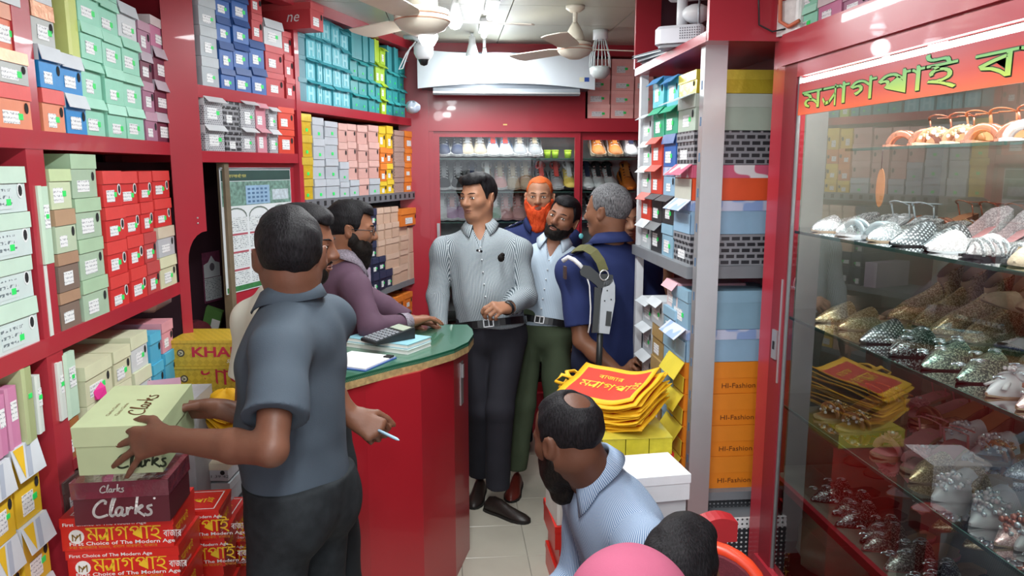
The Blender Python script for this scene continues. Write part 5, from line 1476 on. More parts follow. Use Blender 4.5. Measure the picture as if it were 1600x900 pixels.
# KHAN boxes
KM, nt, b, oc = nodes_of('khan_yellow', .4)
ck = N(nt, 'TexChecker')
ck.inputs['Scale'].default_value = 55
ck.inputs['Color1'].default_value = (*lin('#c2a233'), 1)
ck.inputs['Color2'].default_value = (*lin('#b3952c'), 1)
mp = N(nt, 'Mapping')
mp.inputs['Rotation'].default_value = (0, radians(45), 0)
nt.links.new(oc, mp.inputs[0])
nt.links.new(mp.outputs[0], ck.inputs[0])
nt.links.new(ck.outputs[0], b.inputs['Base Color'])
KR = mat('khan_red', '#b0233a', .45, var=0)
ka, kb_ = at(268, 572, 2.72), at(400, 572, 2.72)
kw = (kb_ - ka).length
kh = at(268, 530, 2.72).z - ka.z
for i in range(2):
 t = thing('shoe_box', ('upper' if i == 0 else 'lower') + ' of two yellow patterned boxes with red lettering by the white T-shirt', 'shoe box', ((ka.x + kb_.x) / 2 + .006 * i, (ka.y + kb_.y) / 2, ka.z - i * kh), (0, 0, -YAW + .02))
 MB().box(-kw / 2 + .002, kw / 2 - .002, .003, .2, 0, kh - .004, KM).build('box_body', None, t)
 MB().box(-kw / 2, kw / 2, 0, .203, kh - .012, kh - .001, KM).build('lid', None, t)
 q = MB()
 c_ = (-kw * .38, kh * .5)
 MB_e = MB()
 MB_e.plate([(c_[0] + .014 * cos(a * .393), c_[1] + .014 * sin(a * .393)) for a in range(16)], .0006, Matrix.Translation((0, .0022, 0)), mat('emblem_dark', '#4b4132', .5, var=0))
 MB_e.plate([(c_[0] + .009 * cos(a * .393), c_[1] + .009 * sin(a * .393)) for a in range(16)], .0006, Matrix.Translation((0, .0014, 0)), mat('emblem_pale', '#bdb596', .5, var=0))
 stroke(MB_e, [(c_[0] - .004, c_[1] + .004), (c_[0] + .004, c_[1]), (c_[0] - .004, c_[1] - .004)], .003, Matrix.Translation((0, .001, 0)), material=mat('emblem_dark', '#4b4132', .5, var=0))
 MB_e.build('emblem', None, t)
 if i == 0:
  latin(q, 'KHAN', Matrix.Translation((-kw * .26, .003, kh * .36)), kh * .36, KR, sx=1.35, bold=.03)
  latin(q, 'Shoe', Matrix.Translation((kw * .15, .003, kh * .12)), kh * .13, WHT, shear=.3)
 else:
  glyphs(q, 'খান', Matrix.Translation((-kw * .2, .003, kh * .26)), kh * .55, KR, sx=1.3)
 q.build('lettering', None, t)
# grey cartons below them
z_ = ka.z - kh
i = 0
while z_ > .15:
 z_ -= .14
 t = thing('carton', 'grey carton, ' + ORDN[i] + ' below the yellow lettered boxes' if i else 'grey carton right below the yellow lettered boxes', 'carton', ((ka.x + kb_.x) / 2, ka.y + .01, max(z_, 0)), (0, 0, -YAW), 'cartons below the yellow boxes')
 MB().box(-kw / 2 + .02, kw / 2 - .02, 0, .2, 0, .138 if z_ > 0 else .138 + z_, card('#8f9296')).build('carton_body', None, t)
 MB().box(-kw / 2 + .018, kw / 2 - .018, -.002, .202, .10 + min(z_, 0), .139 + min(z_, 0), card('#9ea1a5')).build('lid', None, t)
 i += 1
t = shoebox('plum', (at(258, 632, 2.3).x, at(258, 632, 2.3).y, at(258, 632, 2.3).z), .35, .1, .03, .2, 'small mauve lid lying between the blue boxes and the green box', bare=True)
# thing it lies on
p = at(258, 632, 2.3)
t = thing('carton', 'narrow grey carton holding up the small mauve lid', 'carton', (p.x, p.y + .02, 0))
MB().box(-.07, .07, 0, .2, 0, p.z - .003, card('#8f9296')).build('carton_body', None, t)
MB().box(-.072, .072, -.002, .202, p.z - .04, p.z - .001, card('#9ea1a5')).build('lid', None, t)

# ---------------------------------------------------------------- red and yellow cloth bags
BAGR = mat('bag_red', '#c8341f', .75, var=.06, scale=30, bump=.15, bscale=300)
BAGY = mat('bag_yellow', '#eab416', .7, var=.06, scale=30, bump=.15, bscale=300)

def bag_sheet(w, d, seed, bend=.02, th=.004):
 """folded cloth bag: a thin wavy sheet, red field and yellow border on top"""
 r = random.Random(seed)
 n, m = 14, 10
 ph, ph2 = r.uniform(0, 6), r.uniform(0, 6)

 def zf(x, y):
  return bend * (x / w * 2) ** 2 * .8 + .004 * sin(9 * x / w + ph) + .003 * sin(8 * y / d + ph2)
 mb = MB()
 vs = []
 for lay in (0, 1):
  for i in range(n + 1):
   for j in range(m + 1):
    x, y = w * (i / n - .5), d * (j / m - .5)
    vs.append((x, y, zf(x, y) + lay * th))
 o = (n + 1) * (m + 1)
 red, yel = [], []
 for i in range(n):
  for j in range(m):
   a = i * (m + 1) + j
   qd = (a + o, a + m + 1 + o, a + m + 2 + o, a + 1 + o)
   (red if 1 <= i < n - 1 and 1 <= j < m - 1 else yel).append(qd)
   yel.append((a, a + 1, a + m + 2, a + m + 1))
 for i in range(n):
  for j in (0, m):
   a = i * (m + 1) + j
   yel.append((a, a + m + 1, a + m + 1 + o, a + o))
 for j in range(m):
  for i in (0, n):
   a = i * (m + 1) + j
   yel.append((a, a + 1, a + 1 + o, a + o))
 base = len(mb.v)
 mb.v += vs
 for fs, mt in ((red, BAGR), (yel, BAGY)):
  mi = mb._mi(mt)
  for f in fs:
   mb.f.append(list(f))
   mb.m.append(mi)
   mb.ss.append(True)
 return mb, zf

bp = at(972, 668, 2.52)
BW, BD = .30, .27
nbag = 13
for i in range(nbag):
 top = i == nbag - 1
 mb, zf = bag_sheet(BW * rnd.uniform(.95, 1.04), BD * rnd.uniform(.95, 1.04), i, .028, .004)
 loc = (bp.x + rnd.uniform(-.012, .012) - i * .0012, bp.y + .11 + rnd.uniform(-.012, .012), bp.z + .0085 * i + .004)
 t = thing('cloth_bag', 'red cloth bag with yellow edging, topmost of the pile on the right' if top else 'red cloth bag with yellow edging, ' + ORDN[12 - i] + ' from the top of the right-hand pile', 'bag', loc, (radians(8) + i * .004, radians(-3), radians(-38) + rnd.uniform(-.06, .06)), 'yellow edged cloth bags in the right-hand pile')
 if top:
  del t['group']
 mb.build('folded_sheet', None, t)
 if top:
  q = MB()
  Mt = Matrix.Translation((0, 0, .0)) @ Matrix.Rotation(radians(-90), 4, 'X')
  g2 = MB()
  glyphs(g2, 'মYাগপাই', Matrix.Translation((-.105, -.035, 0)) @ Matrix.Rotation(radians(-90), 4, 'X'), .05, YEL, th=0, sx=.8)
  glyphs(g2, 'বাজার', Matrix.Translation((-.06, .045, 0)) @ Matrix.Rotation(radians(-90), 4, 'X'), .022, YEL, th=0)
  g2.v = [(x, y, zf(x, y) + .0052) for x, y, z in g2.v]
  g2.build('lettering', None, t)
 h_ = MB()
 if i in (4, 9, 12):
  h_.tube([(-BW * .45, .0, .006), (-BW * .56, .02, .022), (-BW * .62, .05, .02), (-BW * .56, .075, .012), (-BW * .46, .06, .006)], .009, 8, BAGY, flat=.5)
  h_.tube([(-BW * .45, .02, .008), (-BW * .60, .0, .03), (-BW * .64, -.03, .015), (-BW * .5, -.03, .006)], .010, 8, BAGY, flat=.5)
  h_.build('handle', None, t)

# pile below the bags: yellow wrapped packet, white box, red boxes on the floor
pk = at(1000, 711, 2.45)
ptop = at(1000, 671, 2.52).z
t = thing('packet', 'yellow boxes wrapped in clear film under the pile of cloth bags', 'packet', (pk.x - .01, pk.y, pk.z), (0, 0, 0))
fy = mat('packet_yellow', '#d6cc3a', .2, var=.12, scale=30, coat=.7, bump=.2, bscale=25)
for j in range(3):
 MB().box(-.115 + .078 * j, -.04 + .078 * j, 0, .27, 0, (ptop - pk.z) * .95, fy).build('small_box', None, t)
MB().box(-.118, .118, -.002, .272, (ptop - pk.z) * .952, (ptop - pk.z) * .98, mat('packet_top', '#cfc64c', .15, var=.1, coat=1)).build('wrapped_top', None, t)
Zp = pk.z
i, z_ = 0, Zp
while z_ > .001:
 hh = min(.12, z_)
 z_ -= hh
 red_box((pk.x - .0, pk.y + .01, z_), 0, .235, hh - .001, .26, 'red printed shoe box, ' + ORDN[i] + ' below the yellow packet' if i else 'red printed shoe box right under the yellow packet', False, False, False)
 i += 1
a, b_ = at(1010, 785, 2.05), at(1088, 782, 2.05)
wz = at(1010, 742, 2.05).z
t = thing('shoe_box', 'plain white open box behind the seated man in the striped shirt', 'shoe box', ((a.x + b_.x) / 2 - .02, a.y, a.z), (0, 0, radians(6)))
MB().box(-.09, .075, 0, .16, 0, wz - a.z - .003, card('#cfd2d6')).build('box_body', None, t)
MB().box(-.092, .077, -.002, .162, wz - a.z - .025, wz - a.z, card('#d9dbdf')).build('lid', None, t)
zz = a.z
t2 = thing('carton', 'plain carton on the floor under the white box', 'carton', ((a.x + b_.x) / 2 - .02, a.y, 0), (0, 0, radians(6)))
MB().box(-.085, .07, .01, .16, 0, zz - .002, card('#b7b9bc')).build('carton_body', None, t2)
MB().box(-.086, .071, .07, .1, zz - .002, zz - .001, card('#c7b48c')).build('tape', None, t2)
p = at(880, 884, 3.12)
zz, i = 0.0, 0
for i, (hh, dx) in enumerate(((.11, 0), (.10, .01), (.10, -.01))):
 red_box((p.x + .05 + dx, p.y - .05, zz), .04, .17, hh, .28, ('bottom' if i == 0 else 'middle' if i == 1 else 'top') + ' red shoe box on the floor beside the bearded seated man', i < 2, True, True)
 zz += hh + .001
t = shoebox('upw', (p.x - .01, p.y - .04, zz), .1, .05, .16, .2, 'white box standing up on the red floor boxes', bare=True)
t = shoebox('ored', (p.x + .06, p.y - .05, zz), .1, .07, .14, .2, 'red box standing up on the red floor boxes beside a white one', bare=True)

# bags by the left: hot pink scrap, white plastic bag, yellow bags on grey boxes

def crumple(name, label, cat, loc, sx, sy, sz, m, seed, peaks=5):
 r = random.Random(seed)
 t = thing(name, label, cat, loc)
 mb = MB()
 n, k = 18, 9
 rings = []
 for i in range(k + 1):
  th = pi * (i / k) * .96 + .02
  ring = []
  for j in range(n):
   a = 2 * pi * j / n
   f = 1 + .16 * sin(3 * a + seed + 2 * th) + .12 * sin(7 * a + 2 * seed) + r.uniform(-.06, .06)
   ring.append((sx * sin(th) * cos(a) * f, sy * sin(th) * sin(a) * f, sz * (1 - cos(th)) * .5 * (1 + .1 * sin(5 * a + seed))))
  rings.append(ring)
 mb.loft(rings, m)
 mb.build('crumpled_film' if 'plastic' in label else 'crumpled_cloth', None, t)
 return t

p = at(141, 626, 2.12)
t = thing('cloth_bag', 'hot pink cloth corner sticking out beside the cream boxes', 'bag', p)
q = MB()
hp = mat('hot_pink', '#d52a86', .6, var=.08)
q.loft([[(-.02, .0, -.004), (.024, -.006, .004), (.03, .04, .0), (-.02, .04, 0)], [(-.024, -.004, .03), (.016, -.014, .03), (.026, .04, .03), (-.02, .04, .03)], [(-.02, 0, .064), (-.004, -.008, .068), (.006, .03, .062), (-.016, .03, .06)]], hp, smooth=False)
q.build('crumpled_cloth', None, t)
p = on_plane(232, 515, (LX - .13, 0), (0, 1))
crumple('plastic_bag', 'pinkish white plastic bag stuffed above the cream boxes', 'bag', (LX - .12, p[0], at(226, 516, 2.5).z), .06, .10, .09, mat('bag_film', '#c3aab0', .25, var=.05, coat=.5), 3)
p = at(650, 176, 4.35)
crumple('plastic_bag', 'clear crumpled plastic bag at the end of the teal shelf', 'bag', (p.x - .02, p.y + .02, 2.06), .04, .04, .07, mat('bag_film_clear', '#a9b3c4', .15, var=.05, coat=.8), 5)
p = at(345, 668, 2.44)
for i in range(4):
 mb, zf = bag_sheet(.17, .15, 40 + i, .012, .006)
 t = thing('cloth_bag', 'yellow cloth bag, ' + ORDN[i] + ' from the bottom of the small pile behind the held box', 'bag', (p.x + .03, p.y + .05, p.z + .016 * i), (.1, 0, .5 + .2 * i), 'yellow cloth bags behind the held box')
 mb.mats = [BAGY, BAGY]
 mb.build('folded_sheet', None, t)
p2 = at(350, 655, 2.5)
crumple('cloth_bag', 'yellow crumpled cloth bag below the lower lettered yellow box', 'bag', (p2.x, p2.y + .04, p.z + .02), .06, .05, .075, BAGY, 11)

# ---------------------------------------------------------------- on the loft and on top of the right-hand cabinet
p = at(1052, 72, 2.6)
t = thing('router', 'white router lying on the loft shelf with its vent towards the aisle', 'router', (on_z(1056, 76, 2.156).x + .02, on_z(1056, 76, 2.156).y, 2.156), (0, 0, radians(-28)))
MB().rbox(-.085, .085, -.06, .06, .012, .07, .025, mat('router_white', '#dfe2ea', .35, var=.02)).build('casing', None, t)
MB().rbox(-.075, .075, -.05, .05, 0, .012, .02, mat('router_foot', '#8b8d93', .5)).build('base', None, t)
hm_ = MB().box(-.002, .002, -.0616, -.0604, -.002, .002, mat('vent_hole', '#6d7078', .5)).mesh('vent_hole')
for i in range(9):
 for j in range(5):
  o = obj('vent_hole', hm_, t)
  o.location = (.005 + i * .008, 0, .026 + j * .008)
t = thing('cctv_recorder', 'white bracketed device with antenna standing above the router', 'recorder', (on_z(1056, 76, 2.156).x + .045, on_z(1056, 76, 2.156).y + .02, 2.227), (0, 0, radians(-28)))
MB().rbox(-.07, .07, -.05, .05, .10, .13, .015, WHITE).build('casing', None, t)
MB().tube([(-.02, 0, 0), (-.02, 0, .10)], .03, 10, WHITE, flat=.6).build('stand', None, t)
MB().ball((.03, -.01, .045), (.05, .05, .032), WHITE, 14).build('reel', None, t)
for x in (-.06, -.02):
 MB().tube([(x, .0, .12), (x, .0, .30)], .008, 8, WHITE).build('antenna', None, t)
MB().tube([(.05, -.06, .09), (.05, -.08, .05), (.05, -.07, .0), (.05, -.04, -.05)], .004, 6, GREY).build('cable', None, t)
for i in range(3):
 t = thing('folder', ('top' if i == 2 else 'middle' if i == 1 else 'bottom') + ' grey folder of three stacked at the far loft edge', 'folder', (UX + .085, 2.96, 2.156 + .012 * i), (0, 0, radians(-85 + 6 * i)))
 q = MB()
 q.box(-.13, .13, -.09 - .01 * i, .08, 0, .002, mat('folder_grey', '#7f8d98', .5))
 q.box(-.13, .13, -.09 - .01 * i, .08, .008, .010, mat('folder_grey', '#7f8d98', .5))
 q.box(-.128, .128, .07, .08, .002, .008, mat('folder_grey', '#7f8d98', .5))
 q.build('cover', None, t)
 MB().box(-.125, .125, -.085 - .01 * i, .07, .002, .0078, mat('paper_sheet', '#e3e6e6', .6)).build('pages', None, t)
TP = ((1.03, 0), (0, 1))
for n_, (a, b_, ys, k) in enumerate([(1240, 1273, [56, 15, -30], 'mint'), (1275, 1312, [43, -8], ['pinkl']), (1314, 1352, [29, -15], ['plum']), (1355, 1400, [15, -40], ['lime0'])]):
 C(TP, a, b_, ys, k, names[n_] + ' box along the cabinet top', 2.137, d=.25)
p = at(1222, 38, 2.36)
t = thing('power_adapter', 'white flowered plastic pouch with an orange cable at the cabinet corner', 'pouch', (1.0 + .02, 2.235, 2.137), (0, 0, radians(-70)))
MB().rbox(-.05, .05, -.02, .02, 0, .10, .015, mat('pouch_white', '#d9d6d3', .3, var=.15, scale=40)).build('pouch', None, t)
MB().tube([(-.02, -.024, .2), (-.02, -.03, .12), (-.015, -.03, .04), (.02, -.03, .02), (.06, -.03, .03)], .006, 8, mat('orange_cable', '#c96a4c', .5)).build('cable', None, t)
t = thing('black_wire', 'thin black wire drooping over the red loft front', 'wire', (1.0, 2.25, 2.14))
MB().tube([(.05, -.0, .3), (.03, .0, .26), (-.06, .006, .18), (-.075, .006, .1), (-.07, .006, .03), (-.03, -.0, .01), (.0, -.02, .015)], .0025, 6, BLACK).build('wire', None, t)

# ---------------------------------------------------------------- chairs
p = at(1116, 893, 1.66)
t = thing('velvet_chair', 'red chair with maroon velvet back and orange rim at the foot of the rack', 'chair', (p.x, p.y, 0), (0, 0, radians(150)))
zc = p.z
VEL = mat('maroon_velvet', '#5d1a26', .85, var=.15, scale=90, bump=.2, bscale=300)
ORM = mat('chair_orange', '#cf3d1f', .35)
REDC = mat('chair_red', '#a8262c', .35)
arcp = [(.10 * cos(radians(a)), .0, zc - .02 + .085 * sin(radians(a))) for a in range(0, 181, 15)]
q = MB().plate([(x, z) for x, y, z in arcp] + [(-.10, .45), (.10, .45)], .05, Matrix.Translation((0, 0, 0)), VEL)
q.build('backrest', None, t)
MB().tube([(.104, .02, .45)] + [(x * 1.03, .025, z + .004) for x, y, z in arcp] + [(-.104, .02, .45)], .016, 8, ORM).build('rim', None, t, label='orange rim round the back')
MB().rbox(-.11, .11, -.09, .05, .40, .46, .03, VEL).build('seat', None, t)
for sx in (-.09, .09):
 for sy in (-.06, .02):
  MB().box(sx - .018, sx + .018, sy - .018, sy + .018, 0, .40, REDC).build('leg', None, t)
p = at(1120, 848, 1.98)
t = thing('wooden_stool', 'red block-topped stand beside the foot of the bright upright', 'stand', (p.x + .01, p.y, 0), (0, 0, 0))
q = MB()
q.plate([(-.045, p.z)] + [(-.045 + .09 * i / 6, p.z + .055 + .012 * sin(pi * i / 6)) for i in range(7)] + [(.045, p.z)], .05, Matrix.Identity(4), REDC)
q.build('head_block', None, t)
MB().box(-.02, .02, .005, .045, 0, p.z, REDC).build('upright', None, t)
MB().box(-.08, .08, -.05, .10, 0, .02, REDC).build('foot', None, t)
# chair back in the recess, with a white cloth and a green packet
RPt = ((PA.x - N1.x * .2, PA.y - N1.y * .2), (E1.x, E1.y))
p = at(312, 520, 3.1)
t = thing('velvet_chair', 'maroon chair back in the dark arched recess beneath the small calendar', 'chair', (p.x, p.y, 0), (0, 0, radians(40)))
pts = [(.055 * cos(radians(a)), p.z - .01 + .06 * sin(radians(a))) for a in range(0, 181, 15)] + [(-.055, .35), (.055, .35)]
MB().plate(pts, .04, Matrix.Identity(4), VEL).build('backrest', None, t)
MB().box(-.055, .055, -.08, .02, .35, .40, VEL).build('seat', None, t)
for sx in (-.04, .04):
 for sy in (-.06, .0):
  MB().box(sx - .014, sx + .014, sy - .014, sy + .014, 0, .35, REDC).build('leg', None, t)
p = at(333, 496, 3.2)
t = thing('packet', 'green and white packet leaning in the dark arched recess', 'packet', p, (.3, .35, 0))
MB().box(-.035, .035, -.01, .01, -.05, .045, mat('packet_green', '#5d8a4a', .4)).build('wrapper', None, t)
MB().box(.0, .035, -.011, -.01, -.05, .0, WHT).build('printed_panel', None, t)
# ---------------------------------------------------------------- people: smooth bodies from blended limbs, meshed as one surface

class Field:
 """signed distance on a grid; blended unions of limbs, then one continuous mesh"""

 def __init__(self, lo, hi, h):
  self.h = h
  self.lo = np.array(lo, float) - 2 * h
  n = np.ceil((np.array(hi, float) + 2 * h - self.lo) / h).astype(int) + 1
  self.n = n
  self.D = np.full(n, 0.06, np.float32)
  self.ax = [(self.lo[i] + h * np.arange(n[i])).astype(np.float32) for i in range(3)]

 def _win(self, lo, hi, m):
  s = []
  for i in range(3):
   a = int(max(0, math.floor((lo[i] - m - self.lo[i]) / self.h)))
   b = int(min(self.n[i], math.ceil((hi[i] + m - self.lo[i]) / self.h) + 1))
   if b <= a:
    return None, None
   s.append(slice(a, b))
  return tuple(s), np.ix_(self.ax[0][s[0]], self.ax[1][s[1]], self.ax[2][s[2]])

 def _put(self, w, d, k, sub):
  D = self.D[w]
  if sub:
   if k > 0:
    hh = np.clip(.5 - .5 * (D + d) / k, 0, 1)
    self.D[w] = D * (1 - hh) - d * hh + k * hh * (1 - hh)
   else:
    self.D[w] = np.maximum(D, -d)
  elif k > 0:
   hh = np.clip(.5 + .5 * (D - d) / k, 0, 1)
   self.D[w] = D * (1 - hh) + d * hh - k * hh * (1 - hh)
  else:
   self.D[w] = np.minimum(D, d)

 def cone(self, a, b, ra, rb, k=.02, sub=False, squash=None, cut=False):
  """tapered limb a->b; squash=(axis, factor>1) flattens it along axis; cut: flat end at b"""
  a, b = np.array(a, float), np.array(b, float)
  r = max(ra, rb)
  w, g = self._win(np.minimum(a, b) - r, np.maximum(a, b) + r, k + 2 * self.h)
  if w is None:
   return
  p = [g[i] - a[i] for i in range(3)]
  ab = b - a
  L2 = float(ab @ ab) or 1e-9
  t = (p[0] * ab[0] + p[1] * ab[1] + p[2] * ab[2]) / L2
  tc = np.clip(t, 0, 1)
  q = [p[i] - tc * ab[i] for i in range(3)]
  d2 = q[0] ** 2 + q[1] ** 2 + q[2] ** 2
  if squash is not None:
   s, f = squash
   qs = q[0] * s[0] + q[1] * s[1] + q[2] * s[2]
   d2 = d2 + qs * qs * (f * f - 1)
  d = np.sqrt(d2) - (ra + (rb - ra) * tc)
  if cut:
   d = np.maximum(d, (t - 1) * math.sqrt(L2))
  self._put(w, d.astype(np.float32), k, sub)

 def ell(self, c, R, rad, k=.02, sub=False):
  """ellipsoid with axes = columns of R"""
  c, R, rad = np.array(c, float), np.array(R, float), np.array(rad, float)
  m = np.abs(R) @ rad
  w, g = self._win(c - m, c + m, k + 2 * self.h)
  if w is None:
   return
  p = [g[i] - c[i] for i in range(3)]
  l = [(p[0] * R[0, j] + p[1] * R[1, j] + p[2] * R[2, j]) / rad[j] for j in range(3)]
  k0 = np.sqrt(l[0] ** 2 + l[1] ** 2 + l[2] ** 2)
  k1 = np.sqrt((l[0] / rad[0]) ** 2 + (l[1] / rad[1]) ** 2 + (l[2] / rad[2]) ** 2) + 1e-6
  d = k0 * (k0 - 1) / k1
  self._put(w, d.astype(np.float32), k, sub)

 def clip(self, pt, nrm, k=0.0):
  """keep only the side the normal points to"""
  g = np.ix_(*self.ax)
  d = sum((g[i] - float(pt[i])) * float(nrm[i]) for i in range(3))
  self.D = np.maximum(self.D, -d.astype(np.float32))

 def mesh(self):
  D, h = self.D, self.h
  S_ = D < 0
  nx, ny, nz = D.shape
  c = [S_[i:nx - 1 + i, j:ny - 1 + j, k:nz - 1 + k] for i in (0, 1) for j in (0, 1) for k in (0, 1)]
  anyc = c[0] | c[1] | c[2] | c[3] | c[4] | c[5] | c[6] | c[7]
  allc = c[0] & c[1] & c[2] & c[3] & c[4] & c[5] & c[6] & c[7]
  cell = anyc & ~allc
  I = np.argwhere(cell)
  if not len(I):
   return np.zeros((0, 3)), np.zeros((0, 4), int)
  idx = np.full(cell.shape, -1, np.int64)
  idx[cell] = np.arange(len(I))
  off = np.array([(i, j, k) for i in (0, 1) for j in (0, 1) for k in (0, 1)])
  val = np.stack([D[I[:, 0] + o[0], I[:, 1] + o[1], I[:, 2] + o[2]] for o in off], 1)
  acc, cnt = np.zeros((len(I), 3)), np.zeros(len(I))
  for a in range(8):
   for b in range(a + 1, 8):
    if np.abs(off[a] - off[b]).sum() == 1:
     va, vb = val[:, a], val[:, b]
     m = (va < 0) != (vb < 0)
     t = np.where(m, va / np.where(m, va - vb, 1), 0)
     acc += np.where(m[:, None], off[a] + t[:, None] * (off[b] - off[a]), 0)
     cnt += m
  V = self.lo + h * (I + acc / cnt[:, None])
  Q = []
  for ax in range(3):
   u, v = (ax + 1) % 3, (ax + 2) % 3
   s0, s1 = [slice(None)] * 3, [slice(None)] * 3
   s0[ax], s1[ax] = slice(0, -1), slice(1, None)
   A, B = S_[tuple(s0)], S_[tuple(s1)]
   E = np.argwhere(A != B)
   ok = (E[:, u] > 0) & (E[:, v] > 0) & (E[:, u] < D.shape[u] - 1) & (E[:, v] < D.shape[v] - 1)
   E = E[ok]
   fl = A[tuple(E.T)]

   def cellat(du, dv):
    e = E.copy()
    e[:, u] += du
    e[:, v] += dv
    return idx[tuple(e.T)]
   q = np.stack([cellat(-1, -1), cellat(0, -1), cellat(0, 0), cellat(-1, 0)], 1)
   q[~fl] = q[~fl][:, ::-1]
   Q.append(q)
  return V, np.concatenate(Q)

def smooth_verts(V, Q, n=1, lam=.5):
 for _ in range(n):
  acc, cnt = np.zeros_like(V), np.zeros(len(V))
  for a, b in ((0, 1), (1, 2), (2, 3), (3, 0)):
   np.add.at(acc, Q[:, a], V[Q[:, b]])
   np.add.at(acc, Q[:, b], V[Q[:, a]])
   np.add.at(cnt, Q[:, a], 1)
   np.add.at(cnt, Q[:, b], 1)
  V = V + lam * (acc / np.maximum(cnt, 1)[:, None] - V)
 return V

def vnormals(V, Q):
 n = np.cross(V[Q[:, 2]] - V[Q[:, 0]], V[Q[:, 3]] - V[Q[:, 1]])
 out = np.zeros_like(V)
 for i in range(4):
  np.add.at(out, Q[:, i], n)
 return out / (np.linalg.norm(out, axis=1)[:, None] + 1e-12)

def np_mesh(name, V, Q, material, parent, org, attr=None, **props):
 me = bpy.data.meshes.new(name)
 V = V - np.array(org)
 me.vertices.add(len(V))
 me.vertices.foreach_set('co', V.astype(np.float32).ravel())
 me.loops.add(len(Q) * 4)
 me.loops.foreach_set('vertex_index', Q.astype(np.int32).ravel())
 me.polygons.add(len(Q))
 me.polygons.foreach_set('loop_start', np.arange(0, len(Q) * 4, 4, dtype=np.int32))
 me.polygons.foreach_set('use_smooth', np.ones(len(Q), bool))
 me.materials.append(material)
 if attr is not None:
  a = me.attributes.new('suv', 'FLOAT_VECTOR', 'POINT')
  a.data.foreach_set('vector', attr.astype(np.float32).ravel())
 me.update(calc_edges=True)
 me.validate()
 return obj(name, me, parent, **props)

def vec(*a):
 return np.array(a, float)

def unit(v):
 v = np.array(v, float)
 return v / np.linalg.norm(v)

def P3(px, py, z):
 return np.array(at(px, py, z))

def face(deg):
 """0 = looking away from the camera side (+Y), 90 = right, 180 = towards it, -90 = left"""
 return vec(sin(radians(deg)), cos(radians(deg)), 0)

def basis(f, u):
 u = unit(u)
 f = unit(np.array(f) - u * (np.array(f) @ u))
 r = np.cross(f, u)
 return np.stack([r, f, u], 1)

# -- materials
def skin(name, c):
 m = mat('skin_' + name, c, .5, var=.07, scale=22, bump=.05, bscale=160, spec=.35)
 b = m.node_tree.nodes['Principled BSDF']
 b.inputs['Subsurface Weight'].default_value = .06
 b.inputs['Subsurface Radius'].default_value = (.012, .005, .003)
 return m

def cloth(name, c, var=.07, rough=.85, scale=10):
 return mat('cloth_' + name, c, rough, var=var, scale=scale, bump=.12, bscale=420, spec=.2)

def hair_mat(name, c, c2=None, rough=.6):
 m, nt, b, oc = nodes_of('hair_' + name, rough)
 mp = N(nt, 'Mapping')
 mp.inputs['Scale'].default_value = (260, 260, 60)
 nt.links.new(oc, mp.inputs[0])
 nz = N(nt, 'TexNoise')
 nz.inputs['Scale'].default_value = 1.0
 nz.inputs['Detail'].default_value = 3
 nt.links.new(mp.outputs[0], nz.inputs['Vector'])
 rp = N(nt, 'ValToRGB')
 rp.color_ramp.elements[0].position, rp.color_ramp.elements[1].position = .35, .65
 rp.color_ramp.elements[0].color = (*lin(c), 1)
 rp.color_ramp.elements[1].color = (*lin(c2 or c), 1)
 nt.links.new(nz.outputs['Fac'], rp.inputs[0])
 nt.links.new(rp.outputs[0], b.inputs['Base Color'])
 bp = N(nt, 'Bump')
 bp.inputs['Strength'].default_value = .6
 bp.inputs['Distance'].default_value = .004
 nt.links.new(nz.outputs['Fac'], bp.inputs['Height'])
 nt.links.new(bp.outputs[0], b.inputs['Normal'])
 b.inputs['Specular IOR Level'].default_value = .18
 return m

def stripes(name, base, line, pitch, width, base2=None, cross=None):
 """woven stripes following the garment (attribute suv: x round the limb, y along it)"""
 m, nt, b, oc = nodes_of('striped_' + name, .8)
 at_ = N(nt, 'Attribute', attribute_name='suv')
 sp = N(nt, 'SeparateXYZ')
 nt.links.new(at_.outputs['Vector'], sp.inputs[0])
 mu = N(nt, 'Math', operation='MULTIPLY')
 mu.inputs[1].default_value = 1 / pitch
 nt.links.new(sp.outputs['X'], mu.inputs[0])
 fr = N(nt, 'Math', operation='FRACT')
 nt.links.new(mu.outputs[0], fr.inputs[0])
 lt = N(nt, 'Math', operation='LESS_THAN')
 lt.inputs[1].default_value = width
 nt.links.new(fr.outputs[0], lt.inputs[0])
 mx = N(nt, 'Mix', data_type='RGBA')
 mx.inputs[6].default_value = (*lin(base), 1)
 mx.inputs[7].default_value = (*lin(line), 1)
 nt.links.new(lt.outputs[0], mx.inputs[0])
 nt.links.new(mx.outputs[2], b.inputs['Base Color'])
 b.inputs['Specular IOR Level'].default_value = .2
 return m

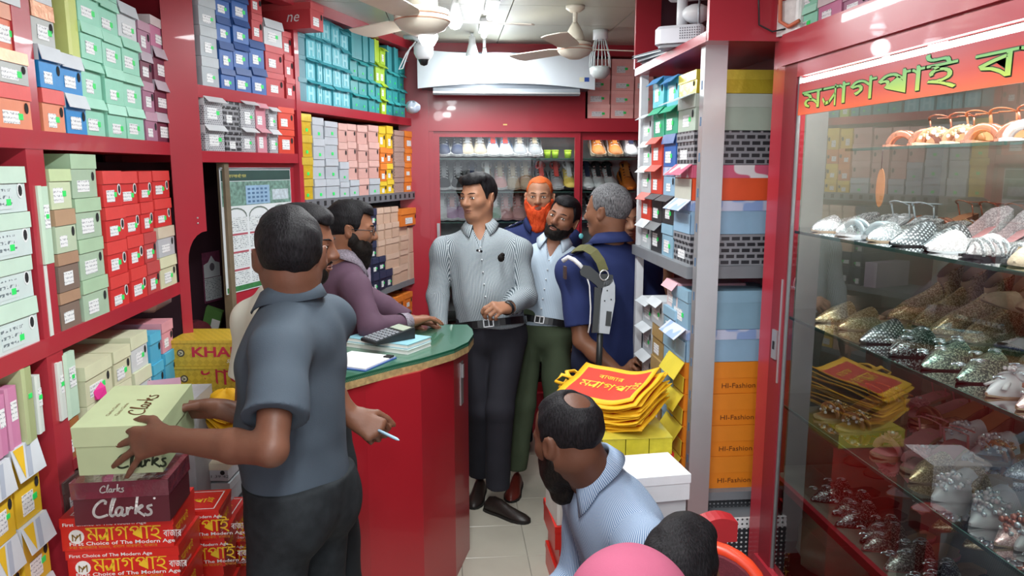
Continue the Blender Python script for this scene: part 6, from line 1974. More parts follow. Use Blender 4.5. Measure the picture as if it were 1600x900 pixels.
# -- anatomy
def head_prims(F, c, R, s=1.0, neck=None, nr=.056, beardless=True):
 def w(x, y, z):
  return c + R @ (vec(x, y, z) * s)
 F.ell(w(0, -.012, .036), R, vec(.075, .096, .082) * s, .02)
 F.ell(w(0, .020, -.030), R, vec(.060, .072, .082) * s, .035)
 F.ell(w(0, .058, -.092), R, vec(.027, .026, .022) * s, .03)
 for x in (-1, 1):
  F.ell(w(.045 * x, .046, -.020), R, vec(.022, .028, .022) * s, .03)
  F.cone(w(.056 * x, -.002, -.045), w(.030 * x, .045, -.092), .018 * s, .016 * s, .03)
  F.ell(w(.033 * x, .094, .004), R, vec(.019, .014, .012) * s, .012, sub=True)
  F.ell(w(.032 * x, .074, .003), R, vec(.0155, .0125, .0115) * s, .004)
  F.cone(w(.046 * x, .066, .020), w(.012 * x, .083, .021), .0095 * s, .0095 * s, .014)
  F.ell(w(.0125 * x, .094, -.031), R, vec(.0095, .012, .008) * s, .008)
 F.cone(w(0, .082, .018), w(0, .108, -.026), .0085 * s, .0125 * s, .012)
 F.ell(w(0, .100, -.032), R, vec(.010, .011, .008) * s, .008)
 F.ell(w(0, .083, -.056), R, vec(.024, .0105, .0062) * s, .007)
 F.ell(w(0, .083, -.068), R, vec(.021, .0105, .0068) * s, .006)
 F.cone(w(-.024, .088, -.0615), w(.024, .088, -.0615), .0022 * s, .0022 * s, .003, sub=True)
 for x in (-1, 1):
  e = basis(R @ vec(.5 * x, .86, .1), R @ vec(0, -.25, 1))
  F.ell(w(.083 * x, -.014, -.004), e, vec(.008, .019, .032) * s, .008)
  F.ell(w(.092 * x, -.010, .0), e, vec(.005, .010, .018) * s, .004, sub=True)
 if neck is not None:
  F.cone(w(0, -.026, -.045), neck + R @ vec(0, .01, .0) * s, nr * s, (nr + .006) * s, .03)
 return w

def hand_prims(F, wrist, d, pn, td, s=1.0, curl=(.35, .35, .4, .45), thumb=.3, spread=.10, fan=0.0, thumb_out=.75):
 """d: wrist to knuckles, pn: the way the palm faces, td: side the thumb is on"""
 d = unit(d)
 pn = unit(np.array(pn) - d * (np.array(pn) @ d))
 td_ = unit(np.cross(d, pn))
 if td_ @ np.array(td) < 0:
  td_ = -td_
 td = td_
 L = ((.043, .026, .021), (.047, .029, .022), (.043, .027, .021), (.034, .021, .018))
 base = ((.030, .088), (.010, .092), (-.010, .087), (-.029, .078))
 rad = (.0098, .0102, .0096, .0084)
 F.cone(wrist - d * .015, wrist + d * .03, .026 * s, .030 * s, .02, squash=(pn, 1.45))
 for i in range(4):
  kx, kd = base[i]
  kp = wrist + (d * kd + td * kx) * s
  F.cone(wrist + (d * .018 + td * kx * .55) * s, kp, .0145 * s, .0118 * s, .014)
  ang = spread * (1.5 - i) - fan * i
  fd = unit(d * cos(ang) + td * sin(ang))
  p, a = kp, 0.12
  for j in range(3):
   a += curl[i] * (1.0, 1.15, .8)[j]
   dirv = fd * cos(a) + pn * sin(a)
   q = p + dirv * L[i][j] * s
   F.cone(p, q, rad[i] * (1 - .08 * j) * s, rad[i] * (1 - .08 * (j + 1)) * s, .0035)
   p = q
 tb = wrist + (d * .022 + td * .022 + pn * .006) * s
 t1 = tb + unit(d * .75 + td * thumb_out + pn * .35) * .044 * s
 t2 = t1 + unit(d * .9 + td * (thumb_out - .45) + pn * thumb) * .034 * s
 t3 = t2 + unit(d * .95 + td * (thumb_out - .7) + pn * thumb * 1.3) * .026 * s
 F.cone(tb, t1, .0165 * s, .0125 * s, .014)
 F.cone(t1, t2, .0122 * s, .0108 * s, .004)
 F.cone(t2, t3, .0108 * s, .0088 * s, .003)

def limb_suv(V, bones):
 best, out = np.full(len(V), 1e9), np.zeros((len(V), 3))
 for a, b, ref, R, wgt in bones:
  a, b = np.array(a), np.array(b)
  ab = b - a
  L = np.linalg.norm(ab)
  t = np.clip((V - a) @ ab / L ** 2, 0, 1)
  q = V - a - t[:, None] * ab
  d = np.linalg.norm(q, axis=1) / wgt
  x = unit(np.array(ref) - ab * (np.array(ref) @ ab) / L ** 2)
  y = np.cross(ab / L, x)
  u = np.arctan2(q @ y, q @ x) * R
  m = d < best
  best[m] = d[m]
  out[m] = np.stack([u, t * L, np.zeros_like(u)], 1)[m]
 return out

def folds(V, Nn, amp, seed, sc=1.0):
 r = np.random.RandomState(seed)
 d = np.zeros(len(V))
 for i in range(7):
  k = r.normal(size=3)
  k[2] *= 1.3
  k = unit(k) * r.uniform(18, 55) * sc
  d += np.sin(V @ k + r.uniform(0, 6) + 1.3 * np.sin(V @ (np.roll(k, 1) * .45) + r.uniform(0, 6))) * (22 / (22 + np.linalg.norm(k) * .5))
 d = np.sign(d) * np.abs(d) ** 1.15
 return V + Nn * (amp * d / 2.2)[:, None]

def stand(base, fdeg, H=1.70, lean=(0, 0)):
 """joints of a person standing at base (x, y) facing fdeg"""
 f = face(fdeg)
 r = np.cross(f, vec(0, 0, 1))
 b = vec(base[0], base[1], 0)
 k = H / 1.70
 J = {'f': f, 'r': r, 'k': k}
 up = vec(lean[0], lean[1], 0)
 J['neck'] = b + vec(0, 0, 1.43 * k) + up - f * .015
 J['pelvis'] = b + vec(0, 0, .92 * k)
 for s, n in ((-1, 'L'), (1, 'R')):
  J['sh' + n] = J['neck'] + r * .175 * k * s - vec(0, 0, .08 * k) + f * .01
  J['hip' + n] = J['pelvis'] + r * .088 * k * s - vec(0, 0, .04 * k)
  J['kn' + n] = b + r * .095 * k * s + vec(0, 0, .48 * k) + f * .02
  J['an' + n] = b + r * .10 * k * s + vec(0, 0, .075 * k) - f * .02
  J['toe' + n] = unit(f + r * .25 * s)
  J['el' + n] = J['sh' + n] + r * .05 * s - vec(0, 0, .285 * k) - f * .02
  J['wr' + n] = J['el' + n] + r * .01 * s - vec(0, 0, .25 * k) + f * .06
 J['head'] = J['neck'] + vec(0, 0, .165 * k) + f * .035
 J['hf'], J['hu'] = f, vec(0, 0, 1)
 return J

def torso_prims(F, J, g=0.0, belly=0.0, wide=1.0):
 k = J['k']
 u = unit(J['neck'] - J['pelvis'])
 T_ = basis(J['f'], u)
 f, r = T_[:, 1], T_[:, 0]
 n, p = J['neck'], J['pelvis']
 span = np.linalg.norm(n - p)
 F.ell(p + u * span * .64 + f * .008, T_, vec(.150 * wide + g, .105 + g, .190 + g) * k, .05)
 F.ell(p + u * span * .30 + f * (.008 + belly * .5), T_, vec(.138 * wide + g, .103 + g + belly, .17 + g) * k, .06)
 F.ell(p + f * -.005, T_, vec(.150 * wide + g, .108 + g, .13 + g) * k, .06)
 for s in 'LR':
  sh = J['sh' + s]
  F.cone(n - u * .10 * k, sh - u * .005, .070 * k + g, .052 * k + g, .05)
  F.cone(n - u * .008, sh - u * .004, .036 * k + g * .8, .042 * k + g, .04)
 return T_

def collar(parent, org, J, m, r=.066, h=.042, gap=.5, name='collar', spread=1.0, tips=1.0, drop=.0, label=None):
 """folded shirt collar: inner stand and outer leaf round the neck, open at the front"""
 u = unit(J['neck'] - J['pelvis'])
 ha = J['head'] - J['neck']
 nu = unit(u * .7 + unit(ha) * .3)
 B = basis(J['f'], nu)
 c = J['neck'] + nu * (.034 - drop) + B[:, 1] * .014
 n = 28
 rows = []
 for i in range(n + 1):
  a = gap + (2 * pi - 2 * gap) * i / n
  e = B[:, 1] * cos(a) * 1.02 + B[:, 0] * sin(a)
  fr = max(0.0, cos(a))
  back = max(0.0, -cos(a))
  dz = -.034 * fr + .010 * back
  tip = tips * max(0.0, (abs(i - n / 2) / (n / 2)) - .72) / .28
  ring = [c + e * (r - .004) + nu * (dz - .01), c + e * (r - .002) + nu * (h * .62 + dz), c + e * (r + .003) + nu * (h * .68 + dz),
    c + e * (r + .034 * spread + .012 * tip) + nu * (-.008 + dz * .8 - .034 * tip), c + e * (r + .030 * spread + .012 * tip) + nu * (-.011 + dz * .8 - .034 * tip), c + e * (r + .001) + nu * (h * .5 + dz)]
  rows.append([Vector(p - np.array(org)) for p in ring])
 mb = MB()
 mb.loft(rows, m)
 o = mb.build(name, None, parent)
 a_ = o.data.attributes.new('suv', 'FLOAT_VECTOR', 'POINT')
 a_.data.foreach_set('vector', np.array([[(gap + (2 * pi - 2 * gap) * i / n) * r * 1.15, 0, 0] for i in range(n + 1) for _ in range(6)], np.float32).ravel())
 if label:
  o['label'] = label
 return o

def shoe_obj(parent, org, an, toe, m, sole, k=1.0, L=.27, name='shoe'):
 """leather shoe from the ankle: lofted upper on a sole"""
 toe = unit([toe[0], toe[1], 0])
 side = vec(toe[1], -toe[0], 0)
 o0 = vec(an[0], an[1], 0) - toe * .075 * k
 prof = [(0, .026, .050), (.02, .033, .075), (.055, .036, .085), (.10, .036, .078), (.14, .040, .058), (.19, .046, .044), (.23, .040, .036), (.258, .024, .026), (.270, .006, .016)]
 rings = []
 for x, w, hh in prof:
  ring = []
  for j in range(14):
   a = 2 * pi * j / 14
   yy, zz = cos(a), sin(a)
   z = .012 + (hh - .012) * max(0, zz) ** .8 if zz > 0 else .012 + .004 * zz
   ring.append(Vector(o0 + toe * x * k * L / .27 + side * w * yy * k * (1 if zz <= .2 else (1 - .35 * zz)) + vec(0, 0, z * k) - np.array(org)))
  rings.append(ring)
 u = MB().loft(rings, m)
 so = u.build(name, None, parent)
 s2 = []
 for x, w, hh in prof:
  s2.append([Vector(o0 + toe * x * k * L / .27 + side * (w + .003) * k * sx + vec(0, 0, z) - np.array(org)) for sx, z in ((-1, 0), (1, 0), (1, .013 * k), (-1, .013 * k))])
 MB().loft(s2, sole, smooth=False).build('sole', None, so)
 return so

def head_details(t, org, w, R, s, hairm, eyes=True, lips='#7e4f45', brow=True, lid='#5d3b2c', glasses=False, gaze=(0, 0)):
 o_ = np.array(org)

 def L_(x, y, z):
  return Vector(w(x, y, z) - o_)
 Mr = Matrix(R.tolist()).to_4x4()
 if eyes:
  WH_ = mat('eye_white', '#d8d2cb', .3, var=0)
  IR = mat('iris_dark', '#1d120d', .2, var=0)
  for x in (-1, 1):
   e = MB()
   M_ = Matrix.Translation(L_(.032 * x, .0815, .0025)) @ Mr
   e.ball((0, 0, 0), (.0125 * s, .0068 * s, .0052 * s), WH_, 12, M_)
   e.ball((gaze[0] * .005 * s, .0042 * s, gaze[1] * .002), (.0052 * s, .0034 * s, .0050 * s), IR, 10, M_)
   e.build('eye', None, t)
   l_ = MB().tube([L_(.019 * x, .0865, .0055), L_(.027 * x, .0890, .0092), (L_(.037 * x, .0855, .0088)), L_(.0455 * x, .078, .0040)], [.0012 * s, .0022 * s, .0022 * s, .001 * s], 6, mat('lash_line', lid, .6, var=0))
   l_.build('eyelid', None, t)
 if brow:
  for x in (-1, 1):
   MB().tube([L_(.012 * x, .0925, .0225), L_(.028 * x, .0890, .0275), L_(.042 * x, .0780, .0265), L_(.053 * x, .066, .0205)], [.0028 * s, .0042 * s, .0036 * s, .0012 * s], 8, hairm, flat=.55).build('eyebrow', None, t)
 if lips:
  m = mat('lips_' + lips[1:], lips, .45, var=.03)
  q = MB()
  q.tube([L_(-.023, .082, -.0605), L_(-.010, .0925, -.0572), L_(0, .0932, -.0585), L_(.010, .0925, -.0572), L_(.023, .082, -.0605)], [.001, .0036 * s, .0036 * s, .0036 * s, .001], 8, m, flat=.8)
  q.tube([L_(-.022, .082, -.0625), L_(-.010, .0920, -.0672), L_(0, .093, -.068), L_(.010, .0920, -.0672), L_(.022, .082, -.0625)], [.001, .0042 * s, .0046 * s, .0042 * s, .001], 8, m, flat=.8)
  q.build('lips', None, t)
 if glasses:
  q = MB()
  fm = mat('spectacle_frame', '#22242a', .3)
  for x in (-1, 1):
   q.tube([L_((.034 + .022 * cos(a * .524)) * x, .100 - .010 * abs(cos(a * .524)) * (1 if cos(a * .524) > 0 else 0), .002 + .017 * sin(a * .524)) for a in range(12)], .0016, 6, fm, closed=True)
   q.tube([L_(.056 * x, .090, .006), L_(.072 * x, .05, .008), L_(.080 * x, -.005, .006)], .0018, 6, fm)
  q.tube([L_(-.012, .101, .004), L_(0, .104, .007), L_(.012, .101, .004)], .0016, 6, fm)
  q.build('glasses', None, t, label='dark rimmed glasses')

def hair_obj(t, org, c, R, s, m, style='short', h=.0042, seed=1, label=None):
 lo, hi = c - .16 * s, c + .17 * s
 F = Field(lo, hi, h)

 def w(x, y, z):
  return c + R @ (vec(x, y, z) * s)
 th = {'short': .007, 'full': .012, 'quiff': .013, 'bald': .006, 'thin': .005}[style]
 F.ell(w(0, -.014, .036), R, vec(.075 + th * .6, .096 + th * .9, .082 + th * 1.1) * s, .0)
 if style == 'quiff':
  F.ell(w(.012, .055, .094), R, vec(.055, .04, .024) * s, .03)
  F.ell(w(-.03, .02, .096), R, vec(.045, .05, .024) * s, .03)
 if style == 'full':
  F.ell(w(0, .04, .092), R, vec(.055, .045, .028) * s, .03)
 if style == 'bald':
  F.ell(w(0, -.075, .112), R, vec(.036, .036, .034) * s, .02, sub=True)
 # trim the face, the ears and the nape
 g = np.ix_(*F.ax)
 p = [g[i] - c[i] for i in range(3)]
 l = [(p[0] * R[0, j] + p[1] * R[1, j] + p[2] * R[2, j]) / s for j in range(3)]
 yb = .030 if style != 'bald' else .02
 front = {'short': .066, 'full': .068, 'quiff': .066, 'bald': .084, 'thin': .08}[style]
 top = front - l[2] + .10 * np.abs(l[0]) * 0 + 3.2 * l[0] ** 2
 side = np.maximum(l[1] - yb - .25 * (l[2] - .02), -.074 - l[2] - .30 * np.minimum(0, l[1] + .05) * 0)
 burn = np.maximum(np.maximum(l[1] - .026, -.026 - l[2]), .0 - l[1])
 keep = np.minimum(np.minimum(top, side), burn)
 F.D = np.maximum(F.D, (keep * s).astype(np.float32))
 for x in (-1, 1):
  F.ell(w(.086 * x, -.010, -.008), R, vec(.028, .024, .034) * s, .004, sub=True)
 V, Q = F.mesh()
 if not len(V):
  return None
 V = smooth_verts(V, Q, 1, .4)
 Nn = vnormals(V, Q)
 r = np.random.RandomState(seed)
 d = np.zeros(len(V))
 for i in range(6):
  k = unit(r.normal(size=3)) * r.uniform(60, 200)
  d += np.sin(V @ k + r.uniform(0, 6))
 V = V + Nn * (d * .0006 * s)[:, None]
 o = np_mesh('hair', V, Q, m, t, org)
 if label:
  o['label'] = label
 return o

def beard_obj(t, org, c, R, s, m, length=.0, h=.0038, full=.008, mous=True, seed=2, cheek=-.03, label=None):
 lo, hi = c - .17 * s - length * .6, c + .15 * s
 F = Field(lo, hi, h)

 def w(x, y, z):
  return c + R @ (vec(x, y, z) * s)
 F.ell(w(0, .020, -.032), R, vec(.060 + full, .072 + full, .084 + full) * s, .0)
 F.ell(w(0, .058, -.092), R, vec(.029 + full, .028 + full, .026 + full) * s, .02)
 for x in (-1, 1):
  F.cone(w(.057 * x, -.002, -.040), w(.032 * x, .045, -.092), (.018 + full) * s, (.017 + full) * s, .02)
 if length:
  F.cone(w(0, .050, -.09), w(0, .062, -.105 - length), .062 * s, .044 * s, .03, squash=(R[:, 1], 1.35))
 g = np.ix_(*F.ax)
 p = [g[i] - c[i] for i in range(3)]
 l = [(p[0] * R[0, j] + p[1] * R[1, j] + p[2] * R[2, j]) / s for j in range(3)]
 # upper edge: high by the ears, low under the cheeks; nothing behind the jaw
 line = l[2] - (cheek - .012 + .9 * np.maximum(0, np.abs(l[0]) - .035) - .25 * np.maximum(0, l[1] - .03))
 F.D = np.maximum(F.D, (np.maximum(line, -.012 - l[1]) * s).astype(np.float32))
 F.ell(w(0, .10, -.0625), R, vec(.023, .03, .0105) * s, .004, sub=True)
 F.ell(w(0, .10, -.03), R, vec(.034, .04, .019) * s, .006, sub=True)
 if mous:
  for x in (-1, 1):
   F.cone(w(.004 * x, .093, -.0475), w(.028 * x, .078, -.058), .0055 * s, .0045 * s, .004)
   F.cone(w(.028 * x, .078, -.058), w(.030 * x, .070, -.080), .006 * s, .007 * s, .006)
 V, Q = F.mesh()
 if not len(V):
  return None
 V = smooth_verts(V, Q, 1, .4)
 Nn = vnormals(V, Q)
 r = np.random.RandomState(seed)
 d = np.zeros(len(V))
 for i in range(7):
  k = unit(r.normal(size=3) * vec(1, 1, .35)) * r.uniform(80, 260)
  d += np.sin(V @ k + r.uniform(0, 6))
 V = V + Nn * (d * .0007 * s)[:, None]
 o = np_mesh('beard', V, Q, m, t, org)
 if label:
  o['label'] = label
 return o

def build_person(label, J, skinm, shirt=None, pants=None, shoes=None, hair=None, beard=None, h=.006, hands=None, face_kw=None, belt=None, belly=0.0, wide=1.0, hs=1.0, seed=1, seated=False, nr=.056, show_legs=True):
 """J: joints. shirt = dict(mat, sleeve 'short'/'long', hem (z), collar, fold); pants = dict(mat, fold)"""
 k = J['k']
 org = (float(J['pelvis'][0]), float(J['pelvis'][1]), 0.0)
 t = thing('person', label, 'person', org)
 R = basis(J['hf'], J['hu'])
 c = J['head']
 s = hs
 pts = [J[n] for n in J if isinstance(J[n], np.ndarray) and n[:2] in ('ne', 'pe', 'sh', 'el', 'wr', 'hi', 'kn', 'an')] + [c + .13, c - .13]
 lo, hi = np.min(pts, 0) - .16, np.max(pts, 0) + .16
 lo[2] = max(lo[2], -.01)
 F = Field(lo, hi, h)
 torso_prims(F, J, -.008, belly, wide)
 for n in 'LR':
  a, e, wr = J['sh' + n], J['el' + n], J['wr' + n]
  F.cone(a, e, .047 * k, .0355 * k, .03)
  F.cone(e, e + (wr - e) * .35, .0355 * k, .038 * k, .015)
  F.cone(e + (wr - e) * .35, wr, .038 * k, .0255 * k, .015)
  hp, kn, an = J['hip' + n], J['kn' + n], J['an' + n]
  F.cone(hp, kn, .070 * k, .047 * k, .03)
  F.cone(kn, an, .045 * k, .032 * k, .02)
 w = head_prims(F, c, R, s, J['neck'] - unit(J['neck'] - J['pelvis']) * .02, nr)
 for n in 'LR':
  hd = (hands or {}).get(n)
  if hd is None:
   hd = dict(d=unit(J['wr' + n] - J['el' + n]), pn=-J['r'] if n == 'R' else J['r'], td=J['f'], curl=(.3, .33, .36, .4))
  hand_prims(F, J['wr' + n], s=k * hd.pop('s', 1.0), **hd)
 V, Q = F.mesh()
 V = smooth_verts(V, Q, 1, .3)
 np_mesh('body', V, Q, skinm, t, org)
 u = unit(J['neck'] - J['pelvis'])
 CL = []
 bones = [(J['pelvis'] - u * .1, J['neck'], J['f'], .14, .13)]
 if pants:
  F = Field(np.min([J['pelvis'], J['anL'], J['anR'], J['knL'], J['knR']], 0) - .22, np.max([J['pelvis'], J['knL'], J['knR']], 0) + .22, h if h > .005 else .006)
  T_ = basis(J['f'], u)
  F.ell(J['pelvis'] - T_[:, 1] * .005, T_, vec(.158 * wide, .116 + belly * .5, .15) * k, .05)
  F.ell(J['pelvis'] + u * .08 + T_[:, 1] * .0, T_, vec(.150 * wide, .112 + belly * .7, .12) * k, .05)
  for n in 'LR':
   F.ell(J['hip' + n] - T_[:, 1] * .045, T_, vec(.085, .085, .11) * k, .04)
   F.cone(J['hip' + n], J['kn' + n], .088 * k, .068 * k, .03)
   F.cone(J['kn' + n], J['an' + n] - vec(0, 0, .01), .068 * k, .062 * k, .02, cut=True)
  F.clip(J['pelvis'] + u * (pants.get('top', .14)), -u)
  V, Q = F.mesh()
  V = folds(V, vnormals(V, Q), pants.get('fold', .005), seed + 5, .7)
  V = smooth_verts(V, Q, 1, .4)
  pb = [(J['hip' + n], J['kn' + n], J['f'], .09, 1) for n in 'LR'] + [(J['kn' + n], J['an' + n], J['f'], .07, 1) for n in 'LR']
  CL.append(V)
  np_mesh('trousers', V, Q, pants['mat'], t, org, limb_suv(V, pb))
 if shirt:
  hem = shirt['hem']
  pts = [J[n] for n in ('neck', 'pelvis', 'shL', 'shR', 'elL', 'elR')]
  if shirt['sleeve'] == 'long':
   pts += [J['wrL'], J['wrR']]
  hh = shirt.get('h', max(h, .0055))
  F = Field(np.min(pts, 0) - .2, np.max(pts, 0) + .14, hh)
  torso_prims(F, J, shirt.get('g', .010), belly, wide)
  for n in 'LR':
   a, e, wr = J['sh' + n], J['el' + n], J['wr' + n]
   if shirt['sleeve'] == 'short':
    L = shirt.get('len', .80)
    end = a + (e - a) * L
    F.cone(a, end, .056 * k, shirt.get('slr', .066) * k, .035, cut=True)
   else:
    F.cone(a, e, .054 * k, .053 * k, .035)
    F.cone(e, wr - unit(wr - e) * .012, .053 * k, .038 * k, .02, cut=True)
  F.clip(vec(0, 0, hem), shirt.get('hemn', vec(0, 0, 1)) if shirt.get('hempt') is None else shirt['hemn']) if shirt.get('hempt') is None else F.clip(shirt['hempt'], shirt['hemn'])
  for n in 'LR':
   a, e, wr = J['sh' + n], J['el' + n], J['wr' + n]
   if shirt['sleeve'] == 'short':
    L = shirt.get('len', .80)
    end = a + (e - a) * L
    F.cone(end + unit(e - a) * .03, end + unit(e - a) * .05, (shirt.get('slr', .066) - .019) * k, (shirt.get('slr', .066) - .015) * k, .004, sub=True)
   else:
    F.cone(wr - unit(wr - e) * .03, wr + unit(wr - e) * .01, .031 * k, .031 * k, .003, sub=True)
  F.cone(J['neck'] + u * .02 + J['f'] * .012, J['neck'] + u * .14 + J['f'] * .05, .060 * s, .085 * s, .008, sub=True)
  if shirt.get('open'):
   F.cone(J['neck'] + J['f'] * .085 + u * .03, J['neck'] + J['f'] * .125 - u * .085, .040, .004, .006, sub=True)
  V, Q = F.mesh()
  V = folds(V, vnormals(V, Q), shirt.get('fold', .005), seed)
  V = smooth_verts(V, Q, 1, .4)
  for n in 'LR':
   bones += [(J['sh' + n], J['el' + n], J['f'], .055, .06), (J['el' + n], J['wr' + n], J['f'], .045, .06)]
  CL.append(V[np.abs((V - J['pelvis']) @ J['r']) < .19])
  sh_o = np_mesh('shirt', V, Q, shirt['mat'], t, org, limb_suv(V, bones))
  if shirt.get('collar'):
   collar(t, org, J, shirt['collar'], **shirt.get('collar_kw', {}))
  if shirt.get('placket') is not None:
   # button strip down the front, following the cloth
   T_ = basis(J['f'], u)
   rel = V - J['pelvis']
   lx, lf, lz = rel @ T_[:, 0], rel @ T_[:, 1], rel @ T_[:, 2]
   row, bt = [], MB()
   top = np.linalg.norm(J['neck'] - J['pelvis']) - .07
   zs = np.linspace(top, hem - J['pelvis'][2] + .01, 14)
   for i, z in enumerate(zs):
    m = (np.abs(lx) < .02) & (np.abs(lz - z) < .015) & (lf > 0)
    if m.any():
     y = lf[m].max() + .001
     row.append(0)
     if i % 2 == 1:
      bt.ball(Vector(J['pelvis'] + T_ @ vec(0, y + .0025, z) - np.array(org)), .005, mat('shirt_button', '#c9ced2', .3), 8)
   if len(row) > 2:
    bt.build('buttons', None, sh_o)
 if belt:
  T_ = basis(J['f'], u)
  cb = J['pelvis'] + u * belt.get('up', .105)
  VA = np.concatenate(CL)
  rel = VA - cb
  rel = rel[np.abs(rel @ u) < .022]
  an_, rr_ = np.arctan2(rel @ T_[:, 0], rel @ T_[:, 1]), np.hypot(rel @ T_[:, 0], rel @ T_[:, 1])
  far = []
  for i in range(36):
   d_ = np.abs((an_ - 2 * pi * i / 36 + pi) % (2 * pi) - pi) < .12
   ok = d_ & (rr_ < .26)
   far.append(rr_[ok].max() if ok.any() else .13)
  far = np.array(far)
  far = (np.roll(far, 1) + far * 2 + np.roll(far, -1)) / 4 + .004
  ring = [cb + (T_[:, 0] * sin(2 * pi * i / 36) + T_[:, 1] * cos(2 * pi * i / 36)) * far[i] - np.array(org) for i in range(36)]
  rows = []
  for p in ring + ring[:1]:
   out = unit(p + np.array(org) - cb)
   rows.append([Vector(p + u * .018), Vector(p + u * .018 + out * .005), Vector(p - u * .018 + out * .005), Vector(p - u * .018)])
  bo = MB().loft(rows, belt['mat'], smooth=False, caps=False).build('belt', None, t)
  q = MB()
  bc = ring[0] + T_[:, 1] * .008
  Mb = Matrix.Translation(Vector(bc)) @ Matrix(T_.tolist()).to_4x4()
  for x0, x1, z0, z1 in ((-.026, .026, .015, .02), (-.026, .026, -.02, -.015), (-.026, -.021, -.02, .02), (.021, .026, -.02, .02), (-.004, .0, -.02, .02)):
   q.box(x0, x1, -.003, .003, z0, z1, STEEL, Mb)
  q.build('buckle', None, bo)
 if shoes:
  for n in 'LR':
   shoe_obj(t, org, J['an' + n], J['toe' + n], shoes[0], shoes[1], k)
 if hair:
  hair_obj(t, org, c, R, s, **hair)
 if beard:
  beard_obj(t, org, c, R, s, **beard)
 kw = dict(hairm=(hair or {}).get('m') or mat('brow_dark', '#1c1512', .6))
 kw.update(face_kw or {})
 head_details(t, org, w, R, s, **kw)
 return t, org, w, R
# ---------------------------------------------------------------- the people
HBLK = hair_mat('black', '#0d0c0e', '#1f1d20')
HGRY = hair_mat('grey', '#3c3c3e', '#77777a')
HORG = hair_mat('orange', '#c4381a', '#e05a2c', .6)
HBRD = hair_mat('beard_black', '#100d0c', '#221c19', .6)
SOLE = mat('shoe_sole', '#1a1817', .6)
LEA_D = mat('shoe_leather_dark', '#2b2320', .4, var=.1)
LEA_B = mat('shoe_leather_brown', '#6b2a22', .35, var=.1)
NAVY = cloth('navy', '#27315c', .06)
NAVYT = cloth('navy_trousers', '#1b2034', .06)

# 1 -- man in the grey polo, back to us, holding the green box
SK1 = skin('polo', '#6a4636')
J = stand((0, 0), -65, 1.66)
n0 = P3(460, 466, 1.90)
dn = n0 - J['neck']
b0 = vec(dn[0], dn[1], 0)
J = stand((b0[0], b0[1]), -65, 1.66)
J['neck'] = n0
for n, s in (('L', -1), ('R', 1)):
 J['sh' + n] = n0 + J['r'] * .168 * s - vec(0, 0, .085) + J['f'] * .01
J['shL'] = P3(438, 548, 1.75)
J['elL'], J['wrL'] = P3(424, 703, 1.61), P3(262, 686, 1.712)
J['elR'], J['wrR'] = P3(440, 660, 2.07), P3(338, 638, 2.01)
J['head'] = P3(453, 401, 1.885)
J['hf'], J['hu'] = unit(face(-14) + vec(0, 0, -.12)), unit(vec(-.02, .03, 1))
hl = P3(200, 695, 1.738) - J['wrL']
hands = {'L': dict(d=hl, pn=P3(200, 690, 1.9) - P3(200, 690, 1.7), td=vec(0, 0, 1), curl=(-.02, .0, .02, .04), spread=.12, fan=.17, thumb=.12, thumb_out=.62),
   'R': dict(d=P3(296, 640, 1.985) - J['wrR'], pn=unit(vec(-.55, -.5, -.25)), td=vec(-.1, -.2, 1), curl=(.5, .5, .52, .55), thumb=.35, thumb_out=.8)}
polo = cloth('slate', '#434d57', .05, .8)
t1, org, w, R = build_person('man in a slate grey polo, back turned, holding a pale green shoe box', J, SK1,
        shirt=dict(mat=polo, sleeve='short', hem=.9, hempt=P3(462, 783, 1.88), hemn=unit(vec(-.12, 0, 1)), collar=polo, fold=.005, len=.70, g=.012, slr=.076, collar_kw=dict(r=.068, h=.05, spread=.7, tips=.4, drop=.026)),
        pants=dict(mat=cloth('jeans_dark', '#24282b', .25, .85, 30), fold=.004, top=.06), shoes=(LEA_D, SOLE),
        hair=dict(m=HBLK, style='full', seed=3), h=.0042, hands=hands, seed=11, hs=1.0, nr=.060, belly=.018, wide=1.06)

# 2 -- man in the white T-shirt, mostly behind him, pen in hand
SK2 = skin('tee', '#6d4633')
J = stand((0, 0), 48, 1.68)
n0 = P3(436, 453, 2.32)
dn = n0 - J['neck']
pb = P3(488, 780, 2.30)
J = stand((pb[0], pb[1]), 48, 1.68)
J['neck'] = n0
for n, s in (('L', -1), ('R', 1)):
 J['sh' + n] = n0 + J['r'] * .168 * s - vec(0, 0, .085) + J['f'] * .01
J['shL'] = P3(396, 500, 2.36)
J['elL'], J['wrL'] = P3(384, 640, 2.42), P3(420, 730, 2.3)
J['elR'], J['wrR'] = P3(504, 600, 2.12), P3(549, 650, 2.12)
J['head'] = P3(473, 382, 2.33)
J['hf'], J['hu'] = unit(face(98) + vec(0, 0, -.18)), unit(vec(.10, 0, 1))
hands = {'R': dict(d=P3(575, 665, 2.11) - J['wrR'], pn=unit(vec(-.3, .9, -.45)), td=vec(.3, -.2, .9), curl=(1.15, 1.2, 1.25, 1.3), thumb=.5, thumb_out=.6)}
tee = cloth('offwhite', '#c9cbbf', .03, .85)
t2, org, w, R = build_person('man in an off-white T-shirt behind the grey polo, pen in his hand', J, SK2,
        shirt=dict(mat=tee, sleeve='short', hem=.82, fold=.004, len=.62),
        pants=dict(mat=cloth('black_jeans', '#1f2326', .1), fold=.004), shoes=(LEA_D, SOLE),
        hair=dict(m=HBLK, style='full', seed=4), beard=dict(m=HBRD, full=.002, cheek=-.045), hands=hands, seed=12)
p0, p1 = Vector(P3(590, 672, 2.10)), Vector(P3(624, 688, 2.05))
t = thing('pen', 'pale blue pen held in the fist beside the red counter', 'pen', p0)
MB().tube([(0, 0, 0), (p1 - p0) * .75, (p1 - p0) * .9, p1 - p0], [.0045, .0045, .004, .001], 8, mat('pen_blue', '#9fc3d8', .3)).build('barrel', None, t)
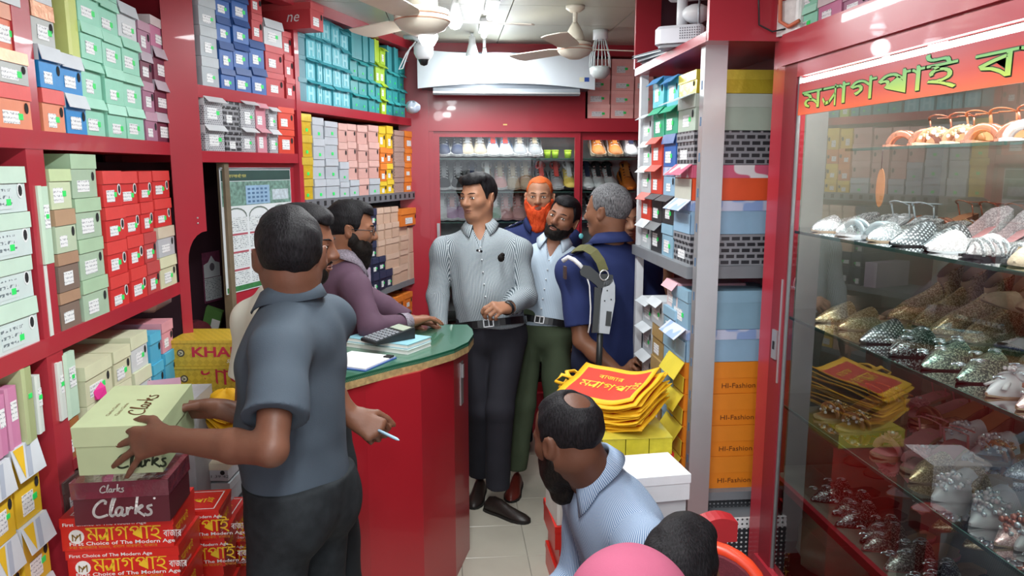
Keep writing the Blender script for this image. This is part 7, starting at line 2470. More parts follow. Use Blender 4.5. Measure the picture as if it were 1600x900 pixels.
MB().tube([-(p1 - p0) * .2, (p1 - p0) * .02], .005, 8, mat('pen_cap', '#d7dde2', .3)).build('cap', None, t)

# 3 -- cashier in the plum shirt behind the counter
SK3 = skin('cashier', '#8a5d46')
J = stand((0, 0), 72, 1.68)
n0 = P3(538, 412, 3.30)
pb = P3(505, 560, 3.35)
J = stand((pb[0], pb[1]), 72, 1.66)
J['neck'] = n0
for n, s in (('L', -1), ('R', 1)):
 J['sh' + n] = n0 + J['r'] * .172 * s - vec(0, 0, .085) + J['f'] * .015
J['elR'], J['wrR'] = P3(582, 512, 3.10), P3(641, 503, 3.26)
J['elL'], J['wrL'] = P3(600, 480, 3.42), P3(640, 500, 3.42)
J['head'] = P3(549, 358, 3.28)
J['hf'], J['hu'] = unit(face(82) + vec(0, 0, -.10)), unit(vec(.12, 0, 1))
hands = {'R': dict(d=P3(664, 497, 3.31) - J['wrR'], pn=vec(.1, 0, -1), td=vec(-.3, .9, .1), curl=(.22, .22, .24, .26), thumb=.2),
   'L': dict(d=P3(670, 503, 3.42) - J['wrL'], pn=vec(.1, 0, -1), td=vec(.3, -.9, 0), curl=(.22, .22, .24, .26))}
plum = cloth('plum', '#594252', .06, .75)
t3, org, w, R = build_person('bearded man with glasses in a plum shirt, arm resting on the counter', J, SK3,
        shirt=dict(mat=plum, sleeve='long', hem=.75, fold=.0055, collar=cloth('plum_print', '#8d8590', .35, .8, 160), collar_kw=dict(r=.064, h=.05, spread=.8)),
        pants=dict(mat=NAVYT), shoes=(LEA_D, SOLE), hair=dict(m=HBLK, style='full', seed=5),
        beard=dict(m=HBRD, length=.035, full=.009), hands=hands, face_kw=dict(glasses=True), seed=13, h=.0055)
d_ = unit(J['wrR'] - J['elR'])
rows = []
for q_, rr in ((-.055, .044), (-.012, .0415), (-.012, .036), (-.05, .036)):
 e1_, e2_ = unit(np.cross(d_, vec(0, 0, 1))), None
 e2_ = np.cross(e1_, d_)
 rows.append([Vector(J['wrR'] + d_ * q_ + (e1_ * cos(a * .3927) + e2_ * sin(a * .3927)) * rr - np.array(org)) for a in range(16)])
MB().loft(rows, cloth('plum_print', '#8d8590', .35), caps=False).build('cuff', None, t3, label='pale printed cuff')

# 4 -- man in the striped shirt, centre
SK4 = skin('centre', '#a4755b')
n0 = P3(751, 361, 3.86)
pb = P3(768, 530, 3.84)
J = stand((pb[0], pb[1]), 186, 1.72)
J['neck'] = n0
for n, s in (('L', -1), ('R', 1)):
 J['sh' + n] = n0 + J['r'] * .195 * s - vec(0, 0, .10) + J['f'] * .01
J['elR'], J['wrR'] = P3(683, 462, 3.86), P3(688, 540, 3.76)
J['elL'], J['wrL'] = P3(822, 464, 3.80), P3(794, 481, 3.58)
J['head'] = P3(747, 309, 3.83)
J['hf'], J['hu'] = unit(face(222) + vec(0, 0, -.04)), unit(vec(-.04, 0, 1))
J['knL'], J['anL'] = P3(781, 640, 3.72), P3(778, 757, 3.82)
J['knR'], J['anR'] = P3(752, 640, 3.85), P3(748, 735, 4.05)
J['toeL'], J['toeR'] = unit(vec(.75, -.65, 0)), unit(vec(-.2, -1, 0))
hands = {'L': dict(d=P3(772, 481, 3.50) - J['wrL'], pn=unit(vec(-.35, .35, -.7)), td=vec(-.3, -.4, .9), curl=(.75, .85, .95, 1.0), thumb=.5, thumb_out=.5)}
strp = stripes('green_grey', '#b2bbc0', '#515e66', .0070, .46)
STP2 = cloth('pale_grey', '#b3bcc2', .05)
t4, org, w, R = build_person('man in a grey and white striped shirt standing mid aisle, looking left', J, SK4,
        shirt=dict(mat=strp, sleeve='long', hem=.962, open=1, fold=.006, g=.017, collar=stripes('collar_a', '#b2bbc0', '#515e66', .0070, .46), collar_kw=dict(r=.066, h=.038, gap=.5), placket=STP2),
        pants=dict(mat=cloth('charcoal', '#2c2c33', .08), fold=.004), shoes=(LEA_D, SOLE), belly=.02, wide=1.08,
        hair=dict(m=HBLK, style='quiff', seed=6), belt=dict(mat=mat('belt_black', '#17171a', .35), up=.034), hands=hands, h=.005, seed=14,
        face_kw=dict(gaze=(-.5, -.3)), nr=.058)
mic = MB()
T_ = basis(J['f'], unit(J['neck'] - J['pelvis']))

def on_chest(t_, org, px, py, z, name, lab, fn):
 p = Vector(P3(px, py, z)) - Vector(org)
 m = MB()
 fn(m, p)
 return m.build(name, None, t_, label=lab)

on_chest(t4, org, 783, 403, 3.672, 'microphone', 'black fluffy clip microphone', lambda m, p: (m.ball(p, (.018, .014, .020), HBRD, 12), m.ball(p + Vector((.006, 0, .014)), (.012, .012, .012), HBRD, 10), m.box(p.x - .01, p.x + .01, p.y, p.y + .03, p.z - .012, p.z - .004, BLACK)))
on_chest(t4, org, 749, 392, 3.672, 'microphone_clip', 'black and white clip at the collar', lambda m, p: (m.tube([p + Vector((-.014, 0, .004)), p + Vector((.014, 0, -.004))], .006, 8, BLACK), m.ball(p + Vector((0, -.004, 0)), .005, WHITE, 8)))
# watch
d_ = unit(J['wrL'] - J['elL'])
e1_ = unit(np.cross(d_, vec(0, 0, 1)))
e2_ = np.cross(e1_, d_)
rows = [[Vector(J['wrL'] + d_ * q_ + (e1_ * cos(a * .3927) + e2_ * sin(a * .3927)) * rr - np.array(org)) for a in range(16)] for q_, rr in ((.000, .030), (.0, .034), (.022, .033), (.022, .029))]
MB().loft(rows, BLACK, caps=False).build('watch', None, t4, label='black wrist watch')

# 5 -- officer with the orange beard, behind
SK5 = skin('orange_beard', '#a0735a')
n0 = P3(843, 352, 4.46)
J = stand((n0[0], n0[1]), 188, 1.70)
J['neck'] = n0 - vec(0, 0, .0)
for n, s in (('L', -1), ('R', 1)):
 J['sh' + n] = n0 + J['r'] * .18 * s - vec(0, 0, .08) + J['f'] * .01
J['head'] = P3(843, 308, 4.42)
J['hf'], J['hu'] = unit(face(192) + vec(0, 0, .02)), unit(vec(.02, 0, 1))
t5, org, w, R = build_person('man in navy uniform with a bright orange beard, standing behind the others', J, SK5,
        shirt=dict(mat=NAVY, sleeve='short', hem=.95, fold=.004, collar=NAVY), pants=dict(mat=NAVYT), shoes=(LEA_D, SOLE),
        hair=dict(m=hair_mat('henna', '#b04a1c', '#d06a34', .55), style='thin', seed=7, label='short hennaed orange hair'),
        beard=dict(m=HORG, length=.06, full=.018, cheek=-.032, label='long bright orange beard'), seed=15, h=.006, face_kw=dict(hairm=mat('brow_dark', '#1c1512', .6)))

def epaulette(t_, org, J, n, m, star=True):
 T_ = basis(J['f'], vec(0, 0, 1))
 a, b_ = J['neck'], J['sh' + n]
 d_ = unit(b_ - a)
 u_ = unit(vec(0, 0, 1) - d_ * d_[2])
 y_ = np.cross(u_, d_)
 M_ = Matrix((d_.tolist(), y_.tolist(), u_.tolist())).transposed().to_4x4()
 M_.translation = Vector(a + d_ * .085 + u_ * .062 - np.array(org))
 e = MB().box(0, .12, -.027, .027, 0, .006, m, M_).build('epaulette', None, t_)
 if star:
  for x in (.035, .075):
   q = MB()
   q.prism([((.011 if i % 2 else .005) * cos(i * pi / 5) + x, (.011 if i % 2 else .005) * sin(i * pi / 5)) for i in range(10)], .006, .010, mat('silver_star', '#d5d9dd', .25, metal=.6), M_)
   q.build('star', None, e)
 return e

epaulette(t5, org, J, 'R', cloth('navy_dark', '#1d2547', .05))
epaulette(t5, org, J, 'L', cloth('navy_dark', '#1d2547', .05))

# 6 -- bearded man in the pale blue shirt and olive trousers
SK6 = skin('blue_shirt', '#875a44')
n0 = P3(866, 384, 4.10)
pb = P3(846, 530, 4.08)
J = stand((pb[0], pb[1]), 196, 1.66)
J['neck'] = n0
for n, s in (('L', -1), ('R', 1)):
 J['sh' + n] = n0 + J['r'] * .178 * s - vec(0, 0, .085) + J['f'] * .01
J['head'] = P3(879, 342, 4.06)
J['hf'], J['hu'] = unit(face(212) + vec(0, 0, -.02)), unit(vec(.36, -.03, 1))
J['knR'], J['anR'] = P3(818, 630, 4.05), P3(806, 727, 4.12)
J['knL'], J['anL'] = P3(868, 640, 4.1), P3(868, 728, 4.2)
J['toeR'], J['toeL'] = unit(vec(-.25, -1, 0)), unit(vec(.2, -1, 0))
sh6 = stripes('pale_blue', '#b4c2cf', '#9cafc0', .010, .3)
t6, org, w, R = build_person('bearded man in a pale blue shirt and olive trousers, head tilted', J, SK6,
        shirt=dict(mat=sh6, open=1, sleeve='long', hem=.925, fold=.0045, collar=cloth('pale_blue', '#b4c2cf', .03), collar_kw=dict(gap=.6), placket=cloth('pale_blue', '#b4c2cf', .03)),
        pants=dict(mat=cloth('olive', '#4c5743', .08), fold=.006), shoes=(LEA_B, SOLE), belt=dict(mat=mat('belt_black', '#17171a', .35), up=.03),
        hair=dict(m=HBLK, style='full', seed=8), beard=dict(m=HBRD, full=.006, cheek=-.04), seed=16, h=.0055, face_kw=dict(gaze=(-.6, -.3)))

# 7 -- officer seen from behind with a slung shotgun
SK7 = skin('officer', '#7a523d')
n0 = P3(955, 388, 3.30)
J = stand((n0[0] + .0, n0[1]), -18, 1.69)
J['neck'] = n0
for n, s in (('L', -1), ('R', 1)):
 J['sh' + n] = n0 + J['r'] * .188 * s - vec(0, 0, .088) + J['f'] * .01
J['elL'], J['wrL'] = P3(908, 532, 3.22), P3(970, 586, 3.17)
J['elR'], J['wrR'] = J['shR'] + vec(.06, -.03, -.29), P3(1004, 582, 3.30)
J['head'] = P3(949, 331, 3.29)
J['hf'], J['hu'] = unit(face(-48) + vec(0, 0, -.05)), vec(0, 0, 1)
hands = {'L': dict(d=P3(994, 586, 3.22) - J['wrL'], pn=unit(vec(.1, 1, .2)), td=vec(0, 0, 1), curl=(.35, .4, .45, .5)),
   'R': dict(d=P3(985, 572, 3.24) - J['wrR'], pn=unit(vec(-.2, -1, .1)), td=vec(0, 0, 1), curl=(.5, .5, .55, .6))}
t7, org, w, R = build_person('grey-haired officer in navy uniform seen from behind, a gun slung on his back', J, SK7,
        shirt=dict(mat=NAVY, sleeve='short', hem=.86, fold=.0045, collar=NAVY, len=.80, g=.014, collar_kw=dict(r=.066, h=.05, spread=1.2)), pants=dict(mat=NAVYT), shoes=(LEA_D, SOLE), wide=1.08,
        hair=dict(m=HGRY, style='short', seed=9, label='cropped greying hair'), hands=hands, seed=17, h=.0055)
epaulette(t7, org, J, 'L', cloth('navy_dark', '#1d2547', .05), False)
# white lanyard and shoulder badge
la = [P3(879, 408, 3.10), P3(888, 402, 3.09), P3(897, 406, 3.08), P3(905, 413, 3.075), P3(913, 422, 3.07)]
q = MB()
q.tube([Vector(P3(x, y, 3.065) - np.array(org)) for x, y in ((914, 424), (921, 446), (923, 480), (922, 505), (919, 520))], .0032, 6, mat('lanyard_white', '#d5d6d8', .7, bump=.4, bscale=300))
q.tube([Vector(p - np.array(org)) for p in la], .0095, 8, mat('lanyard_white', '#d5d6d8', .7, bump=.4, bscale=300))
q.build('lanyard', None, t7, label='white plaited shoulder cord')
bd = Vector(P3(883, 425, 3.13) - np.array(org))
MB().box(bd.x - .006, bd.x + .004, bd.y - .02, bd.y + .02, bd.z - .028, bd.z + .024, mat('badge_orange', '#3a2320', .6, var=.5, scale=120)).build('shoulder_badge', None, t7)

# the slung gun: a thing of its own, hanging from its olive strap
g0 = Vector(P3(925, 440, 3.06))
gun = thing('shotgun', 'black shotgun with a silver receiver hanging on the officer in navy', 'gun', g0)
GM = mat('gun_black', '#1b1f20', .4)
GS = mat('gun_silver', '#9da0a3', .35, metal=.7)

def gp(px, py, z=3.06):
 return Vector(P3(px, py, z)) - g0

def slab(mb, pix, th, m, z=3.06):
 """outline given at its real place behind his back, th thick towards the back"""
 fr = [gp(x, y, z) for x, y in pix]
 n_ = Vector(FWD) * th
 k_ = len(fr)
 mb.add(fr + [p + n_ for p in fr], [list(range(k_)), [k_ * 2 - 1 - i for i in range(k_)]] + [(i, i + k_, (i + 1) % k_ + k_, (i + 1) % k_) for i in range(k_)], m)
 return mb

slab(MB(), [(912, 414), (906, 424), (908, 430), (922, 438), (932, 446), (936, 452), (952, 446), (958, 440), (958, 430), (950, 428), (936, 428), (922, 416)], .030, GM).build('pistol_grip', None, gun)
slab(MB(), [(944, 440), (958, 436), (961, 446), (961, 470), (952, 522), (934, 520), (938, 470)], .034, GS).build('receiver', None, gun, label='silver receiver with an ejection port')
slab(MB(), [(948, 486), (956, 487), (954, 510), (946, 509)], .036, GM, 3.055).build('ejection_port', None, gun)
slab(MB(), [(929, 448), (940, 452), (936, 520), (925, 520), (928, 480)], .030, GM).build('trigger_frame', None, gun)
MB().tube([gp(938, 516, 3.075), gp(936, 560, 3.08), gp(934, 600, 3.09)], .013, 10, GM).build('barrel', None, gun)
q = MB()
for x, y in ((949, 454), (945, 470), (955, 468)):
 q.ball(gp(x, y, 3.055), .003, GM, 8)
q.build('pins', None, gun, kind='stuff')
MB().tube([gp(944 + 7 * cos(a * .63), 430 + 8 * sin(a * .63), 3.05) for a in range(10)], .003, 6, STEEL, closed=True).build('sling_ring', None, gun)
OL = cloth('olive_strap', '#5d5c3c', .12)
sp_ = [P3(944, 424, 3.06), P3(938, 408, 3.07), P3(928, 394, 3.09), P3(916, 387, 3.13), P3(903, 388, 3.19), P3(893, 394, 3.28), P3(890, 404, 3.36)]
rows = []
for i, p in enumerate(sp_):
 tt = unit(sp_[min(i + 1, 6)] - sp_[max(i - 1, 0)])
 sd = unit(np.cross(tt, vec(-.4, -.6, .7)))
 nn = np.cross(sd, tt)
 rows.append([Vector(p + sd * a_ * .019 + nn * b_ * .0025 - np.array(g0)) for a_, b_ in ((-1, -1), (1, -1), (1, 1), (-1, 1))])
MB().loft(rows, OL, smooth=False).build('sling', None, gun, label='olive canvas sling over his shoulder')

# 8 -- second officer, nearly hidden behind him
n0 = P3(970, 392, 3.84)
J = stand((n0[0], n0[1]), 165, 1.60)
J['neck'] = n0
for n, s in (('L', -1), ('R', 1)):
 J['sh' + n] = n0 + J['r'] * .18 * s - vec(0, 0, .05) + J['f'] * .01
J['elL'], J['wrL'] = J['shL'] + vec(.08, -.05, -.25), J['shL'] + vec(.04, -.16, -.03)
J['head'] = P3(973, 345, 3.82)
t8, org, w, R = build_person('officer in navy almost hidden behind the grey-haired officer', J, SK5,
        shirt=dict(mat=NAVY, sleeve='short', hem=.9, fold=.004, collar=NAVY, h=.007), pants=dict(mat=NAVYT), shoes=(LEA_D, SOLE),
        hair=dict(m=HBLK, style='short', seed=10), seed=18, h=.007)
p = P3(908, 369, 3.72)
MB().ball(Vector(p - np.array(org)), (.012, .004, .014), mat('badge_teal', '#5fb3b8', .5, var=.4, scale=90), 12).build('badge', None, t8)

# 9 -- seated man in the blue striped shirt, lower right
SK9 = skin('seated', '#5f3d2d')
n0 = P3(938, 748, 1.97)
J = stand((n0[0] + .10, n0[1]), -104, 1.68)
J['neck'] = n0
J['pelvis'] = vec(n0[0] + .17, n0[1] - .02, .47)
f, r = J['f'], J['r']
up_ = unit(J['neck'] - J['pelvis'])
J['neck'] = n0
for n, s in (('L', -1), ('R', 1)):
 J['sh' + n] = n0 + r * .175 * s - up_ * .10 + f * .01
 J['hip' + n] = J['pelvis'] + r * .09 * s
 J['kn' + n] = J['pelvis'] + r * .12 * s + f * .42 + vec(0, 0, .02)
 J['an' + n] = vec(J['kn' + n][0], J['kn' + n][1], .075) + f * .03
 J['toe' + n] = f
J['elL'] = J['shL'] + f * .02 + vec(0, 0, -.28) - r * .02
J['wrL'] = J['elL'] + f * .16 + vec(0, 0, -.16) + r * .04
J['elR'] = J['shR'] + f * .02 + vec(0, 0, -.28)
J['wrR'] = J['elR'] + f * .16 + vec(0, 0, -.04) - r * .05
J['head'] = P3(888, 684, 1.93)
J['hf'], J['hu'] = unit(face(-34) + vec(0, 0, -.45)), unit(vec(-.20, .2, 1))
sh9 = stripes('blue_white', '#a9b8ca', '#5f7a9c', .0046, .48)
t9, org, w, R = build_person('seated man with a bald patch in a blue striped shirt, looking back', J, SK9,
        shirt=dict(mat=sh9, sleeve='long', hem=.50, fold=.006, g=.012, collar=stripes('collar_b', '#a9b8ca', '#5f7a9c', .0046, .48), collar_kw=dict(r=.068, h=.045, gap=.5, spread=.8)),
        pants=dict(mat=NAVYT), shoes=(LEA_D, SOLE), hair=dict(m=HBLK, style='bald', seed=11, label='black hair round a bald crown'),
        beard=dict(m=HBRD, length=.03, full=.008), seed=19, h=.0048, nr=.060)
pz = J['pelvis']
t = thing('stool', 'low stool under the seated man in blue stripes', 'stool', (pz[0], pz[1], 0))
MB().lathe([(.15, .30), (.16, .32), (.16, .345), (0, .35)], 24, None, REDC).build('seat', None, t)
for a in (45, 135, 225, 315):
 MB().tube([(.11 * cos(radians(a)), .11 * sin(radians(a)), .31), (.15 * cos(radians(a)), .15 * sin(radians(a)), 0)], .013, 8, STEEL).build('leg', None, t)

# 10 -- child with short black hair, bottom right
SK10 = skin('child', '#7a5240')
n0 = P3(1066, 985, 1.42)
J = stand((n0[0], n0[1]), 28, 1.18)
hd = P3(1064, 896, 1.42)
J['head'] = hd
J['neck'] = hd - vec(0, 0, .14)
for n, s in (('L', -1), ('R', 1)):
 J['sh' + n] = J['neck'] + J['r'] * .125 * s - vec(0, 0, .04)
 J['el' + n] = J['sh' + n] + J['r'] * .03 * s - vec(0, 0, .2)
 J['wr' + n] = J['el' + n] - vec(0, 0, .17) + J['f'] * .04
J['hf'], J['hu'] = unit(face(40) + vec(0, 0, -.12)), vec(0, 0, 1)
t10, org, w, R = build_person('child with short black hair at the very bottom, beside a pink headscarf', J, SK10,
        shirt=dict(mat=cloth('child_shirt', '#3d4a52', .05), sleeve='short', hem=.6, fold=.003), pants=dict(mat=NAVYT), shoes=(LEA_D, SOLE),
        hair=dict(m=HBLK, style='full', seed=12), seed=20, h=.006, hs=.84, nr=.045)

# 11 -- person in the pink headscarf, bottom edge
n0 = P3(982, 1060, 1.27)
J = stand((n0[0], n0[1]), 5, 1.14)
hd = P3(982, 962, 1.27)
J['head'] = hd
J['neck'] = hd - vec(0, 0, .155)
for n, s in (('L', -1), ('R', 1)):
 J['sh' + n] = J['neck'] + J['r'] * .13 * s - vec(0, 0, .04)
 J['el' + n] = J['sh' + n] + J['r'] * .03 * s - vec(0, 0, .2)
 J['wr' + n] = J['el' + n] - vec(0, 0, .17) + J['f'] * .04
J['hf'] = unit(face(8) + vec(0, 0, -.1))
t11, org, w, R = build_person('person in a dusty pink headscarf, top of the head at the bottom edge', J, SK10,
        shirt=dict(mat=cloth('rose_dress', '#a2506a', .05), sleeve='long', hem=.35, fold=.003), pants=dict(mat=NAVYT), shoes=(LEA_D, SOLE), seed=21, h=.007, hs=.92)
F = Field(hd - vec(.22, .22, .36), hd + vec(.2, .2, .2), .006)
F.ell(hd + vec(0, -.005, .03), basis(J['hf'], vec(0, 0, 1)), vec(.085, .104, .092), .0)
F.cone(hd + vec(0, -.03, -.02), hd + vec(0, -.03, -.20), .085, .13, .05)
F.cone(hd + vec(-.04, 0, .02), hd + vec(-.13, -.02, -.22), .06, .07, .05)
F.cone(hd + vec(.04, 0, .02), hd + vec(.13, -.02, -.22), .06, .07, .05)
V, Q = F.mesh()
V = folds(V, vnormals(V, Q), .003, 33, .8)
np_mesh('headscarf', V, Q, cloth('dusty_pink', '#a6566f', .05), t11, org)
# ---------------------------------------------------------------- shoes on display

def glitter(name, c, c2='#ffffff', sc=420, metal=.5, share=.62, rough=.28):
 m, nt, b, oc = nodes_of('glitter_' + name, rough)
 vo = N(nt, 'TexVoronoi')
 vo.inputs['Scale'].default_value = sc
 nt.links.new(oc, vo.inputs['Vector'])
 sp = N(nt, 'SeparateColor')
 nt.links.new(vo.outputs['Color'], sp.inputs[0])
 rp = N(nt, 'ValToRGB')
 rp.color_ramp.elements[0].position, rp.color_ramp.elements[1].position = share - .25, share + .25
 rp.color_ramp.elements[0].color, rp.color_ramp.elements[1].color = (*lin(c), 1), (*lin(c2), 1)
 nt.links.new(sp.outputs[0], rp.inputs[0])
 nt.links.new(rp.outputs[0], b.inputs['Base Color'])
 b.inputs['Metallic'].default_value = metal
 bp = N(nt, 'Bump')
 bp.inputs['Strength'].default_value = .9
 bp.inputs['Distance'].default_value = .003
 nt.links.new(sp.outputs[1], bp.inputs['Height'])
 nt.links.new(bp.outputs[0], b.inputs['Normal'])
 return m

def net_mat(name, c, c2, sc=150):
 """rhinestone net: pale stones in a diagonal grid on a darker ground"""
 m, nt, b, oc = nodes_of('net_' + name, .3)
 mp = N(nt, 'Mapping')
 mp.inputs['Rotation'].default_value = (radians(45), radians(45), radians(45))
 mp.inputs['Scale'].default_value = (sc, sc, sc)
 nt.links.new(oc, mp.inputs[0])
 fr = N(nt, 'VectorMath', operation='FRACTION')
 nt.links.new(mp.outputs[0], fr.inputs[0])
 di = N(nt, 'VectorMath', operation='DISTANCE')
 di.inputs[1].default_value = (.5, .5, .5)
 nt.links.new(fr.outputs[0], di.inputs[0])
 rp = N(nt, 'ValToRGB')
 rp.color_ramp.elements[0].position, rp.color_ramp.elements[1].position = .34, .44
 rp.color_ramp.elements[0].color, rp.color_ramp.elements[1].color = (*lin(c2), 1), (*lin(c), 1)
 nt.links.new(di.outputs['Value'], rp.inputs[0])
 nt.links.new(rp.outputs[0], b.inputs['Base Color'])
 b.inputs['Metallic'].default_value = .45
 return m

def plain(name, c, rough=.4, **k):
 return mat('shoe_' + name, c, rough, var=.05, scale=30, **k)

BEADS = {}

def lady_shoe(kind, up, soleM, inM, orn=None, heel=0.0, L=.235):
 """list of (part name, mesh): toe along +x, standing on z=0"""
 n = 13
 hb = heel

 def zb(x):                       # footbed height along the shoe, x 0 heel .. 1 toe
  if x > .66:
   return .006 + .006 * max(0, x - .9) * 6
  t = (x) / .66
  return .006 + hb * (1 - t) ** 1.0 * (1 if t < .15 else 1) * (0.5 + 0.5 * cos(pi * max(0, (t - .12) / .88))) / 1.0
 pointed = kind in ('mule', 'pump', 'net')

 def wd(x):
  if x < .12:
   return .020 + .011 * sin(pi / 2 * x / .12)
  if x < .68:
   return .028 + .011 * (x - .12) / .56
  t = (x - .68) / .32
  return .039 * ((1 - t) ** (.95 if pointed else .42)) + .0025
 xs = [i / (2 * n) for i in range(2 * n + 1)]
 parts = []
 th = .007
 s = MB()
 rows = []
 for x in xs:
  w_, z = wd(x), zb(x)
  rows.append([Vector((x * L, -w_, z - th + (.001 if hb else 0))), Vector((x * L, w_, z - th)), Vector((x * L, w_, z)), Vector((x * L, -w_, z))])
 s.loft(rows, soleM, smooth=False)
 if hb > .02:
  if kind == 'wedge':
   rr = []
   for x in xs[:18]:
    w_, z = wd(x) * .96, zb(x) - th
    rr.append([Vector((x * L, -w_, 0)), Vector((x * L, w_, 0)), Vector((x * L, w_, max(z, .001))), Vector((x * L, -w_, max(z, .001)))])
   s.loft(rr, soleM, smooth=False)
  else:
   z = zb(.06)
   s.tube([(.05 * L, 0, z - .002), (.055 * L, 0, z * .6), (.03 * L, 0, 0)], [.018, .009, .007], 10, soleM)
 parts.append(('sole', s))
 q = MB()
 q.loft([[Vector((x * L, -wd(x) * .93, zb(x) + .0012)), Vector((x * L, wd(x) * .93, zb(x) + .0012))] for x in xs[:-2]], inM, closed=False, caps=False, smooth=False)
 parts.append(('insole', q))

 def vamp(x0, x1, hf, m, name, open_=0.0):
  rows = []
  st = [x0 + (x1 - x0) * i / 12 for i in range(13)]
  for x in st:
   w_, z = wd(x) + .001, zb(x)
   hh = hf(x) * (1 - (.86 * (x - x0) / (x1 - x0)) ** 9 * 3.4)
   rows.append([Vector((x * L, w_ * cos(a) * (1 if abs(cos(a)) > .9 else 1), z - .003 + (hh + .003) * sin(a) ** 1.15)) for a in [pi * j / 10 for j in range(11)]])
  v = MB().loft(rows, m, closed=False, caps=False)
  parts.append((name, v))
 if kind in ('mule', 'net'):
  vamp(.50, 1.0, lambda x: .047 * (1 - ((x - .50) / .52)) ** .72 + .004, up, 'upper')
 elif kind in ('pump', 'flat'):
  vamp(.66, 1.0, lambda x: .036 * (1 - ((x - .66) / .36)) ** .6 + .006, up, 'upper')
  rows = []
  st = [0.0 + .70 * i / 12 for i in range(13)]
  q = MB()
  for sd in (1, -1):
   rows = []
   for i, x in enumerate(st):
    z, w_ = zb(x), wd(x)
    top = .048 - .022 * sin(pi * min(1, x / .55) / 2)
    rows.append([Vector((x * L - (.002 if i == 0 else 0), sd * w_ * (1.0 if i else .0), z - .004)), Vector((x * L - (.004 if i == 0 else 0), sd * w_ * (1.02 if i else .0), z + top * .6)), Vector((x * L, sd * w_ * (.95 if i else 0), z + top))])
   q.loft(rows, up, closed=False, caps=False)
  parts.append(('quarter', q))
 elif kind == 'boot':
  vamp(.34, 1.0, lambda x: .085 * (1 - ((x - .34) / .7)) ** .7 + .004, up, 'upper')
  q = MB()
  rows = []
  for i in range(8):
   z = zb(.2) - .004 + (.155 - zb(.2)) * i / 7
   rows.append([Vector((L * .22 + (.047 - .010 * sin(pi * i / 9)) * cos(a) - .012, (.032 - .005 * sin(pi * i / 9)) * sin(a), z - .03 * i / 7 * cos(a))) for a in [2 * pi * j / 14 for j in range(14)]])
  q.loft(rows, up, caps=False)
  q.loft([[p * 1 for p in rows[-1]], [Vector((L * .22 - .01 + (p.x - L * .22 + .01) * .9, p.y * .9, p.z - .03)) for p in rows[-1]]], inM, caps=False)
  parts.append(('shaft', q))
 elif kind in ('sandal', 'wedge', 'strappy'):
  q = MB()
  for x in ((.78, .70) if kind != 'strappy' else (.86, .78, .70, .6)):
   w_, z = wd(x), zb(x)
   sl = .05 if kind == 'strappy' else .0
   pts = [(x * L + sl * L * cos(a), w_ * cos(a) * 1.03, z + .032 * sin(a)) for a in [pi * j / 10 for j in range(11)]]
   q.tube(pts, .009 if kind != 'strappy' else .0045, 6, up, flat=.35)
  parts.append(('toe_strap', q))
  q = MB()
  pts = [(.14 * L + .10 * L * sin(a) * .7, .030 * cos(a) * 1.05, zb(.15) + .038 + .012 * sin(a)) for a in [pi * j / 10 for j in range(11)]]
  q.tube(pts, .0032, 6, up, flat=.5)
  for sd in (1, -1):
   q.tube([(.10 * L, sd * .029, zb(.12)), (.14 * L, sd * .031, zb(.12) + .038)], .0032, 6, up, flat=.5)
  pts = [(.02 * L - .008 * sin(a), .030 * cos(a), zb(.05) + .036) for a in [pi * j / 8 for j in range(9)]]
  q.tube(pts, .004, 6, up, flat=.5)
  parts.append(('ankle_strap', q))
 if orn:
  m1, m2, style = orn
  r = random.Random(5)
  q = MB()
  cx = .72 * L if kind != 'pump' else .8 * L
  cz = .038 if kind in ('mule', 'net') else .032
  if style == 'beads':
   for i in range(34):
    a, rr = r.uniform(0, 2 * pi), r.uniform(0, 1) ** .6
    q.ball((cx + .042 * rr * cos(a), .030 * rr * sin(a), cz + zb(.7) - .006 + .010 * (1 - rr) + r.uniform(0, .006) - .35 * max(0, .042 * rr * cos(a))), r.uniform(.0035, .0075), m1 if i % 3 else m2, 6)
  elif style == 'flower':
   for k_ in range(3):
    for i in range(11):
     a = 2 * pi * i / 11 + k_ * .3
     rr = .030 - .009 * k_
     M_ = Matrix.Translation((cx + rr * .6 * cos(a), rr * .6 * sin(a), cz + zb(.7) + .005 * k_)) @ Matrix.Rotation(a, 4, 'Z') @ Matrix.Rotation(-.5 - .25 * k_, 4, 'Y')
     q.ball((0, 0, 0), (.013, .0055, .0022), m1, 6, M_)
   q.ball((cx, 0, cz + zb(.7) + .016), .006, m2, 8)
  elif style == 'bow':
   for sg in (1, -1):
    M_ = Matrix.Translation((cx - .006, sg * .016, cz - .008 + zb(.7))) @ Matrix.Rotation(-sg * .35, 4, 'X')
    q.ball((0, 0, 0), (.011, .017, .0055), m1, 10, M_)
    q.tube([(cx, 0, cz), (cx + .03, sg * .014, cz - .014), (cx + .045, sg * .02, cz - .02)], .006, 6, m1, flat=.4)
   for i in range(9):
    q.ball((cx + r.uniform(-.012, .012), r.uniform(-.01, .01), cz + zb(.7) + .008), .0045, m2, 6)
  elif style == 'swirl':
   for k_ in range(4):
    c_ = (cx + .026 * (k_ - 1.2), .012 * (-1) ** k_, 0)
    q.tube([(c_[0] + (.003 + .0016 * i) * cos(i * .8), c_[1] + (.003 + .0016 * i) * sin(i * .8), .052 * max(.05, 1 - ((min(1, max(.5, (c_[0] / L))) - .50) / .52)) ** .62 + .0125 - abs(c_[1]) * .3 + zb(.7)) for i in range(8)], .0022, 5, m1)
  parts.append(('ornament', q))
 return parts

_SH = {}

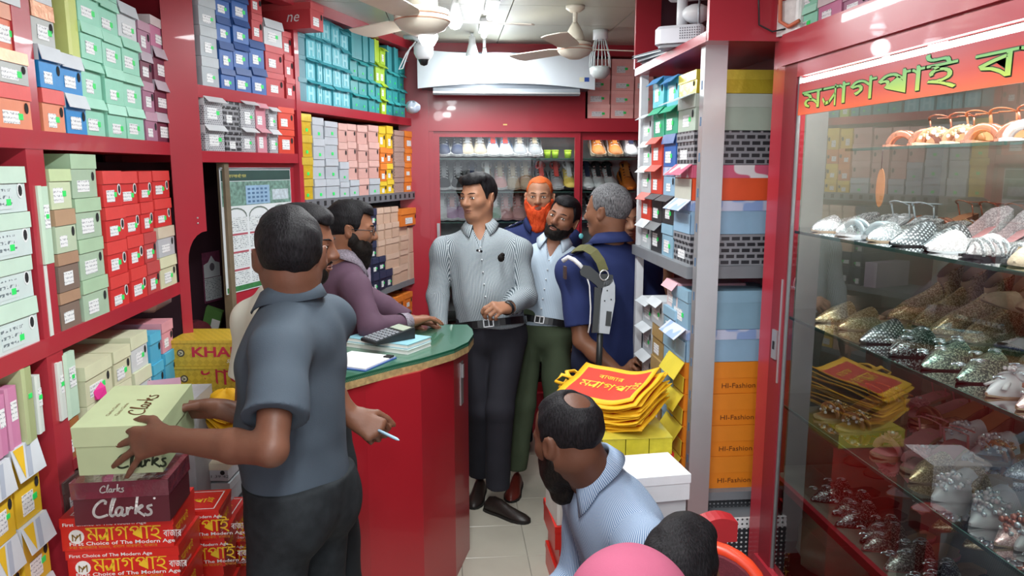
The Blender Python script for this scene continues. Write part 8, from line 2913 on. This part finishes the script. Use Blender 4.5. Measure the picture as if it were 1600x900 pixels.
def place_shoe(key, spec, loc, rotz, label, group=None, tilt=0.0, roll=0.0, name='shoe'):
 if key not in _SH:
  _SH[key] = [(n_, q.mesh(n_)) for n_, q in spec()]
 t = thing(name, label, 'shoe', loc, (roll, tilt, rotz), group)
 for n_, me in _SH[key]:
  o = obj(n_, me, t)
  if n_ in ('ornament', 'laces'):
   o['kind'] = 'stuff'
 return t

SILVG = glitter('silver', '#9aa3a6', '#f4fbff')
WHTG = glitter('white', '#c9c7c9', '#ffffff', metal=.25)
PNKG = glitter('pink', '#c9a3a0', '#fbe9e6', metal=.3)
GLDG = glitter('gold', '#a08a5e', '#f3e6c2')
GRNG = glitter('iridescent', '#5f7f78', '#e9ffe8')
SQG = glitter('sequin', '#8f9684', '#e6e8d8', 800, share=.55)
BLKG = glitter('black', '#1b1e20', '#c9d2d4', share=.8)
DKG = glitter('pewter', '#4f5250', '#dfe8e2', share=.7)
NETW = net_mat('silver', '#5b6468', '#eef6fa')
NETB = net_mat('black', '#22262a', '#cfd9de')
SWH = plain('white_satin', '#d3d9de', .3)
SBE = plain('beige', '#b49e84')
SCR = plain('cream_lace', '#c2b295', .6, bump=.35, bscale=120)
SBR = plain('brown', '#6b4a38', .45)
SBK = plain('black', '#1b1c20', .35)
STN = plain('tan', '#b7835c', .4)
SGO = plain('rose_gold', '#c8957c', .25, metal=.6)
SCL = plain('clear_vinyl', '#aebcc0', .08, coat=1.0)
PRL = mat('pearl', '#e4e6ea', .2, metal=.2, var=0, coat=1)
CRY = mat('crystal', '#dff4ff', .05, metal=.7, var=.3, scale=300)
RSB = mat('rose_bead', '#c98b7c', .2, metal=.3, var=.1, scale=200)
PNF = plain('pink_petal', '#d39a9c', .5)
LK = {
 'w_mule': ('white satin mule with a beaded bow', lambda: lady_shoe('mule', SWH, SBE, SBE, (SWH, PRL, 'bow'))),
 'w_bead': ('white mule covered in pearls and crystals', lambda: lady_shoe('mule', SWH, SWH, SWH, (PRL, CRY, 'beads'))),
 'pk_bead': ('pale pink pointed mule with rose bead clusters', lambda: lady_shoe('mule', PNKG, SBE, PNF, (RSB, CRY, 'beads'))),
 'net': ('pointed mule in silver rhinestone net', lambda: lady_shoe('net', NETW, SBK, SBE)),
 'netb': ('pointed mule in dark rhinestone net', lambda: lady_shoe('net', NETB, SBK, SBK)),
 'irid': ('iridescent green sequinned pointed mule', lambda: lady_shoe('mule', GRNG, SBK, SBE, (CRY, PRL, 'swirl'))),
 'silv': ('silver glitter pointed pump', lambda: lady_shoe('pump', SILVG, SBE, SBE)),
 'wpump': ('white glitter pointed pump with a slim heel', lambda: lady_shoe('pump', WHTG, SWH, PNF, None, .045)),
 'clear': ('clear vinyl sandal with block heel', lambda: lady_shoe('sandal', SCL, SWH, SILVG, None, .05)),
 'strap': ('black sandal with crossed rhinestone straps', lambda: lady_shoe('strappy', SILVG, SBK, SBK, None, .045)),
 'lace': ('cream lace wedge slip-on', lambda: lady_shoe('flat', SCR, SCR, SBE, None, .025)),
 'bwedge': ('black wedge sandal', lambda: lady_shoe('wedge', SBK, SBK, SBK, None, .05)),
 'gwedge': ('rose gold wedge sandal', lambda: lady_shoe('wedge', SGO, SGO, STN, None, .045)),
 'twedge': ('tan wedge sandal with gold strap', lambda: lady_shoe('wedge', STN, SBE, STN, (GLDG, PRL, 'beads'), .045)),
 'pkflow': ('pink flowered sandal', lambda: lady_shoe('sandal', PNF, SBE, PNF, (PNF, PRL, 'flower'), .03)),
 'blkemb': ('black slipper with silver embroidery', lambda: lady_shoe('mule', BLKG, SBK, SBK, (CRY, PRL, 'swirl'))),
 'silemb': ('silver embroidered slipper on a pink sole', lambda: lady_shoe('mule', DKG, PNF, SBE, (CRY, PRL, 'swirl'))),
 'brflat': ('brown leather ballet flat', lambda: lady_shoe('flat', SBR, SBK, SBE)),
 'blkbead': ('black pump with dark pearl beads', lambda: lady_shoe('pump', SBK, SBE, SBK, (mat('dark_pearl', '#2b3036', .15, coat=1), CRY, 'beads'))),
 'goldgl': ('gold glitter pointed mule', lambda: lady_shoe('mule', GLDG, SBE, SBE)),
 'gboot': ('cream glitter slim-heeled ankle boot', lambda: lady_shoe('boot', GLDG, SBE, SBE, None, .05)),
 'sboot': ('greenish sequinned ankle boot', lambda: lady_shoe('boot', SQG, SBE, SBE, None, .035)),
 'pewter': ('pewter glitter ankle slip-on', lambda: lady_shoe('flat', DKG, SBK, SBE, None, .02)),
}

def gy(px, py, x=1.06):
 """Y on the plane X=x behind the cabinet glass at a pixel"""
 return on_plane(px, py, (x, 0), (0, 1))[0]

SHN = ['upper glass shelf', 'second glass shelf', 'third glass shelf', 'bottom red shelf']

def pair(key, y, shelf, x=1.15, rot=180, gap=.082, where='', tilt=0.0, lift=0.0):
 """two shoes, toes towards the glass"""
 desc, spec = LK[key]
 z = GSH[shelf] + .001 + lift
 for i, dy in enumerate((gap / 2, -gap / 2)):
  place_shoe(key, spec, (x + .225 + .012 * i, y + dy, z), radians(rot + 5 * i), desc + (', farther one, ' if i == 0 else ', nearer one, ') + where + SHN[shelf], tilt=tilt)

# upper glass shelf, far to near
for i, (k, px, x, rot, wh) in enumerate([('silv', 1262, 1.08, 194, 'far end of '), ('clear', 1304, 1.09, 192, 'second along '), ('silv', 1348, 1.08, 194, 'third along '), ('net', 1385, 1.06, 195, 'front of '),
           ('wpump', 1440, 1.07, 196, ''), ('strap', 1500, 1.09, 192, ''), ('lace', 1560, 1.07, 200, ''), ('bwedge', 1625, 1.08, 190, '')]):
 pair(k, gy(px, 380, 1.05), 0, 1.045 + (x - 1.05) * .3, rot, where=wh)
for i, (k, y) in enumerate([('gwedge', 2.05), ('twedge', 1.85), ('clear', 1.64), ('strap', 1.42), ('gwedge', 1.2)]):
 pair(k, y, 0, 1.32, 180, where='back row ' + names[i] + ' on ')
# second glass shelf
for i, (k, px, x, rot, wh) in enumerate([('goldgl', 1262, 1.12, 192, 'far end of '), ('net', 1335, 1.06, 196, 'front of '), ('blkemb', 1385, 1.06, 194, 'front of '), ('irid', 1432, 1.06, 196, 'front of '),
           ('irid', 1478, 1.08, 198, 'near the bows on '), ('w_mule', 1535, 1.06, 196, ''), ('pk_bead', 1590, 1.06, 194, '')]):
 pair(k, gy(px, 560, 1.05), 1, 1.045 + (x - 1.05) * .3, rot, where=wh)
for i, (k, y, tl) in enumerate([('gboot', 2.06, 0), ('gboot', 1.86, 0), ('lace', 1.69, -.3), ('sboot', 1.53, 0), ('pewter', 1.33, -.2), ('sboot', 1.14, 0)]):
 pair(k, y, 1, 1.31, 184, where='back row ' + names[i] + ' on ', tilt=tl, lift=.05 if tl else 0)
for i, (k, y) in enumerate([('pkflow', 2.08), ('w_bead', 1.78), ('silv', 1.54), ('goldgl', 1.31)]):
 pair(k, y, 2, 1.31, 182, where='rear row ' + names[i] + ' on ')
# third glass shelf
for i, (k, px, x, rot, wh) in enumerate([('twedge', 1262, 1.12, 190, 'far end of '), ('pkflow', 1340, 1.10, 200, ''), ('goldgl', 1398, 1.09, 200, 'beside pink flowers on '), ('w_bead', 1440, 1.06, 200, 'front of '),
           ('w_bead', 1500, 1.06, 200, 'nearer pair on '), ('pk_bead', 1550, 1.05, 198, ''), ('blkbead', 1610, 1.05, 196, '')]):
 pair(k, gy(px, 740, 1.05), 2, 1.045 + (x - 1.05) * .3, rot, where=wh)
for i, (k, y) in enumerate([('gwedge', 1.93), ('twedge', 1.66), ('brflat', 1.425), ('silv', 1.19)]):
 pair(k, y, 2, 1.32, 184, where=['back row far end of ', 'back row of ', 'back row middle of ', 'back row near end of '][i])
# bottom red shelf
for i, (k, px, py, x, rot) in enumerate([('blkemb', 1265, 800, 1.06, 192), ('blkemb', 1300, 835, 1.05, 194), ('silemb', 1338, 860, 1.05, 196), ('silemb', 1372, 880, 1.05, 196), ('blkemb', 1412, 900, 1.05, 196)]):
 pair(k, gy(px, py, x), 3, x, rot, gap=.074, where=['far end of ', 'second along ', 'third along ', 'fourth along ', 'fifth along '][i])
pair('brflat', gy(1480, 880, 1.06), 3, 1.06, 205, where='beside slippers on ')
pair('goldgl', gy(1470, 800, 1.31), 3, 1.31, 186, where='back row of ')
pair('w_mule', gy(1395, 800, 1.31), 3, 1.31, 184, where='behind slippers on ')
pair('brflat', gy(1330, 770, 1.31), 3, 1.31, 180, where='back row of ')

# tan wedges lying on a ledge under the sign, soles up
for i, (px, y_) in enumerate([(1365, 205), (1405, 190), (1440, 178), (1490, 165)]):
 pass
led = MB().add([(.06, 1.95 - 2.2, 1.80), (.5, 1.95 - 2.2, 1.80), (.5, GY0 - 2.2, 1.80), (.06, GY0 - 2.2, 1.80)], [(0, 1, 2, 3)], SHELFGLASS)
led.box(.058, .062, GY0 - 2.2, 1.95 - 2.2, 1.793, 1.80, GEDGE)
led.build('glass_shelf', None, gc)
for i, (k, px, x, rot) in enumerate([('gwedge', 1372, 1.14, 200), ('twedge', 1425, 1.13, 196), ('gwedge', 1500, 1.13, 196), ('clear', 1560, 1.12, 196)]):
 y = gy(px, 190, x)
 for j, dy in enumerate((.042, -.042)):
  place_shoe(k, LK[k][1], (x + .225, y + dy, 1.801), radians(rot + 4 * j), LK[k][0] + (', farther one, ' if j == 0 else ', nearer one, ') + ['first', 'second', 'third', 'fourth'][i] + ' pair on the top ledge')
# hanging size tag
p = at(1381, 215, 1.92)
t = thing('shop_tag', 'oval tan printed tag hanging under the top ledge of the glass cabinet', 'tag', (1.075, gy(1381, 215, 1.075), 1.70))
MB().plate([(.012 * cos(a * .393), .048 * sin(a * .393)) for a in range(16)], .003, Matrix.Rotation(radians(-70), 4, 'Z'), STN).build('card', None, t)
MB().tube([(0, 0, .045), (0, 0, .094)], .001, 5, BLACK).build('string', None, t)

# ---------------------------------------------------------------- sneakers in the back cabinet
def sneaker(up, so, ac, tg):
 L = .27
 prof = [(0, .028, .070), (.02, .036, .088), (.05, .038, .092), (.09, .037, .088), (.12, .039, .074), (.16, .043, .062), (.20, .047, .050), (.235, .044, .042), (.258, .030, .032), (.27, .010, .020)]
 rings = []
 for x, w_, hh in prof:
  ring = []
  for j in range(14):
   a = 2 * pi * j / 14
   yy, zz = cos(a), sin(a)
   z = .022 + (hh - .022) * (zz ** .8 if zz > 0 else 0) + (.004 * zz if zz < 0 else 0)
   ring.append((x, w_ * yy * (1 if zz <= .2 else 1 - .30 * zz), z))
  rings.append(ring)
 parts = [('upper', MB().loft(rings, up))]
 s = MB()
 rows = []
 for x, w_, hh in prof:
  tw = .030 if x < .2 else .024
  rows.append([(x, -w_ - .005, .0 + (.010 if x > .25 else 0)), (x, w_ + .005, .0 + (.010 if x > .25 else 0)), (x, w_ + .004, tw), (x, -w_ - .004, tw)])
 s.loft(rows, so, smooth=False)
 parts.append(('sole', s))
 t_ = MB()
 t_.loft([[(x, -.016, z), (x, .016, z), (x, .014, z + .007), (x, -.014, z + .007)] for x, z in ((.055, .118), (.09, .098), (.13, .078), (.17, .062))], tg, smooth=False)
 parts.append(('tongue', t_))
 l_ = MB()
 for i in range(5):
  x = .085 + .021 * i
  z = .101 - .0115 * i * 1.0
  l_.tube([(x, -.026, z - .006), (x, 0, z + .004), (x, .026, z - .006)], .0032, 5, ac)
 parts.append(('laces', l_))
 a_ = MB()
 for sd in (1, -1):
  a_.loft([[(x, sd * (w_ + .0012), z0), (x, sd * (w_ * .93 + .0022), z1)] for x, w_, z0, z1 in ((.06, .0385, .035, .062), (.10, .038, .032, .066), (.14, .041, .032, .052), (.19, .0465, .030, .040))], ac, closed=False, caps=False)
 parts.append(('side_flash', a_))
 c_ = MB()
 c_.tube([(.05 + .036 * cos(a), .029 * sin(a), .094 + .010 * cos(a + pi)) for a in [2 * pi * i / 14 for i in range(14)]], .008, 6, tg, closed=True)
 c_.prism([(.05 + .030 * cos(a), .024 * sin(a)) for a in [2 * pi * i / 14 for i in range(14)]], .088, .0925, SBK)
 parts.append(('collar_lining', c_))
 return parts

def sc(n_, c):
 return mat('sneaker_' + n_, c, .6, var=.06, scale=40)

W_, G_, BK_, NV_, BE_, PK_, OR_, LI_, GN_ = (sc('white', '#cfd3d4'), sc('grey', '#8b8f92'), sc('black', '#24272b'), sc('navy', '#2a3550'), sc('beige', '#a59a86'), sc('pink', '#c79a98'), sc('tan_orange', '#c07a3a'), sc('lilac', '#b79bb8'), sc('green', '#8fae9a'))
RD_, BL_, YE_ = sc('red', '#c23b33'), sc('blue', '#3f7fb8'), sc('yellow', '#d9c25a')
ST = {'navy': ('navy sneaker', NV_, W_, G_, BK_), 'greybeige': ('grey beige sneaker', BE_, W_, W_, G_), 'tri': ('white sneaker with blue and red flashes', W_, W_, BL_, RD_), 'grey': ('grey mesh sneaker', G_, W_, W_, BE_),
  'tan': ('tan orange sneaker', OR_, BE_, W_, OR_), 'silver': ('silver grey sneaker', W_, G_, G_, NV_), 'black': ('black sneaker with white sole', BK_, W_, W_, G_), 'beige': ('beige sneaker', BE_, W_, BE_, W_),
  'blush': ('blush sneaker', PK_, W_, W_, BE_), 'taupe': ('taupe sneaker with thick laces', BE_, BE_, W_, BE_), 'greyr': ('grey sneaker with red tab', G_, W_, BK_, RD_), 'yellow': ('cream sneaker with yellow front', YE_, BK_, W_, W_),
  'pinkgrey': ('grey and pink sneaker', W_, W_, PK_, BK_), 'orange': ('orange clog-like sneaker', sc('orange', '#cf7524'), sc('orange', '#cf7524'), BK_, OR_), 'white': ('plain white sneaker', W_, W_, W_, W_), 'lilac': ('lilac and white sneaker', LI_, W_, W_, PK_),
  'mint': ('pale green sneaker', GN_, W_, W_, W_), 'pink': ('dusty pink sneaker', PK_, PK_, W_, PK_)}
SROW = [(1.809, 'top', [('navy', 694), ('navy', 716), ('greybeige', 731), ('greybeige', 750), ('tri', 770), ('tri', 789), ('grey', 811), ('grey', 834), ('tan', 931), ('tan', 957), ('silver', 982)]),
  (1.598, 'middle', [('black', 694), ('black', 716), ('silver', 738), ('beige', 761), ('blush', 781), ('taupe', 801), ('taupe', 821), ('greyr', 845), ('greyr', 868), ('yellow', 888), ('silver', 916), ('pinkgrey', 933), ('pinkgrey', 950), ('orange', 978)]),
  (1.403, 'lower', [('white', 690), ('lilac', 706), ('lilac', 723), ('white', 745), ('mint', 773), ('pink', 790), ('pink', 809), ('grey', 832), ('grey', 905), ('black', 925)])]
for z, rn, items in SROW:
 seen = {}
 for k, px in items:
  seen[k] = seen.get(k, 0) + 1
  p = on_plane(px, 300, (0, BY + .16), (1, 0))
  d_ = ST[k]
  place_shoe('sn_' + k, lambda d_=d_: sneaker(d_[1], d_[2], d_[3], d_[4]), (p[0], BY + .292, z + .098), radians(-90), d_[0] + (', left' if seen[k] == 1 else ', right') + ' one, ' + rn + ' shelf of the back cabinet', tilt=radians(21), name='sneaker')
for i, px in enumerate((856, 868, 888)):
 p = on_plane(px, 240, (0, BY + .12), (1, 0))
 t = thing('plastic_cup', ['left', 'middle', 'right'][i] + ' lime green cup of three on the top shelf of the back cabinet', 'cup', (p[0], BY + .14, 1.811))
 LG = mat('cup_lime', '#a8c832', .4, var=.03)
 MB().lathe([(.020, 0), (.024, .052), (.022, .052), (.018, .004), (0, .004)], 16, None, LG).build('cup_wall', None, t)
 MB().lathe([(.0235, .044), (.026, .047), (.0235, .053)], 16, None, LG).build('lip', None, t)
crumple('plastic_bag', 'pale green pleated plastic bag low behind the glass, below the slippers', 'bag', (1.16, gy(1285, 870, 1.10) + .05, .501), .09, .12, .22, mat('bag_film_green', '#8fb39a', .3, var=.08, coat=.5), 9)
